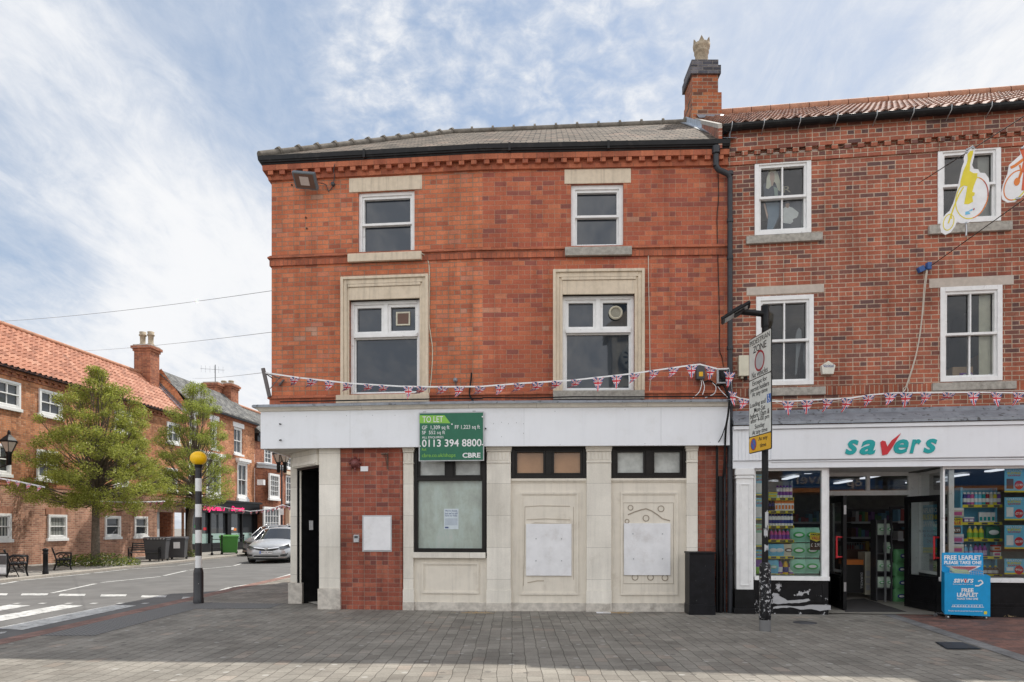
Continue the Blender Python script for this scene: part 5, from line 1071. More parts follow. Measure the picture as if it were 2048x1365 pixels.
# ---- posters of people behind the top left window (flat prints)
def printed(name,lab,cat,shapes,pl,d):
    us=[p[0] for s in shapes for p in s[0]]; vs=[p[1] for s in shapes for p in s[0]]
    t=thing(name,lab,cat,pl.at(sum(us)/len(us),max(vs),d))
    for i,(pts,mm,nm) in enumerate(shapes):
        b=MB(); b.prism([pl.at(u,v,d+.003*i) for u,v in pts],pl.N(),.002); part(nm,b,mm,t)
    return t
cx=lambda x,y:(1360+x/2.968,40+y/2.968)
pp=lambda L:[cx(*q) for q in L]
M['hairp']=flat('printed_hair',(.78,.74,.6)); M['facep']=flat('printed_face',(.62,.42,.33)); M['jacketp']=flat('printed_jacket',(.07,.08,.11)); M['jeansp']=flat('printed_jeans',(.2,.27,.36)); M['skinp']=flat('printed_skin',(.42,.27,.2))
printed('fashion_poster','poster of a long haired blonde person in dark jacket and jeans behind the upper window','poster',[
 (pp([(495,975),(520,960),(560,980),(600,960),(605,1075),(590,1180),(550,1255),(515,1258),(520,1160),(500,1080)]),M['jacketp'],'jacket_print'),
 (pp([(510,1085),(590,1085),(585,1170),(545,1255),(515,1258),(525,1170)]),M['jeansp'],'jeans_print'),
 (pp([(510,1000),(515,940),(528,900),(545,888),(568,892),(583,915),(595,960),(597,1020),(580,1010),(570,975),(560,960),(545,985),(525,1005)]),M['hairp'],'hair_print'),
 (pp([(533,912),(545,904),(560,912),(562,942),(556,962),(552,985),(542,985),(540,960),(534,946)]),M['facep'],'face_print'),
 (pp([(556,990),(580,1000),(582,1080),(566,1080)]),flat('printed_top',(.35,.42,.38)),'top_print'),
 (pp([(495,1090),(505,1090),(522,1160),(518,1185)]),M['facep'],'arm_print')],S_,-.16)
printed('fashion_poster','poster of a laughing person in a white shirt, lower right behind the poster window','poster',[
 (pp([(600,1100),(725,1075),(725,1255),(600,1255)]),flat('poster_grey',(.09,.095,.12)),'backing'),
 (pp([(610,1205),(655,1205),(665,1250),(615,1252)]),M['jacketp'],'trousers_print'),
 (pp([(612,1120),(635,1105),(668,1115),(705,1145),(700,1165),(670,1185),(672,1200),(655,1212),(612,1205)]),M['wh'],'shirt_print'),
 (pp([(625,1085),(645,1080),(652,1098),(642,1118),(628,1112)]),M['skinp'],'face_print'),
 (pp([(622,1085),(634,1075),(652,1082),(654,1094),(645,1086),(627,1092)]),M['jacketp'],'hair_print'),
 (pp([(676,1180),(690,1165),(700,1158),(694,1175)]),M['wh'],'sleeve_print'),
 (pp([(725,1085),(735,1110),(748,1240),(722,1245)]),M['wh'],'edge_print')],S_,-.14)
b=MB(); text_px(b,S_,'R',*cx(613,988),*cx(658,1025),-.15,th=.003); solo('window_letter',b,flat('gold_letter',(.35,.3,.2)),'gold letter R behind the right pane of the poster window','letter')
# things behind the lower right window
def wbox(name,lab,cat,u0,v0,u1,v1,d0,d1,m,top=None):
    b=MB(); S_.pbox(b,u0,v0,u1,v1,d0,d1,0); solo(name,b,M[m],lab,cat,bevel=.004)
wbox('cardboard_box','cardboard box lying on the window board, left pane of the lower right upper window','box',1905,734,1946,752,-.5,-.2,'card')
wbox('cardboard_box','taller cardboard box in the right pane of the lower right upper window','box',1956,710,1990,738,-.7,-.45,'card')
pk=pack('snack_pack',M['purple'],M['wh'],w=.14,h=.1,d=.1)('small purple pack on the window board under the cardboard boxes','pack','small packs on the window board')
for i,(u,v,c) in enumerate(((1927,753,0),(1936,754,0),(1977,750,0))):
    p=S_.W(s_(u,-.2),-.2,oD[2]+.08)
    if i==0: pk.location=p
    else: copy_tree(pk,p)
b=MB(); S_.box(b,oD[0],oD[1],-.9,-.13,oD[2]+.0,oD[2]+.07); S_.box(b,oC[0],oC[1],-.9,-.13,oC[2]+.0,oC[2]+.07); part('window_board',b,M['white'],SB)
for ww,o in ((wB,oB),(wD,oD)):
    b=MB(); S_.box(b,o[1]-.28,o[1]-.1,-.16,-.14,o[2]+.1,o[3]-.1); part('blind_edge',b,flat('blind',(.3,.29,.26)) if ww is wB else M['cream'],ww)
b=MB(); P3=[(1598,655),(1603,662),(1604,680),(1600,700),(1596,720),(1594,748),(1590,752),(1592,700),(1590,680),(1594,662)]; b.prism([S_.at(u,v,-.14) for u,v in P3],S_.N(),.004); P4=[(1608,690),(1614,684),(1616,700),(1610,738),(1606,720)]; b.prism([S_.at(u,v,-.14) for u,v in P4],S_.N(),.004); solo('plastic_sheet',b,flat('plastic_film',(.2,.21,.23)),'torn translucent plastic hanging inside the window nearest the drainpipe','plastic sheet')
# reflected co-op style lobby sign strip is left to real reflections
# ================================================================ STREET ROW ON THE LEFT
RW=Pl(-18.675,25,1/.085)
def ys(Y): return (Y-25)*1.0036
def rop(u0,u1,z0,z1): return (RW.s(u0),RW.s(u1),z0,z1)
def rwin(root,o,kind='sash',bars=True,label=None,sillw=.08,frame='white',glass='glass_far',rec=.03,pl=RW,sill=True):
    s0,s1,z0,z1=o
    return sash(root,pl,o,rec,kind,glass,label,sill=(s0-sillw,s1+sillw,z0-.12,z0,.08) if sill else None,sillmat='white',bars=bars,fw=.09,framemat=frame)
RA=thing('terrace_house','long orange brick terrace with orange pantile roof at the left edge','building',(-18,29,0))
a1=ys(36.8)
top=[(s,s+1.2,5.9,6.88) for s in (-2.5,-.4,1.72,)]+[(RW.s(228),RW.s(262),5.85,6.88),(RW.s(333),RW.s(358),5.85,6.88)]
mid=[(-.6,.35,3.4,4.5),(1.6,2.65,3.35,4.5),(RW.s(227),RW.s(256),3.35,4.5),(RW.s(331),RW.s(353),3.35,4.5)]
low=[(-1.2,RW.s(21),1.0,1.95),(RW.s(95),RW.s(132),1.0,1.95),(RW.s(209),RW.s(240),1.0,1.95),(RW.s(268),RW.s(294),1.0,1.95)]
arch=(RW.s(314),RW.s(346),0,2.2); arch2=(RW.s(349),RW.s(367),0,2.2)
b=MB(); RW.wall(b,-9,a1,3.0,7.3,top+mid,rev=.12); part('wall',b,M['brick_far'],RA)
b=MB(); RW.wall(b,-9,a1,0,3.0,low+[arch,arch2],d=.0,rev=.12); RW.box(b,-9,a1,0,.03,.0,.25) if 0 else None; part('wall',b,M['brick_farlow'],RA,'paler brown brick ground storey')
b=MB()
for s0,s1,z0,z1 in low: RW.box(b,s0-.1,s1+.1,.0,.02,z1,z1+.24)
for s0,s1,z0,z1 in (arch,arch2):
    n=9; 
    for i in range(n):
        a0_,a1_=math.pi*i/n,math.pi*(i+1)/n; m_=(s0+s1)/2; h=(s1-s0)/2; r=.4
        pts=[RW.W(m_-h*math.cos(q),.02,z1+r*math.sin(q)-.0) for q in (a0_,a1_)]; pts2=[RW.W(m_-(h+.18)*math.cos(q),.02,z1+(r+.2)*math.sin(q)) for q in (a0_,a1_)]
        b.face([pts[0],pts[1],pts2[1],pts2[0]])
part('brick_arches',b,brickmat('brick_arch',[(0,(.3,.14,.09)),(1,(.42,.2,.13))],(.45,.33,.25),h=.6,w=.075,mort=.01,seed=41),RA)
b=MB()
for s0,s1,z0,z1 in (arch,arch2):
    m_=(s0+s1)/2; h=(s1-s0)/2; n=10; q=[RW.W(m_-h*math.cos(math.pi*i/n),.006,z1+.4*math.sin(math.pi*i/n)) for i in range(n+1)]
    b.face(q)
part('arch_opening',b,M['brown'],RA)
b=MB()
s0,s1=arch[0],arch2[1]
b.face([RW.W(s0,-2.5,0),RW.W(s1+.5,-2.5,0),RW.W(s1+.5,-2.5,3),RW.W(s0,-2.5,3)],0); b.face([RW.W(arch[0],-.1,0),RW.W(arch[0],-2.5,0),RW.W(arch[0],-2.5,3),RW.W(arch[0],-.1,3)],1)
b.face([RW.W(arch[1],-.1,0),RW.W(arch[1],-2.5,0),RW.W(arch[1],-2.5,3),RW.W(arch[1],-.1,3)],0)
RW.box(b,RW.s(322),RW.s(330),-.6,-.3,0,2.6,1); part('passage',b,[M['brick_fard'],M['ltgrey']],RA)
for i,o in enumerate(top): rwin(RA,o)
for o in mid: rwin(RA,o)
for o in low: rwin(RA,o,bars=False)
for s0,s1,z0,z1 in low[:2]:
    b=MB(); n=9
    for i in range(n): RW.box(b,s0+.12+(s1-s0-.24)*i/n,s0+.12+(s1-s0-.24)*(i+.6)/n,-.02,-.015,z0+.1,z1-.1)
    part('window_blind',b,flat('blind_grey',(.33,.34,.32)),RA)
b=MB(); RW.box(b,-9,a1,0,.05,7.05,7.12); n=60
for i in range(n): s=-9+(a1+9)*i/n; RW.box(b,s,s+.17,0,.07,7.121,7.2)
RW.box(b,-9,a1,0,.1,7.201,7.34); RW.box(b,-9,a1,0,.015,3.0,3.08); part('eaves_course',b,M['brick_fard'],RA)
b=MB(); RW.box(b,-9,a1,.1,.24,7.3,7.4); part('gutter',b,M['gutter'],RA)
eL,eR,rR,rL=RW.W(-9,.25,7.38),RW.W(a1,.25,7.38),RW.W(a1,-1.9,9.55),RW.W(-9,-1.9,9.55)
b=MB(); b.face([eL+dn,eR+dn,rR+dn,rL+dn]); b.face([RW.W(-9,-5,7.3),RW.W(a1,-5,7.3),rR+dn,rL+dn]); b.face([RW.W(-9,0,0),RW.W(-9,0,7.3),rL+dn,RW.W(-9,-5,7.3),RW.W(-9,-5,0)],0); ra=part('roof',b,M['brick_fard'],RA)
pantiles('pantiles',M['pantile_far'],ra,eL,eR,rR,rL,tw=.27,th=.3,wave=.035,lift=.03)
b=MB(); b.tube([rL+up*.03,rR+up*.03],.11,8); part('ridge_tiles',b,M['terra'],ra)
b=MB(); f=RW.E()
b.face([eR+up*.02,rR+up*.02,rR+up*.25-f*.0,eR+up*.25]); b.face([eR+up*.05-f*.22,eR+up*.05,rR+up*.05,rR+up*.05-f*.22]); part('lead_flashing',b,M['leadlt'],ra)
# building B with the dessert shop
RB=thing('terrace_house','taller orange brick terrace with slate roof, tall chimney and black dessert shop front','building',(-17.4,41,0))
b0,b1=a1,ys(45)
wb=[(RW.s(468),RW.s(485.5),6.0,7.65),(b0+2.7,b0+3.5,6.0,7.65),(b0+.5,b0+1.3,6.0,7.65)]
wl=[(RW.s(474),RW.s(493),3.35,5.45),(b0+2.2,b0+3.8,3.35,5.45),(b0+.4,b0+1.5,3.35,5.45)]
b=MB(); RW.wall(b,b0,b1,2.95,8.2,wb+wl,rev=.25); b.face([RW.W(b0,0,2.9),RW.W(b0,-4,2.9),RW.W(b0,-4,8),RW.W(b0,-1.3,10.0),RW.W(b0,0,8.2)]); b.face([RW.W(b1,0,0),RW.W(b1,-4,0),RW.W(b1,-4,8),RW.W(b1,-1.3,9.8),RW.W(b1,0,8.2)])
part('wall',b,M['brick_far'],RB)
for o in wb: rwin(RB,o,bars=True,rec=.14)
for o in wl:
    rwin(RB,o,bars=True,rec=.04); 
for s0,s1,z0,z1 in wb: b=MB(); RW.box(b,s0-.15,s1+.15,-.1,.03,z1,z1+.3); part('lintel',b,M['white'],RB)
for s0,s1,z0,z1 in wl: b=MB(); RW.box(b,s0-.12,s1+.12,.0,.15,z1+.0,z1+.1); RW.box(b,s0-.18,s1+.18,.0,.25,z1+.1,z1+.28); RW.box(b,s0-.08,s1+.08,0,.16,z0-.4,z0-.12); part('window_hood',b,M['white'],RB)
b=MB(); RW.box(b,b0,b1+.1,0,.08,7.95,8.05); RW.box(b,b0,b1+.15,0,.16,8.051,8.16); part('eaves_course',b,M['brick_fard'],RB)
b=MB(); RW.box(b,b0,b1+.15,.16,.28,8.1,8.2); part('gutter',b,M['gutter'],RB)
eL,eR,rR,rL=RW.W(b0-.05,.3,8.2),RW.W(b1+.1,.3,8.2),RW.W(b1+.1,-1.7,10.0),RW.W(b0-.05,-1.7,10.0)
b=MB(); b.box8([eL,eR,rR,rL,eL+up*.06,eR+up*.06,rR+up*.06,rL+up*.06]); b.face([RW.W(b0,-4,8.1),RW.W(b1,-4,8.1),rR,rL]); part('roof',b,M['slate_far'],RB)
def chim(root,s0,s1,d0,d1,z0,z1,pots,mat='brick_fard',ph=.75):
    b=MB(); RW.box(b,s0,s1,d0,d1,z0,z1-.35); RW.box(b,s0-.05,s1+.05,d0-.05,d1+.05,z1-.35,z1-.22); RW.box(b,s0-.12,s1+.12,d0-.12,d1+.12,z1-.22,z1-.08); RW.box(b,s0-.04,s1+.04,d0-.04,d1+.04,z1-.08,z1,1)
    c=part('chimney',b,[M[mat],M['mortarcap']],root)
    for q in range(pots):
        b=MB(); s=(s0+s1)/2; d=d0+(d1-d0)*(q+.5)/pots; b.lathe(RW.W(s,d,z1),[(.17,0),(.17,.1),(.13,.15),(.14,ph*.7),(.19,ph*.73),(.19,ph*.8),(.15,ph*.83),(.17,ph),(.12,ph)],14); part('chimney_pot',b,M['pot'],c)
chim(RB,b0-1.05,b0-.25,-2.15,-1.25,8.9,11.05,2)
chim(RB,b1-.8,b1+.2,-2.2,-1.2,9.0,10.8,2,ph=.22); chim(RB,b1-1.6,b1-1.0,-2.6,-1.7,9.0,10.7,0)
T=thing('tv_aerial','thin television aerial on the chimney of the taller terrace','aerial',RW.W(b1-1.3,-2,10.7)); b=MB(); p=RW.W(b1-1.3,-2.0,10.7); b.tube([p,p+up*1.15],.025,6); part('mast',b,M['dkgrey'],T)
b=MB(); c=p+up*.85; b.tube([c+Vector((-.95,0,.06)),c+Vector((.6,0,-.05))],.012,5)
for k in range(6): q=c+Vector((-.9+.28*k,0,.05-.018*k)); b.tube([q-up*.22,q+up*.22],.008,4)
part('array',b,M['steel'],T)
SF=part('shopfront',(lambda b:(RW.box(b,b0+.1,b1,0,.35,2.25,2.9),RW.box(b,b0+.1,b1+.1,0,.5,2.9,3.02),RW.box(b,b0+.1,b1,0,.1,0,.5),[RW.box(b,s,s+w,0,.2,.5,2.25) for s,w in ((b0+.1,.35),(b0+2.3,.12),(b0+4.3,.45),(b0+6.1,.12),(b1-.5,.5))],b)[-1])(MB()),M['black'],RB,'black shopfront with pink script sign')
b=MB(); RW.quad(b,b0+.4,b1-.4,.05,.5,2.25); part('pane',b,M['glass_far'],SF)
b=MB(); RW.quad(b,b0+.4,b0+4.3,.06,.5,1.05); RW.quad(b,b0+4.75,b1-.5,.06,.5,1.05); part('frosted_band',b,flat('frosted_mint',(.3,.42,.38)),SF)
for i,(q,c,zz) in enumerate(((b0+.9,'grn',1.4),(b0+1.8,'red',1.25),(b0+5.3,'orange',1.2),(b0+5.0,'wh',1.25))): 
    b=MB(); RW.box(b,q,q+.35,.055,.06,zz,zz+.15); part('window_sticker',b,M[c],SF)
b=MB(); text_px(b,RW,'Daydream',406,1011,449,1025,.36,th=.03,shear=.4,off=.02); text_px(b,RW,'Desserts',462,1013,488,1023,.36,th=.03,shear=.4,off=.02); part('neon_lettering',b,M['neon'],SF)
# building C
RC=thing('terrace_house','red brick house with curved bay and white sash windows behind the silver car','building',(-16.6,50,0))
c0,c1=b1+.02,ys(60); PCl=Pl(RW.O.x,RW.O.y,1/.085); 
oc=[(RW.s(528),RW.s(543),5.75,7.2),(RW.s(571),RW.s(584),5.75,7.2),(RW.s(571),RW.s(584),3.2,5.2)]
b=MB(); RW.wall(b,c0,c1,0,7.6,oc,rev=.15); part('wall',b,M['brick_fard'],RC)
for o in oc: rwin(RC,o,kind='grid',bars=(2,4),rec=.05)
b=MB(); bs0,bs1=RW.s(512),RW.s(562); n=12; path=[]
for i in range(n+1): t=i/n; path.append(tuple(RW.W(bs0+(bs1-bs0)*t,.75*math.sin(math.pi*t)**.6,0).xy))
b.sweep(path,[(0,0),(0,5.35)],caps=False,closed=False); part('curved_bay',b,M['brick_fard'],RC)
b=MB(); b.sweep(path,[(-.3,5.35),(.12,5.35),(.16,5.5),(.28,5.56),(.28,5.66),(-.3,5.75)]); part('bay_cornice',b,flat('painted_grey',(.5,.52,.55)),RC)
bp=Pl(*RW.W((bs0+bs1)/2,.78,0).xy,1/.085)
for (u0,u1,z0,z1,g) in ((537,557,3.35,5.0,(4,4)),(526,558,1.1,2.75,(5,3))):
    sash(RC,bp,(bp.s(u0),bp.s(u1),z0,z1),-.0,'grid','glass_far',None,sill=(bp.s(u0)-.1,bp.s(u1)+.1,z0-.15,z0,.15),sillmat='white',bars=g,fw=.14)
b=MB(); bp.box(b,bp.s(523),bp.s(527),-.3,.12,4.15,4.5); part('alarm_cover',b,M['wh'],RC)
b=MB(); s0,s1=RW.s(569),RW.s(587)
for i in range(14): s=s0+(s1-s0)*i/13; b.tube([RW.W(s,.35,3.0),RW.W(s,.35,3.9)],.015,4)
b.tube([RW.W(s0,.35,3.9),RW.W(s1,.35,3.9)],.025,4); b.tube([RW.W(s0,.35,3.0),RW.W(s1,.35,3.0)],.03,4); RW.box(b,s0,s1,0,.4,2.9,3.0); part('balcony_rail',b,M['black'],RC)
b=MB(); RW.box(b,RW.s(571),RW.s(600),0,.3,0,2.85); RW.box(b,s0-.1,s1+.1,0,.2,5.25,5.5); part('stone_front',b,M['stone_trim'],RC)
b=MB(); RW.box(b,RW.s(573),RW.s(578),.3,.31,0,2.3); part('doorway',b,M['black'],RC)
eL,eR,rR,rL=RW.W(c0,.35,7.7),RW.W(c1,.35,7.7),RW.W(c1,-2.6,9.9),RW.W(c0,-2.6,9.9)
b=MB(); b.box8([eL,eR,rR,rL,eL+up*.06,eR+up*.06,rR+up*.06,rL+up*.06]); b.face([RW.W(c0,-5.5,7.5),RW.W(c1,-5.5,7.5),rR,rL]); part('roof',b,M['slate_far'],RC)
b=MB(); b.tube([rL+up*.08,rR+up*.08],.12,8); part('ridge_tiles',b,M['terra'],RC)
b=MB(); RW.box(b,c0,c1,0,.3,7.45,7.62); RW.box(b,c0,c0+.5,0,.2,7.1,7.45); part('gutter',b,M['gutter'],RC)
# ================================================================ TREES
def tree(base,zb,zt,rx,ry,ncl,nl,seed,leaf,label,lean=(0,0),trunk=.14,ls=.07,fork=None):
    rnd=random.Random(seed); T=thing('street_tree',label,'tree',base); B=Vector(base); fork=fork or zb
    tb=MB(); top=B+Vector((lean[0],lean[1],zt*.86)); cr=[]
    tp=[B+(top-B)*t+Vector((rnd.uniform(-.07,.07),rnd.uniform(-.07,.07),0))*(1 if 0<t<1 else 0) for t in (0,.08,.25,.4,.55,.7,.85,1)]
    tb.tube(tp,[trunk*1.35,trunk*1.02,trunk*.9,trunk*.8,trunk*.5,trunk*.32,trunk*.18,.02],10)
    def prof(t): 
        P_=[(0,.72),(.12,.98),(.35,1),(.6,.72),(.8,.5),(.93,.3),(1,.1)]
        for (a,x),(c,y) in zip(P_,P_[1:]):
            if a<=t<=c: return x+(y-x)*(t-a)/(c-a)
        return .1
    cl=[]
    while len(cl)<ncl:
        t=rnd.random()**.9; a=rnd.uniform(0,2*math.pi); r=prof(t)*rnd.uniform(.2,1)**.6*rnd.choice((1,1,.92,.8,1.03))
        ax=lean[0]*t+math.cos(a)*rx*r; ay=lean[1]*t+math.sin(a)*ry*r; c=B+Vector((ax,ay,zb+(zt-zb)*t))
        if all((c-q[0]).length>.5 for q in cl) or rnd.random()<.12: cl.append((c,t,r))
    L=MB()
    for c,t,r in cl:
        zo=fork+(c.z-fork)*.35 if c.z>fork else fork-.1; zo=min(zo,top.z-.3); f=(zo-B.z)/(top.z-B.z); o=B+(top-B)*f
        m1=o.lerp(c,.5)+Vector((rnd.uniform(-.15,.15),rnd.uniform(-.15,.15),-.1+rnd.uniform(-.1,.1)))
        rr=trunk*.34*(1-.45*t); tb.tube([o,o.lerp(m1,.5)+Vector((0,0,.05)),m1,m1.lerp(c,.6),c],[rr,rr*.75,rr*.5,rr*.3,.008],5,cap=False)
        R_=rnd.uniform(.24,.52)*(1.05-.3*t)
        for k in range(4):
            q=c+Vector((rnd.gauss(0,R_*.6),rnd.gauss(0,R_*.6),rnd.uniform(-.1,.25))); tb.tube([m1.lerp(c,.6),q],[rr*.22,.005],4,cap=False)
        for k in range(int(nl*(R_/.55)**1.6)):
            v=Vector((rnd.gauss(0,1),rnd.gauss(0,1),rnd.gauss(0,1))); v.normalize(); v*=rnd.random()**.45*R_; v.z*=.75
            p=c+v; s=ls*rnd.uniform(.6,1.25); n=Vector((rnd.gauss(0,.9),rnd.gauss(0,.9),.9)).normalized(); a=n.orthogonal().normalized(); a=Matrix.Rotation(rnd.uniform(0,6.28),3,n)@a; d=n.cross(a)
            L.face([p-a*s*.5,p-d*s*.28-n*.02,p+a*s*.5,p+d*s*.28-n*.02],0)
    part('trunk',tb,M['bark'],T); part('crown',L,M[leaf],T); return T
tb1=G(191,1131); tree((tb1.x,tb1.y,0),2.15,7.4,2.7,2.6,165,760,3,'leaf','larger round crowned street tree in front of the pantile terrace',lean=(.1,0),trunk=.15,fork=2.3)
tb2=G(378,1114); tree((tb2.x,tb2.y,0),2.5,8.35,2.0,2.2,115,700,8,'leaf2','slimmer street tree beside the black beacon post and black bins',lean=(.5,0),trunk=.14,fork=2.6)
def plants(c,rx,ry,h,n,seed,label,leaf='plantleaf'):
    rnd=random.Random(seed); L=MB(); c=Vector(c)
    for i in range(n):
        a=rnd.uniform(0,6.28); r=rnd.random()**.5; x=math.cos(a)*rx*r; y=math.sin(a)*ry*r; z=rnd.random()*h*(1-.6*r*r); p=c+Vector((x,y,z)); s=rnd.uniform(.04,.1)
        nn=Vector((rnd.gauss(0,1),rnd.gauss(0,1),1)).normalized(); a=nn.orthogonal().normalized(); d=nn.cross(a); L.face([p-a*s*.5,p-d*s*.3,p+a*s*.5,p+d*s*.3])
    solo('ground_cover',L,M[leaf],label,'plants',kind='stuff')
plants((tb1.x+.2,tb1.y-.2,0),1.6,.75,.5,2600,5,'low green and yellowing plants around the foot of the larger tree'); plants((tb2.x,tb2.y,0),.5,.4,.4,500,6,'small weeds at the foot of the slimmer tree')

def straw(u,v,w,label,seed):
    rnd=random.Random(seed); L=MB(); c=G(u,v)
    for i in range(90):
        x=c.x+rnd.gauss(0,w); y=c.y+rnd.uniform(-.03,.03); a=rnd.uniform(0,3.14); l=rnd.uniform(.02,.07); d=Vector((math.cos(a),.3*math.sin(a),rnd.uniform(-.1,.4)))*l; p=Vector((x,y,.012+rnd.random()*.02)); L.face([p,p+d,p+d+Vector((0,.004,.004)),p+Vector((0,.004,.004))])
    solo('dry_debris',L,flat('straw'+str(seed),(.38,.27,.14)),label,'debris',kind='stuff')
straw(952,1229,.14,'dry straw debris at the foot of the second stone pilaster',1); straw(1238,1229,.08,'dry straw debris at the foot of the right boarded doorway',2); straw(2035,1236,.1,'dry straw debris at the foot of the right stall riser',3)
# ================================================================ STREET FURNITURE
# zebra crossing beacon
p=G(397,1207); T=thing('belisha_beacon','black and white striped crossing beacon with an amber globe','beacon',(p.x,p.y,0)); px_,py_=p.x,p.y
zt_=CH+(CV-932)/F*py_; zs_=CH+(CV-1136)/F*py_
b=MB(); b.lathe((px_,py_,0),[(.06,.0),(.06,zt_)],20); 
bm_=bands('beacon_bands',zt_+.005,(CV-0)*0+(958-929.5)/F*py_*.905); part('post',b,bm_,T)
b=MB(); b.lathe((px_,py_,0),[(.098,0),(.098,.1),(.092,.11),(.092,zs_-.1),(.085,zs_-.05),(.07,zs_)],20); part('base_sleeve',b,plain('scuffed_sleeve',(.02,.021,.025),.4,dirt=(.45,.43,.4,1),dscale=9,dlo=.64,dhi=.66),T)
b=MB(); q=CH+(CV-917)/F*py_; b.sphere((px_,py_,q),.155,16,0,.88); b.lathe((px_,py_,q-.155),[(.07,-.03),(.075,.03)],16,1); part('globe',b,[M['beacon'],M['black']],T)
# ---- sign pole in front of the shop
T=thing('lamp_sign_pole','tall black pole with a small angled lamp, peeling base and zone signs','street lamp',(3.615,9.75,0)); X0,Y0=3.615,9.75
ztop=CH+(CV-612)/F*Y0
b=MB(); b.lathe((X0,Y0,0),[(.045,0),(.045,ztop)],16); part('upper_pole',b,M['black'],T)
zb_=CH+(CV-1125)/F*Y0
b=MB(); b.lathe((X0,Y0,0),[(.08,.16),(.085,.2),(.08,.24),(.08,zb_-.08),(.075,zb_-.03),(.05,zb_)],18,0); b.lathe((X0,Y0,0),[(.079,0),(.079,.16)],18,1); part('base_sleeve',b,[M['peelpole'],M['dkgrey'] if 0 else flat('bare_metal',(.16,.16,.16),.6)],T)
b=MB(); b.lathe((X0,Y0,ztop-.3),[(.055,0),(.055,.3),(.001,.31)],16); aim=Vector((-.98,-.15,0)).normalized(); c=Vector((X0,Y0,ztop-.12)); b.tube([c,c+aim*.42+up*.02],.042,10); part('bracket_arm',b,M['black'],T)
b=MB(); c=P(1471,626,9.66); e=(P(1500,609,9.62)-P(1443,643,9.72)); L=e.length/2; e.normalize(); v=Vector((0.1,-1,.25)).normalized(); n=e.cross(v).normalized(); v=n.cross(e)
ob(b,c,e,v,n,L,.12,.022,0); ob(b,c+e*L*.2,e,v,n,L*.35,.08,.045,0); part('lamp_head',b,M['black'],T,bevel=.01); b=MB(); ob(b,c-n*.0235*(1 if n.z>0 else -1),e,v,n,L*.8,.09,.001,0); part('lamp_glass',b,M['ltgrey'],T)
b=MB()
rs=random.Random(4)
for z0_,z1_,a0_,a1_ in ((1.48,1.72,-110,-15),(1.34,1.46,-130,-60),(1.42,1.5,-60,0),(1.15,1.24,-120,-20)):
    n=8
    for i in range(n):
        a,c=R(a0_+(a1_-a0_)*i/n),R(a0_+(a1_-a0_)*(i+1)/n); r=.0462; zl=z0_+rs.uniform(-.02,.03); zu=z1_+rs.uniform(-.03,.01)
        b.face([(X0+r*math.cos(a),Y0+r*math.sin(a),zl),(X0+r*math.cos(c),Y0+r*math.sin(c),zl),(X0+r*math.cos(c),Y0+r*math.sin(c),zu),(X0+r*math.cos(a),Y0+r*math.sin(a),zu)])
part('sticker_remains',b,M['ltgrey'],T)
ep=Vector((.074,-.68)).normalized()
SP=Pl(3.541,9.75,ep.y/ep.x); 
# e of SP must run left to right in the picture (towards the camera)
if SP.e.y>0: SP.e=-SP.e
SP.n=Vector((-.994,-.108))
H=.34; zA,zB,zC,zD=4.24,3.632,2.80,2.56
Z=thing('zone_sign','tall white pedestrian zone plate with a yellow no waiting plate below, on the black pole','sign',(3.55,9.75,zD))
def rr(s0,s1,z0,z1,r,d,n=4):
    pts=[]
    for cx_,cz_,a0 in ((s1-r,z0+r,-90),(s1-r,z1-r,0),(s0+r,z1-r,90),(s0+r,z0+r,180)):
        for i in range(n+1): a=R(a0+90*i/n); pts.append(SP.W(cx_+r*math.cos(a),d,cz_+r*math.sin(a)))
    return pts
b=MB(); b.prism(rr(-H,H,zD,zA,.03,0),SP.N(),.01); part('backing',b,M['black'],Z)
for z0,z1,mm,lab in ((zB+.006,zA-.012,'signw','pedestrian zone plate'),(zC+.006,zB-.008,'signw','exceptions plate'),(zD+.012,zC-.008,'yellow','yellow no waiting plate')):
    if 'signw' not in M: M['signw']=flat('sign_white',(.66,.68,.64),.35)
    b=MB(); b.prism(rr(-H+.013,H-.013,z0,z1,.022,.003),SP.N(),.003); part('plate',b,M[mm],Z,lab)
b=MB()
def st(t,zc,h,w,off=.0,s=0): text_on(b,SP,t,s-w/2,s+w/2,zc-h/2,zc+h/2,.0035,th=.002,off=off)
st('PEDESTRIAN',4.165,.07,.6,.0); st('ZONE',4.055,.1,.4,.006); st('No vehicles',3.69,.085,.48,.0)
st('Except for',3.56,.085,.44,.004); st('permit holders',3.475,.09,.56,.004); st('At any time',3.40,.085,.47,.004)
st('Loading and',3.25,.085,.47,.004,-.06); st('Mon-Sat',3.175,.07,.34,.004); st('before 10am &',3.10,.075,.58,.004); st('after 4-00 pm',3.02,.085,.56,.004); st('Sunday',2.925,.085,.3,.004); st('At any time',2.845,.085,.46,.004)
st('At any',2.735,.07,.27,.004,.1); st('time',2.645,.055,.19,.004,.1)
part('lettering',b,M['blk'],Z)
def disc(b,s,z,r0,r1,d,m=0,n=32):
    for i in range(n):
        a0,a1=2*math.pi*i/n,2*math.pi*(i+1)/n; q=lambda r,a:SP.W(s+r*math.cos(a),d,z+r*math.sin(a))
        if r0<1e-4: b.face([q(0,0),q(r1,a0),q(r1,a1)],m)
        else: b.face([q(r0,a0),q(r1,a0),q(r1,a1),q(r0,a1)],m)
b=MB(); disc(b,0,3.86,0,.128,.0045,1); disc(b,0,3.86,.122,.15,.006,0); disc(b,-.19,2.685,0,.082,.0045,2); disc(b,-.19,2.685,.072,.088,.006,0)
q=lambda s,z:SP.W(s,.0065,z); b.face([q(-.25,2.735),q(-.24,2.745),q(-.13,2.635),q(-.14,2.625)],0); b.face([SP.W(.22,.0045,3.215),SP.W(.33,.0045,3.215),SP.W(.33,.0045,3.335),SP.W(.22,.0045,3.335)],2)
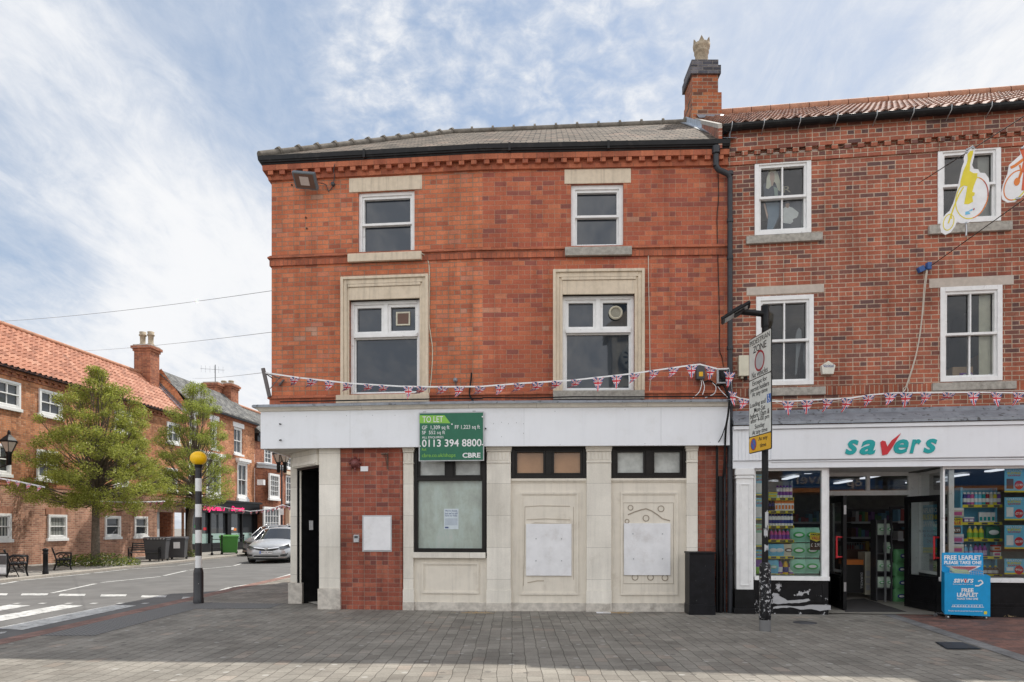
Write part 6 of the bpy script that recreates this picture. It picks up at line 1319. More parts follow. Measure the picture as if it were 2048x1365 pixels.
part('roundel',b,[M['red'] if 0 else M['crimson'],M['ltgrey'],flat('sign_blue',(.03,.13,.45))],Z)
b=MB(); disc(b,.262,3.315,0,.012,.006); q=lambda s,z:SP.W(s,.006,z); b.face([q(.258,3.3),q(.268,3.3),q(.27,3.262),q(.258,3.262)]); b.face([q(.26,3.27),q(.295,3.27),q(.295,3.262),q(.26,3.262)]); b.face([q(.288,3.27),q(.296,3.27),q(.31,3.235),q(.3,3.235)]); disc(b,.272,3.25,.018,.025,.006); part('wheelchair_symbol',b,M['wh'],Z)
# ---- benches (cast iron ends, slats)
def bench(L,label,group=None):
    t=thing('street_bench',label,'bench',(0,0,0),group)
    for x in (-L/2,L/2):
        b=MB(); w=.022
        def bar(pts,r=.02): b.tube([(x,q[0],q[1]) for q in pts],r,6)
        bar([(-.28,.0),(-.24,.2),(-.26,.4)],.025); bar([(.28,.0),(.2,.22),(.2,.42)],.025); bar([(-.27,.4),(.2,.4)],.025); bar([(-.2,.12),(0,.2),(.18,.12)],.015)
        bar([(-.27,.4),(-.28,.6),(-.3,.64),(.1,.66),(.22,.6)],.022); bar([(.2,.4),(.26,.62),(.34,.86)],.025)
        for cy,cz,r in ((-.12,.3,.07),(.03,.3,.07),(-.12,.52,.075),(.05,.52,.075),(.14,.32,.05)):
            b.tube([(x,cy+r*math.cos(R(a)),cz+r*math.sin(R(a))) for a in range(0,361,40)],.012,5,cap=False)
        part('bench_end',b,M['black'],t)
    b=MB()
    for k in range(5): b.box(-L/2,L/2,-.26+k*.09,-.19+k*.09,.415,.44)
    part('seat',b,M['dkgrey'],t); b=MB()
    for k in range(4): y=.235+k*.03; z=.5+k*.095; b.box(-L/2,L/2,y,y+.025,z,z+.07)
    part('backrest',b,M['dkgrey'],t); return t
# local +y is the back of the bench; it stands to the right in the picture
def place(o,g,rz,s=1): o.location=(g.x,g.y,0); o.rotation_euler=(0,0,rz); o.scale=(s,s,s)
o=bench(.9,'black cast iron bench at the left edge of the far pavement, left of the bollard'); g=G(34,1152); place(o,g,math.atan2(.81,-.6),.92)
o=bench(.7,'black cast iron bench between the bollard and the larger tree'); g=G(125,1140); place(o,g,math.atan2(.83,-.56),.88)
o=bench(1.3,'black cast iron bench half hidden behind the first black bin'); g=G(287,1124); place(o,g+Vector((-.05,.25,0)),math.atan2(.35,.95)-R(0),.9)
o.rotation_euler=(0,0,R(12)); 
p=G(91,1149); b=MB(); b.lathe((p.x,p.y,0),[(.085,0),(.085,.1),(.07,.12),(.068,.62),(.08,.63),(.08,.66),(.066,.67),(.068,.72),(.085,.73),(.08,.78),(.04,.8),(.001,.81)],16); solo('bollard',b,M['black'],'black cast iron bollard between the two benches on the far pavement','bollard')
# ---- wheelie bins
def bin_(label,mat,sx,g,rz,tag=None,group=None,open_=False):
    t=thing('wheelie_bin',label,'bin',(g.x,g.y,0),group); W=.3*sx; D=.36; b=MB(); c=Vector((g.x,g.y,0)); Mx=Matrix.Translation(c)@Matrix.Rotation(rz,4,'Z')
    b.box8([(-W*.85,-D*.75,.08),(W*.85,-D*.75,.08),(W*.85,D*.8,.08),(-W*.85,D*.8,.08),(-W,-D,.92),(W,-D,.92),(W,D,.92),(-W,D,.92)]); b.box8([(-W*1.06,-D*1.05,.88),(W*1.06,-D*1.05,.88),(W*1.06,D,.88),(-W*1.06,D,.88),(-W*1.06,-D*1.05,.94),(W*1.06,-D*1.05,.94),(W*1.06,D,.94),(-W*1.06,D,.94)])
    part('body',b.xf(Mx),M[mat],t,bevel=.02)
    b=MB(); z=.97 if open_ else .945; b.box8([(-W*1.08,-D*1.1,z),(W*1.08,-D*1.1,z),(W*1.08,D*1.15,.95),(-W*1.08,D*1.15,.95),(-W*1.0,-D*.9,z+.05),(W*1.0,-D*.9,z+.05),(W*1.0,D*1.0,1.02),(-W*1.0,D*1.0,1.02)]); b.tube([(-W,D*1.2,.95),(W,D*1.2,.95)],.02,6); part('lid',b.xf(Mx),M[mat],t,bevel=.01)
    for s in (-1,1): b=MB(); b.lathe((s*W*.8,D*.85,.1),[(.1,-.03),(.1,.03),(.04,.032),(.04,-.03)],14,axis=(1,0,0)); part('wheel',b.xf(Mx),M['tyre'],t)
    if tag: b=MB(); b.box(-W*.25,W*.45,-D*1.0-.01,-D*.98,.5,.78); part('sticker',b.xf(Mx),M['wh'],t)
    if open_:
        b=MB()
        for k in range(6): b.sphere((-W*.6+k*.12,-D*.9,.95),.05,5,0)
        part('rubbish',b.xf(Mx),M['wh'],t)
bin_('first black wheelie bin, its lid propped up by white rubbish, beside the bench','bin',1.45,G(309,1123)+Vector((0,.2,0)),R(14),open_=True)
bin_('second black wheelie bin with a white sticker, between the first bin and the slim tree','bin',1.25,G(351,1119.5)+Vector((0,.2,0)),R(14),tag=True)
bin_('green wheelie bin outside the dessert shop','bingreen',1.5,G(455,1109)+Vector((0,.2,0)),R(20))
def railing(label,g,L,rz):
    t=thing('pavement_railing',label,'railing',(g.x,g.y,0)); Mx=Matrix.Translation((g.x,g.y,0))@Matrix.Rotation(rz,4,'Z')
    for x in (0,L):
        b=MB(); b.lathe((x,0,0),[(.07,0),(.07,.1),(.035,.14),(.03,.5),(.05,.52),(.03,.54),(.03,.85),(.05,.87),(.03,.9),(.001,.93)],10); b.sphere((x,0,.97),.06,6); part('post',b.xf(Mx),M['black'],t)
    b=MB(); b.tube([(0,0,.8),(L,0,.8)],.022,6); b.tube([(0,0,.35),(L,0,.35)],.022,6); part('rail',b.xf(Mx),M['black'],t)
railing('short black ball topped railing left of the green bin',G(424,1111),.75,R(75)); railing('short black ball topped railing right of the green bin',G(473,1107),.6,R(75))
# A board
T=thing('a_board','black framed pavement advertising board cut by the left edge','sign board',G(3,1156)); g=G(3,1156); ap=Pl(g.x,g.y,-.3)
b=MB(); ap.ring(b,-.28,.22,.06,.72,.035,-.03,.0,0); ap.box(b,-.245,.185,-.02,-.015,.1,.68,1); ap.box(b,-.22,.16,-.015,-.01,.38,.64,2); ap.box(b,-.22,.16,-.015,-.01,.14,.3,3); b.tube([ap.W(.2,-.01,0),ap.W(.2,-.01,.1)],.015,6); b.tube([ap.W(.22,-.35,0),ap.W(.2,-.02,.7)],.015,6); part('panel',b,[M['black'],M['ltgrey'],M['dkgrey'],M['wh']],T,bevel=.003)
# lantern on the terrace wall
T=thing('wall_lantern','black traditional lantern on a bracket at the left edge','street lamp',P(18,925,23.6)); c=P(18,868,23.6); k=23.6/F
def lantern(T,c,k,hh=1.0):
    z=lambda v:c.z-(v)*k*hh
    b=MB(); b.lathe((c.x,c.y,0),[(.012*k*58,z(-8)),(.05*k*58,z(-4)),(.06*k*58,z(2)),(.16*k*58,z(7)),(.28*k*58,z(14)),(.29*k*58,z(16)),(.26*k*58,z(17))],6,0,False); b.lathe((c.x,c.y,0),[(.09*k*58,z(36)),(.12*k*58,z(38)),(.08*k*58,z(40)),(.075*k*58,z(62)),(.001,z(63))],10,0); 
    for i in range(6):
        a=R(60*i); p0=Vector((c.x+.255*k*58*math.cos(a),c.y+.255*k*58*math.sin(a),z(17))); p1=Vector((c.x+.11*k*58*math.cos(a),c.y+.11*k*58*math.sin(a),z(36))); b.tube([p0,p1],.012*k*58,4)
    part('frame',b,M['black'],T); b=MB(); b.lathe((c.x,c.y,0),[(.25*k*58,z(17.2)),(.105*k*58,z(35.8))],6,0,False); part('lantern_glass',b,M['lampglass'],T)
M['lampglass']=flat('lantern_glass',(.42,.36,.3),.15)
lantern(T,c,k); q=P(18,915,23.6); w=RW.W(RW.s(4),0,q.z); b=MB(); b.tube([q,Vector((RW.W(ys(23.6),0,0).x,23.6,q.z))],.03,6); b.tube([q-up*.25,Vector((RW.W(ys(23.6),0,0).x,23.6,q.z-.7))],.02,6); part('bracket',b,M['black'],T)
# far twin lamp post
T=thing('twin_lamp_post','tall black lamp post with two lanterns behind the silver car','street lamp',(k_(564)*44,44,0)); k=44/F*.8
for u in (557,570): lantern(T,P(u,896,44),k)
b=MB(); base=P(563.5,930,44); b.tube([(base.x,44,0),(base.x,44,1.2),(base.x,44,base.z)],[.09,.07,.045],8); b.tube([P(557,925,44),P(563,932,44),P(570,925,44)],.03,6); b.tube([P(557,940,44),P(570,940,44)],.015,5); b.tube([P(557,915,44),P(557,945,44)],.03,5); b.tube([P(570,915,44),P(570,945,44)],.03,5); part('post',b,M['pipe'],T)
b=MB(); b.box(base.x-.1,base.x+.15,43.9,43.92,2.2,2.6,0); part('small_sign',b,M['wh'],T)
# ================================================================ CARS
def car(label,g,rz,plate=None,roofbars=False,z0=RZ,kind='estate',paint='silver'):
    T=thing('parked_car' if not plate else 'silver_car',label,'car',(g.x,g.y,z0)); Mx=Matrix.Translation((g.x,g.y,z0))@Matrix.Rotation(rz,4,'Z')
    # local: y=0 nose, +y towards the tail
    st=[(0.0,.55,.30,.50,.62),(.03,.70,.22,.52,.70),(.12,.80,.2,.6,.76),(.3,.87,.2,.68,.83),(.6,.91,.2,.76,.9),(1.0,.925,.2,.84,.96),(1.35,.93,.2,.9,1.0),(2.4,.935,.2,.93,1.0),(3.6,.93,.2,.95,1.0),(4.3,.9,.24,.96,1.02),(4.65,.82,.3,.92,1.0),(4.78,.7,.36,.7,.9)]
    b=MB(); vs=[]; 
    for y,w,zl,zb,zt in st:
        half=[(0,zl),(w*.88,zl),(w*.985,zl+.12),(w,(zl+zb)/2),(w*.985,zb-.03),(w*.93,zb+.02),(w*.72,zt-.03),(w*.35,zt),(0,zt+.005)]
        ring=[(x,y,z) for x,z in half]+[(-x,y,z) for x,z in half[-2:0:-1]]; vs+=ring
    k=16; fs=[(i*k+j,i*k+(j+1)%k,(i+1)*k+(j+1)%k,(i+1)*k+j) for i in range(len(st)-1) for j in range(k)]+[tuple(range(k-1,-1,-1)),tuple((len(st)-1)*k+j for j in range(k))]
    b.mesh(vs,fs,0,True); body=part('body',b.xf(Mx),M[paint],T)
    # cabin
    cb=[(1.25,.86,.95,.01),(2.05,.66,1.40,0),(2.5,.63,1.46,0),(3.6,.62,1.45,0),(4.35,.62,1.32,0),(4.7,.78,.98,0)]
    b=MB(); rows=[]
    base=[(1.2,.84,.97),(2.0,.87,.98),(2.5,.875,.98),(3.6,.87,.99),(4.4,.83,1.0),(4.72,.7,1.0)]
    for (yb,wb,zb),(yt,wt,zt,_) in zip(base,cb):
        rows.append([(-wb,yb,zb),(-(wb*.4+wt*.6),yb*.45+yt*.55,zb+(zt-zb)*.5),(-wt,yt,zt),(-wt*.5,yt,zt+.035*(zt>1)),(0,yt,zt+.045*(zt>1)),(wt*.5,yt,zt+.035*(zt>1)),(wt,yt,zt),(wb*.4+wt*.6,yb*.45+yt*.55,zb+(zt-zb)*.5),(wb,yb,zb)])
    v=[q for r in rows for q in r]; 
    side=[];roof=[]
    for i in range(5):
        for j in range(8):
            f_=(i*9+j,i*9+j+1,(i+1)*9+j+1,(i+1)*9+j); (roof if 2<=j<=5 and 1<=i<=3 else side).append(f_)
    b.mesh(v,side,0,True); part('windows',b.xf(Mx),M['carglass'],T)
    b=MB(); b.mesh(v,roof,0,True); r_=.025
    for s in (-1,1):
        b.tube([(s*.86,1.22,.96),(s*.7,1.95,1.355),(s*.64,2.45,1.45),(s*.63,3.6,1.44),(s*.64,4.3,1.32),(s*.76,4.68,.99)],.024,6); b.tube([(s*.885,2.55,.98),(s*.645,2.62,1.45)],.03,6,m=1); b.tube([(s*.88,3.55,.98),(s*.63,3.6,1.45)],.03,6,m=1)
    part('roof',b.xf(Mx),[M[paint],M['black']],T)
    if roofbars:
        b=MB()
        for s in (-1,1): b.tube([(s*.6,2.4,1.48),(s*.58,2.5,1.54),(s*.58,3.9,1.52),(s*.6,4.0,1.44)],.018,6)
        part('roof_rail',b.xf(Mx),M['steel'],T)
    def itp(v,t):
        for (a,x),(c,y) in zip(t,t[1:]):
            if v<=c: return x+(y-x)*max(0,(v-a))/(c-a)
        return t[-1][1]
    def yfz(x,z): return max(itp(abs(x),[(0,0),(.55,0),(.7,.03),(.8,.12),(.87,.3),(.91,.6)]),itp(z,[(0,0),(.6,0),(.68,.03),(.74,.12),(.81,.3),(.88,.6)]) if z>.6 else 0)-.02
    def fq(pts,m,e=0): b.face([(x,yfz(x,z)-e,z) for x,z in pts],m)
    def strip(pt,pb,m,e=.004):
        for (x0,z0_),(x1,z1_),(x2,z2_),(x3,z3_) in zip(pt,pt[1:],pb[1:],pb): fq([(x0,z0_),(x1,z1_),(x2,z2_),(x3,z3_)],m,e)
    xs=[-.5,-.4,-.2,0,.2,.4,.5]
    b=MB(); strip([(x,.655-.0*abs(x)) for x in xs],[(x,.50+.42*abs(x)**2.0*1.0) for x in xs],0,.012); strip([(x,.33) for x in xs],[(x,.27) for x in xs],0,.012)
    for s in (-1,1): strip([(s*.58,.37),(s*.7,.38),(s*.84,.44)],[(s*.56,.31),(s*.7,.3),(s*.8,.31)],0,.012)
    part('grille',b.xf(Mx),M['blk'],T)
    b=MB(); strip([(x,.675-.05*(1-abs(x)*2)) for x in xs],[(x,.645-.05*(1-abs(x)*2)) for x in xs],0,.018); strip([(x,.255) for x in (-.8,-.5,0,.5,.8)],[(x,.235) for x in (-.8,-.5,0,.5,.8)],0,.018); part('chrome_trim',b.xf(Mx),M['chrome'],T)
    b=MB(); b.lathe((0,-.03,.61),[(.065,0),(.065,.012),(.05,.014),(.05,.004),(.001,.004)],20,axis=(0,-1,0)); b.box(-.045,.045,-.048,-.036,.6,.62); part('emblem',b.xf(Mx),M['chrome'],T)
    for s in (-1,1):
        b=MB(); strip([(s*.52,.685),(s*.7,.735),(s*.86,.8)],[(s*.54,.60),(s*.7,.60),(s*.88,.64)],0,.02); part('headlight',b.xf(Mx),M['headlamp'],T)
        b=MB(); b.box8([(s*.9,1.42,.95),(s*1.08,1.45,.96),(s*1.08,1.56,.96),(s*.9,1.56,.95),(s*.92,1.42,1.06),(s*1.1,1.46,1.08),(s*1.1,1.56,1.08),(s*.92,1.56,1.06)]); part('mirror',b.xf(Mx),M[paint],T,bevel=.02)
        for y in (.86,3.72):
            b=MB(); b.lathe((s*.84,y,.33),[(.2,-.08),(.33,-.1),(.34,-.05),(.34,.08),(.32,.1),(.24,.105)],22,0,axis=(s,0,0)); w=part('wheel',b.xf(Mx),M['tyre'],T)
            b=MB(); b.lathe((s*.84,y,.33),[(.24,.09),(.225,.105),(.22,.05)],22,0,axis=(s,0,0))
            for i in range(7):
                a=2*math.pi*i/7; e1=Vector((0,math.cos(a),math.sin(a))); e2=Vector((0,-math.sin(a),math.cos(a))); c=Vector((s*.925,y,.33)); b.face([c+e1*.03-e2*.022,c+e1*.22-e2*.03,c+e1*.22+e2*.03,c+e1*.03+e2*.022])
            b.lathe((s*.84,y,.33),[(.05,.09),(.001,.095)],10,0,axis=(s,0,0)); part('rim',b.xf(Mx),M['steel'],w)
            b=MB(); n=12
            for i in range(n):
                a0_,a1_=math.pi*i/n,math.pi*(i+1)/n; q=lambda r,a:(s*(.938),y+r*math.cos(a),.33+r*math.sin(a)); b.face([q(.33,a0_),q(.33,a1_),q(.375,a1_),q(.375,a0_)])
            part('arch_shadow_gap',b.xf(Mx),M['blk'],T) if 0 else None
    if plate:
        q=Pl(0,-.035,0); b=MB(); q.box(b,-.26,.26,0,.01,.405,.515,0); q.box(b,-.26,-.215,.01,.012,.405,.515,1); pl_=part('number_plate',b.xf(Mx),[M['wh'],flat('plate_blue',(.03,.12,.5))],T)
        b=MB(); text_on(b,q,plate,-.2,.24,.425,.495,.0105,th=.003,off=.02); part('plate_lettering',b.xf(Mx),M['blk'],pl_)
    b=MB(); b.box(-.8,.8,.3,4.5,.14,.24); part('underbody',b.xf(Mx),M['blk'],T)
    return T
M['carglass']=glass_op('car_glass',(.02,.024,.03),1.6); M['headlamp']=flat('headlamp_glass',(.16,.165,.17),.08,.6)
car('silver estate car with registration plate driving towards the crossing',Vector((-10.15,28.2,0)),R(4),'BX16 JAU',True)
_c=car('grey car with roof rails behind the silver car, at the far kerb',Vector((-13.05,34.9,0)),R(-4),None,True,paint='greycar'); _c.scale=(1,1,1.07)
# ================================================================ BUNTING
def jack():
    """triangular union flag pennant, hanging from its top edge, sized 0.27 x 0.30"""
    NX,NY=22,24; W_,H_=.2,.235
    def colr(x,y):   # x -.5...5, y 0 (top) .. 1 ; pattern of the union flag
        X_=x*1.7; Y_=(y-.38)*1.5
        if abs(X_)<.085 or abs(Y_)<.09: return 2
        if abs(X_)<.145 or abs(Y_)<.15: return 1
        d=abs(abs(X_)*.62-abs(Y_)*.8)
        if d<.035: return 2
        if d<.095: return 1
        return 0
    mb=MB(); v={}
    def pt(i,j):
        t=j/NY; hw=.5*(1-t)+.012; x=(i/NX-.5)*2*hw; return x,t
    for j in range(NY):
        for i in range(NX):
            q=[pt(i,j),pt(i+1,j),pt(i+1,j+1),pt(i,j+1)]; cx_=sum(a[0] for a in q)/4; cy_=sum(a[1] for a in q)/4
            mb.face([(x*W_,0,-t*H_) for x,t in q],colr(cx_,cy_))
    return mb
FLAGM=[flat('flag_blue',(.015,.03,.17)),flat('flag_white',(.7,.7,.72)),flat('flag_red',(.55,.015,.03))]
def curl(mb,a,b_,c):
    for p in mb.v:
        t=-p.z/.235; p.y+= a*t*t*.16; p.x+= b_*t*t*.14; p.z+= c*t*t*.11; p.y+=.015*math.sin(p.x*30+t*4)
    return mb
VAR=[(0,-.7,.5),(.6,-1.1,.9),(-.4,-.6,.4),(.2,-.1,.1),(1.0,-1.2,1.25),(-.2,0,0),(.3,-.4,.3)]
VM=[None]*len(VAR)
def bunting(name,label,pts3,flags,scale=1.0,seq=None,rz=0,tape=.006):
    T=thing(name,label,'bunting',pts3[0]); b=MB()
    for i in range(len(pts3)-1):
        a,c=pts3[i],pts3[i+1]; b.face([a-up*tape,c-up*tape,c+up*tape,a+up*tape]); b.face([a-up*tape+Vector((0,.004,0)),c-up*tape+Vector((0,.004,0)),c+up*tape+Vector((0,.004,0)),a+up*tape+Vector((0,.004,0))])
    part('tape',b,M['wh'],T)
    rnd=random.Random(len(flags)*7+3)
    for i,f in enumerate(flags):
        k=seq[i%len(seq)] if seq else rnd.randrange(len(VAR))
        if VM[k] is None:
            me=_mesh('union_pennant',curl(jack(),*VAR[k]),FLAGM,(0,0,0)); VM[k]=me
        o=bpy.data.objects.new('pennant',VM[k]); col.objects.link(o); o.parent=T; o.location=f-WL[T.name]; o.rotation_euler=(0,0,rz+rnd.uniform(-.25,.25)); o.scale=(scale*rnd.uniform(.92,1.05),)*3
    return T
def onpath(pts,u):
    for (u0,v0),(u1,v1) in zip(pts,pts[1:]):
        if u0<=u<=u1: return v0+(v1-v0)*(u-u0)/(u1-u0)
    return pts[-1][1]
BD=.42
def p3(u,v):
    if u<965: return FL.at(u,v,BD)
    return FR.at(u,v,BD)
path=[(531,746),(600,756),(700,767),(800,773),(860,774),(960,773.5),(1042,767),(1144,761),(1262,748),(1381,731),(1400,729),(1434,738)]
fl=[590,625,660,696,738,768,817,844,886,919,961,1001,1039,1076,1114,1153,1196,1233,1269,1308,1347,1383,1421]
bunting('union_bunting','string of union flag pennants across the first floor of the corner building',[p3(u,v) for u,v in path],[p3(u,onpath(path,u)) for u in fl],1.0,seq=[1,1,0,1,4,4,5,4,1,0,1,0,1,1,1,1,5,5,0,0,0,5,3],rz=-.05,tape=.012)
b=MB(); pr=[p3(1434,738),FR.at(1458,737,.3),FR.at(1462,760,.3),FR.at(1465,788,.3)]
T_=bunting('union_bunting','short piece of bunting tied round the drainpipe between the buildings',pr,[FR.at(1459,745,.3),FR.at(1465,784,.32)],1.1,seq=[3,5],rz=.3,tape=.008)
path2=[(1468,792),(1480,797),(1520,803),(1576,803),(1650,799),(1700,797),(1740,790),(1790,786),(1850,786),(1950,785),(2070,786)]
sp3=lambda u,v:S_.at(u,v,.3)
fl2=[1488,1576,1614,1655,1694,1737,1781,1812,1852,1898,1947,1993,2037]
bunting('union_bunting','string of union flag pennants above the savers shopfront',[sp3(u,v) for u,v in path2],[sp3(u,onpath(path2,u)) for u in fl2],1.05,seq=[2,5,3,6,6,6,2,3,6,4,5,5,6],rz=-.1,tape=.01)
for pts,lab in (([(1500,785,.1),(1545,800,.2),(1600,803,.15),(1700,795,.1),(1800,786,.1),(2060,781,.1)],'slack cream cable behind the bunting above the shopfront'),([(1535,797,.15),(1555,806,.2),(1580,812,.18),(1640,806,.12),(1740,797,.1)],'second slack cream cable drooping below the bunting')):
    cable(S_,pts,.007,M['cable'],lab)
# far bunting across the street
def far_b(pts,label,n,sc):
    P_=[P(*q) for q in pts]; seg=[(P_[i],P_[i+1]) for i in range(len(P_)-1)]; L=sum((b_-a).length for a,b_ in seg); fl=[]
    for i in range(n):
        d=L*(i+.5)/n
        for a,b_ in seg:
            l=(b_-a).length
            if d<=l: fl.append(a.lerp(b_,d/l)); break
            d-=l
    bunting('union_bunting',label,P_,fl,sc,seq=[0,2,3,6],tape=.02)
far_b([(-30,947,20),(0,957,20),(40,964,20),(90,975,20.5)],'string of small union pennants at the left edge',6,.9)
far_b([(200,1003,25),(260,1005,26),(330,1003,28)],'string of small union pennants low under the larger tree crown',9,.9)
far_b([(345,1003,33),(420,1011,34),(500,1023,35),(540,1019,36),(565,1010,37),(592,1017,38)],'string of union pennants in front of the dessert shop sign',20,.95)
# ---- overhead wires on the left
def wire(a,b_,label,sag=.15,r=.005,mat='grey',n=14):
    b=MB(); b.tube([a.lerp(b_,i/n)-up*(sag*4*(i/n)*(1-i/n)) for i in range(n+1)],r,5); solo('overhead_wire',b,M[mat],label,'wire')
cn_=Vector((-4.36,12.4,0))
wire(P(-60,646,22),Vector((-4.36,12.42,CH+(CV-581)/F*12.4)),'uppermost thin overhead wire running left from the corner building',.1)
wire(P(170,702,30),Vector((-4.36,12.42,CH+(CV-664)/F*12.4)),'middle thin overhead wire running from the corner building to the terrace roof',.05)
wire(P(385,757,44),P(533,745,12.3),'lowest thin overhead wire running from the corner bracket to the far chimney',.05)
# ---- hanging cycle signs
q=P(1837,367,0.0) if 0 else S_.at(1837,367,0); far=P(2100,200,8.3); wire(q,far,'upper wire carrying the cycle signs, anchored on the brown brick wall',.0,.007,'blk')
q2=S_.at(1858,535,0); far2=P(2100,362,8.3); wire(q2,far2,'lower wire carrying the cycle signs, anchored at the blue clamps',.0,.007,'blk')
CP=Pl(6.4,9.9,-.25); c4_=lambda x,y:(1700+x/3.3305,150+y/3.3305)
def plate(b,pts,d,th,m=0): b.prism([CP.at(u,v,d) for u,v in pts],CP.N(),th,m)
def ell(cx_,cy_,rx,ry,rot,a0=0,a1=360,n=30):
    out=[]
    for i in range(n+1):
        a=R(a0+(a1-a0)*i/n); x=rx*math.cos(a); y=ry*math.sin(a); c,s=math.cos(R(rot)),math.sin(R(rot)); out.append(c4_(cx_+x*c-y*s,cy_+x*s+y*c))
    return out
def ringp(b,cx_,cy_,rx,ry,rot,w,d,a0,a1,m=0,n=30):
    o=ell(cx_,cy_,rx,ry,rot,a0,a1,n); i_=ell(cx_,cy_,rx-w,ry-w,rot,a0,a1,n)
    for k in range(n): b.face([CP.at(*o[k],d),CP.at(*o[k+1],d),CP.at(*i_[k+1],d),CP.at(*i_[k],d)],m)
T=thing('cycle_sign','flat white hanging sign shaped like a yellow penny farthing rider','hanging sign',CP.at(1935,468,0))
b=MB(); o=[(835,480),(828,540),(814,600),(824,625),(855,630),(866,652),(900,655),(925,690),(931,760),(915,830),(880,900),(840,955),(790,985),(740,990),(712,978),(700,1010),(670,1050),(635,1066),(608,1050),(600,1010),(612,960),(640,925),(665,905),(690,850),(712,780),(728,700),(745,620),(760,580),(758,555),(775,510),(795,485)]
plate(b,[c4_(*q) for q in o],0,.012); part('plate',b,M['wh'],T)
b=MB(); o=[(800,508),(822,503),(818,530),(812,548),(800,590),(798,640),(822,655),(850,655),(845,690),(825,740),(815,780),(832,785),(828,805),(815,810),(820,845),(790,862),(760,860),(772,800),(782,742),(760,738),(735,752),(735,715),(755,640),(778,590),(785,560),(783,530)]
plate(b,[c4_(*q) for q in o],.003,.002); part('rider_print',b,M['ylw'],T)
b=MB(); ringp(b,812,820,106,146,20,7,.002,60,235,0); ringp(b,812,820,106,146,20,7,.002,-20,60,1); ringp(b,812,820,106,146,20,8,.002,-70,-20,2); ringp(b,812,820,106,146,20,7,.002,-90,-70,1); ringp(b,812,820,106,146,20,7,.002,235,270,0); ringp(b,657,982,36,58,18,6,.002,0,360,0)
def strp(b,pts,w,d,m=0):
    q=[CP.at(*c4_(*x),d) for x in pts]
    for i in range(len(q)-1): t=(q[i+1]-q[i]).normalized(); s=t.cross(CP.N())*w/2; b.face([q[i]-s,q[i+1]-s,q[i+1]+s,q[i]+s],m)
strp(b,[(757,748),(725,800),(700,860),(675,930),(655,990)],.018,.0035); strp(b,[(672,930),(678,960)],.015,.0035)
part('wheel_print',b,[M['ylw'],M['orange'],flat('brick_red_print',(.42,.08,.05))],T)
b=MB()
for x0,x1,y,m in ((768,792,915,0),(795,803,905,0),(805,818,900,0),(820,830,895,1),(768,800,925,0)): plate(b,[c4_(x0,y+8),c4_(x1,y+2),c4_(x1,y-8),c4_(x0,y-2)],.003,.001,m)
part('small_logo',b,[M['sky'],M['crimson']],T)
b=MB(); w1=P(1945,292,0) if 0 else CP.at(1946,292,0); b.tube([CP.at(1934,301,0),CP.at(1946,292,0)],.01,5); 
for u,v in ((1933,305),(1934,300),(1946,296),(1932,447)): b.lathe(CP.at(u,v,.002),[(.018,0),(.018,.01),(.001,.011)],8,axis=CP.N())
b.tube([CP.at(1932,447,0),CP.at(1933,460,0),CP.at(1932,472,0)],.012,6); part('fittings',b,M['steel'],T)
T=thing('cycle_sign','flat white hanging sign with orange bicycle cut by the right edge','hanging sign',CP.at(2040,405,0))
b=MB(); o=[(1200,430),(1159,470),(1130,500),(1138,530),(1110,555),(1060,600),(1050,660),(1020,730),(1008,790),(1015,830),(1050,852),(1100,845),(1159,800),(1230,740),(1330,700),(1340,500),(1260,430)]
plate(b,[c4_(*q) for q in o],0,.012); part('plate',b,M['wh'],T)
b=MB(); ringp(b,1105,735,72,112,30,8,.002,-60,60,1); ringp(b,1105,735,72,112,30,8,.002,60,300,0); part('wheel_print',b,[M['orange'],M['ylw']],T)
b=MB(); strp(b,[(1070,620),(1100,605),(1160,560),(1240,540)],.04,.003); strp(b,[(1130,600),(1140,640),(1120,700)],.02,.003); strp(b,[(1155,590),(1145,650),(1125,700)],.02,.003); ob2=ell(1112,712,20,28,20,0,345,14); b.face([CP.at(*q,.004) for q in ob2]); strp(b,[(1170,640),(1155,770)],.05,.003,1); strp(b,[(1160,480),(1190,560),(1175,650)],.12,.0032,1); part('bicycle_print',b,[M['orange'],flat('red_orange',(.6,.1,.03))],T)
b=MB()
for u,v in ((2044,297),(2034,398),(2039,397)): b.lathe(CP.at(u,v,.002),[(.02,0),(.02,.012),(.001,.013)],8,axis=CP.N())
part('fittings',b,M['steel'],T)
# blue clamps with hanging cord
b=MB(); c=S_.at(1857,533,.06); ob(b,c,Vector((1,0,0)),Vector((0,0,1)),Vector((0,1,0)),.035,.06,.04); solo('wire_clamp',b,M['navy'] if 0 else flat('clamp_blue',(.03,.1,.3)),'right blue clamp where the lower sign wire meets the wall','clamp',bevel=.01)
b=MB(); c=S_.at(1842,539,.05); ob(b,c,Vector((.9,0,.4)).normalized(),Vector((-.4,0,.9)).normalized(),Vector((0,1,0)),.05,.045,.035); b.tube([S_.at(1848,536,.05),S_.at(1836,545,.03)],.01,5); solo('wire_clamp',b,flat('clamp_blue2',(.03,.1,.3)),'left blue clamp below the penny farthing sign wire','clamp',bevel=.01)
cable(S_,[(1855,540,.06),(1851,570,.06),(1846,620,.05),(1840,670,.05),(1830,720,.05),(1818,760,.05),(1810,780,.08),(1803,787,.2)],.009,M['cable'],'cream cord hanging from the blue clamps down to the bunting',name='hanging_cord')
cable(S_,[(1853,540,.06),(1848,575,.07),(1844,630,.07),(1836,690,.07),(1826,730,.07),(1813,770,.07),(1811,776,.08)],.007,M['cable'],'second twisted cream cord hanging beside the first below the clamps',name='hanging_cord')
b=MB(); c=S_.at(1811,781,.08); b.tube([c+S_.E()*.04*math.cos(R(a))+up*.055*math.sin(R(a)) for a in range(0,361,30)],.007,5,cap=False); solo('cord_loop',b,M['cable'],'small knotted loop at the bottom of the hanging cream cord','cord')
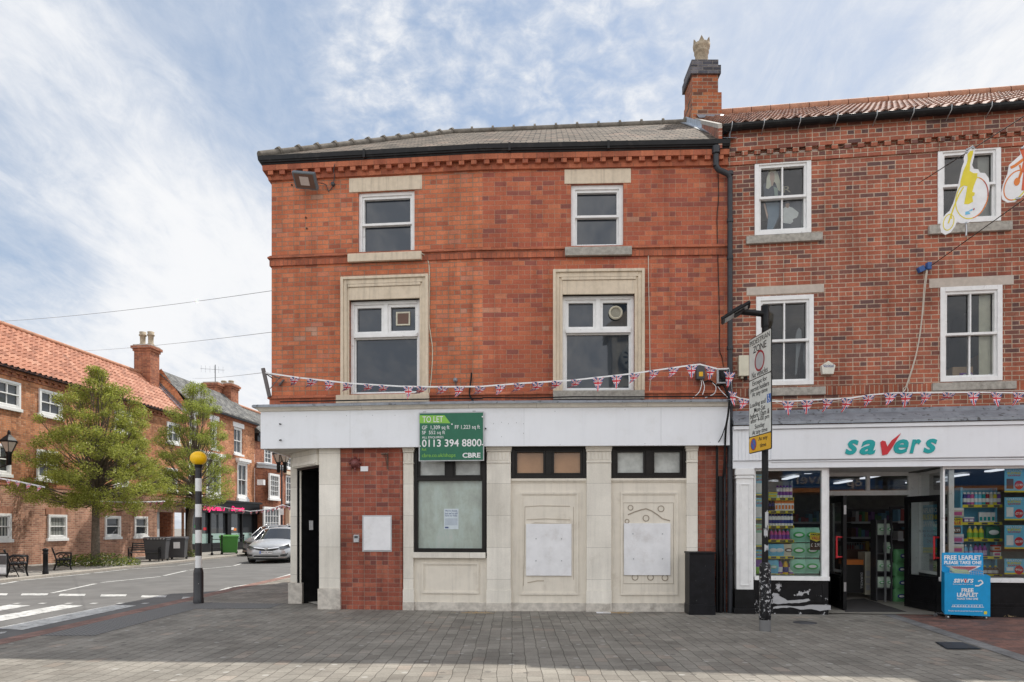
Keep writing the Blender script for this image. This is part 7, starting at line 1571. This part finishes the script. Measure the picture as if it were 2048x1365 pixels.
# ================================================================ OTHER SIDE OF THE SQUARE (seen only in reflections)
OB=thing('opposite_building','brick building with white windows across the square, seen only reflected in the glass','building',(14,-22,0))
b=MB(); b.box(8,30,-32,-22,0,7.5); part('wall',b,M['brick_fard'],OB)
b=MB(); b.box8([(7.6,-32.4,7.5),(30.4,-32.4,7.5),(30.4,-21.6,7.5),(7.6,-21.6,7.5),(7.6,-27.5,11.0),(30.4,-27.5,11.0),(30.4,-26.5,11.0),(7.6,-26.5,11.0)]); part('roof',b,M['slate_far'],OB)
for i in range(6):
    for z in (1.0,4.6):
        x=9+i*3.6; b=MB(); b.box(x,x+1.3,-21.99,-21.93,z,z+1.9); w=part('window',b,M['white'],OB); b=MB()
        for a in range(2):
            for c in range(2): b.box(x+.08+a*.6,x+.08+a*.6+.54,-21.93,-21.92,z+.08+c*.9,z+.08+c*.9+.84)
        part('pane',b,M['glass_dark'],w)
b=MB(); b.box(8.2,24,-21.95,-21.6,3.85,4.95); part('shop_fascia',b,flat('fascia_blue',(.02,.13,.38)),OB)
b=MB(); b.box(8.2,24,-21.95,-20.9,3.55,3.8); part('orange_awning',b,flat('awning_orange',(.75,.25,.05)),OB)
b=MB(); b.box(8.3,24,-21.99,-21.9,.5,3.4); part('shop_glass',b,M['glass_dark'],OB)
OP=Pl(13.2,-21.58,0); OP.e=Vector((-1,0)); OP.n=Vector((0,1)); b=MB()
text_on(b,OP,'co',-.45,.45,4.42,4.88,.0,th=.02,off=.02); text_on(b,OP,'op',-.45,.45,3.92,4.4,.0,th=.02,off=.02); text_on(b,OP,'Travel',1.6,4.2,4.1,4.75,.0,th=.02,off=.0); part('fascia_lettering',b,M['wh'],OB)
CT=thing('clock_tower','pale stone clock tower across the square, seen only reflected in the glass','clock tower',(5.6,-21,0)); tx,ty=5.7,-21
b=MB(); b.box(tx-1.55,tx+1.55,ty-3,ty,0,14.2); b.box(tx-1.8,tx+1.8,ty-3.2,ty+.25,10.2,10.6); b.box(tx-1.9,tx+1.9,ty-3.3,ty+.35,14.2,14.6)
for x in (tx-1.5,tx+1.2): b.box(x,x+.3,ty,ty+.15,10.6,14.2)
part('tower',b,M['stone'],CT)
b=MB(); b.prism([(tx-1.95,ty+.3,14.6),(tx+1.95,ty+.3,14.6),(tx,ty+.3,15.9)],(0,1,0),3.4); part('pediment',b,M['stone_trim'],CT)
b=MB(); b.lathe((tx,ty-1.5,0),[(1.2,15.0),(1.2,16.4),(1.35,16.5),(1.3,16.8),(.8,17),(.8,19.2),(1.0,19.3),(.9,19.8),(.5,20.4),(.1,20.8),(.05,22)],10); part('cupola',b,M['lead'],CT)
b=MB(); cz=12.5; b.lathe((tx,ty+.16,cz),[(.95,0),(.95,.08),(.8,.1),(.001,.1)],32,0,axis=(0,1,0))
for i in range(12):
    a=R(30*i); e1=Vector((math.cos(a),0,math.sin(a))); e2=Vector((-math.sin(a),0,math.cos(a))); c=Vector((tx,ty+.27,cz)); b.face([c+e1*.5-e2*.04,c+e1*.74-e2*.06,c+e1*.74+e2*.06,c+e1*.5+e2*.04],1)
for a,L in ((R(88),.55),(R(80),.42),(R(272),.6)): e1=Vector((math.cos(a),0,math.sin(a))); e2=Vector((-math.sin(a),0,math.cos(a))); c=Vector((tx,ty+.28,cz)); b.face([c-e2*.03,c+e1*L-e2*.02,c+e1*L+e2*.02,c+e2*.03],1)
part('clock_face',b,[flat('clock_white',(.6,.6,.55)),M['blk']],CT)
# ================================================================ CAMERA, SKY, SUN
sc=bpy.context.scene
cd=bpy.data.cameras.new('camera'); cam=bpy.data.objects.new('camera',cd); col.objects.link(cam)
cam.location=(0,0,CH); cam.rotation_euler=(R(90),0,0); cd.sensor_width=36; cd.lens=36*F/2048; cd.shift_y=(CV-682.5)/2048; cd.clip_start=.05; cd.clip_end=3000
sc.camera=cam
sd=Vector((.4,.53,1)).normalized()   # direction to the sun
el=math.asin(sd.z); az=math.atan2(sd.x,sd.y)
sl_=bpy.data.lights.new('sun','SUN'); sl_.energy=SUN_E; sl_.angle=R(.53); sl_.color=(1,.95,.87)
so=bpy.data.objects.new('sun',sl_); col.objects.link(so); so.rotation_euler=(-sd).to_track_quat('-Z','Y').to_euler(); so.location=(6,10,40)
w=bpy.data.worlds.new('World'); sc.world=w; w.use_nodes=True; nt=w.node_tree; nt.nodes.clear()
out=nd(nt,'OutputWorld'); bg=nd(nt,'Background'); nt.links.new(bg.outputs[0],out.inputs[0])
sky=nd(nt,'TexSky',sky_type='NISHITA',sun_disc=False,sun_elevation=el,sun_rotation=az,air_density=1.0,dust_density=1.0,ozone_density=1.5)
tc=nd(nt,'TexCoord').outputs['Generated']; sp=nd(nt,'SeparateXYZ',{0:tc}); X,Y,Z=sp.outputs
zz=mt(nt,'ADD',mt(nt,'MAXIMUM',Z,0.0),.22); q=nd(nt,'CombineXYZ',{0:mt(nt,'DIVIDE',X,zz),1:mt(nt,'DIVIDE',Y,zz),2:0.0}).outputs[0]
def blob(d,lo,hi):   # soft cone around a direction
    v=Vector(d).normalized(); dp=nd(nt,'VectorMath',{0:tc,1:tuple(v)},operation='DOT_PRODUCT').outputs['Value']; return smap(nt,dp,lo,hi)
def dirpx(u,v): return (k_(u),1,(CV-v)/F)
def cn(scale,det,rough,dist,st=(1,1,1),rot=0,loc=(0,0,0)):
    mp=nd(nt,'Mapping',{'Vector':q,'Scale':st,'Rotation':(0,0,rot),'Location':loc}).outputs[0]
    return noise(nt,scale,det,mp,rough,dist)
wisp=cn(1.6,9,.62,.7,(1,.45,1),.6,(3,1,0)); wisp2=cn(5,7,.6,.5,(1,.4,1),.9,(1,4,0))
puff=cn(20,6,.6,.3,(1,1,1)); big=cn(1.1,4,.5,0,(1,1,1),0,(5.3,2.1,0)); puffm=cn(3.2,8,.62,.3,(1,1,1),0,(1.3,.4,0))
dens=mt(nt,'MULTIPLY_ADD',mt(nt,'SUBTRACT',wisp,.5),1.3,.66)
rip=cn(26,4,.6,.4,(1,.6,1),.5,(2,3,0)); w3=cn(9,8,.68,.9,(1,.5,1),1.0,(6,2,0))
dens=mt(nt,'ADD',dens,mt(nt,'MULTIPLY',mt(nt,'SUBTRACT',wisp2,.5),.7))
dens=mt(nt,'ADD',dens,mt(nt,'MULTIPLY',mt(nt,'SUBTRACT',w3,.5),.85))
dens=mt(nt,'ADD',dens,mt(nt,'MULTIPLY',mt(nt,'SUBTRACT',rip,.5),.4))
for d,lo,hi,k in ((dirpx(640,80),.96,.999,-.65),(dirpx(880,20),.97,1,-.35),(dirpx(40,430),.985,1,-.4),(dirpx(30,590),.992,1,-.3),(dirpx(250,250),.95,1,.25),(dirpx(120,200),.985,1,.15),(dirpx(150,520),.985,1,.25),(dirpx(1850,90),.95,.998,.45),(dirpx(1400,180),.97,1,.1),(dirpx(450,700),.96,1,.35),(dirpx(0,60),.985,1,-.15),(dirpx(1560,150),.985,1,-.45),(dirpx(1650,30),.985,1,-.3)):
    dens=mt(nt,'ADD',dens,mt(nt,'MULTIPLY',blob(d,lo,hi),k))
pm=mt(nt,'MULTIPLY',mt(nt,'MAXIMUM',blob(dirpx(1000,170),.955,.992),0.0),1.0)
pd=mt(nt,'ADD',mt(nt,'MULTIPLY',mt(nt,'SUBTRACT',puff,.5),2.6),mt(nt,'MULTIPLY_ADD',mt(nt,'SUBTRACT',puffm,.5),3.0,.55))
dens=mt(nt,'ADD',mt(nt,'MULTIPLY',dens,mt(nt,'SUBTRACT',1.0,mt(nt,'MULTIPLY',pm,.85))),mt(nt,'MULTIPLY',mt(nt,'MULTIPLY',pd,pm),.85))
al=smap(nt,dens,-.12,1.15,.04,1.0)
cl=mix(nt,smap(nt,dens,.4,1.3),SKY_C0,SKY_C1)
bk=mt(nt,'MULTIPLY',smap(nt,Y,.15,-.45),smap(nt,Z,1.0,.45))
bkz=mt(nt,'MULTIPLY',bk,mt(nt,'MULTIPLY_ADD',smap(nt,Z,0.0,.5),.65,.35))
cl=nd(nt,'VectorMath',{0:cl,'Scale':mt(nt,'MULTIPLY_ADD',bkz,BACK,1.0)},operation='SCALE').outputs[0]  # added cloud brightness in the unseen sky behind the camera fills the shaded facade
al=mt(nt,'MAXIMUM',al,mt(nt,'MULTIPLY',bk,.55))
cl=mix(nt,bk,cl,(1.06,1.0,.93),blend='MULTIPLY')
s2=nd(nt,'VectorMath',{0:sky.outputs[0],'Scale':SKY_K},operation='SCALE').outputs[0]
s2=mix(nt,.4,s2,(.55/.1*SKY_B,.72/.1*SKY_B,.95/.1*SKY_B))
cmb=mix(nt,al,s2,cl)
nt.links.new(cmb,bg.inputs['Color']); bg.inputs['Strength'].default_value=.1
sc.view_settings.view_transform='Standard'; sc.view_settings.look='None'; sc.view_settings.exposure=EXPO; sc.view_settings.gamma=1
sc.cycles.max_bounces=8; sc.cycles.diffuse_bounces=4; sc.cycles.transparent_max_bounces=12; sc.cycles.use_denoising=True
sc.render.resolution_x=1024; sc.render.resolution_y=682
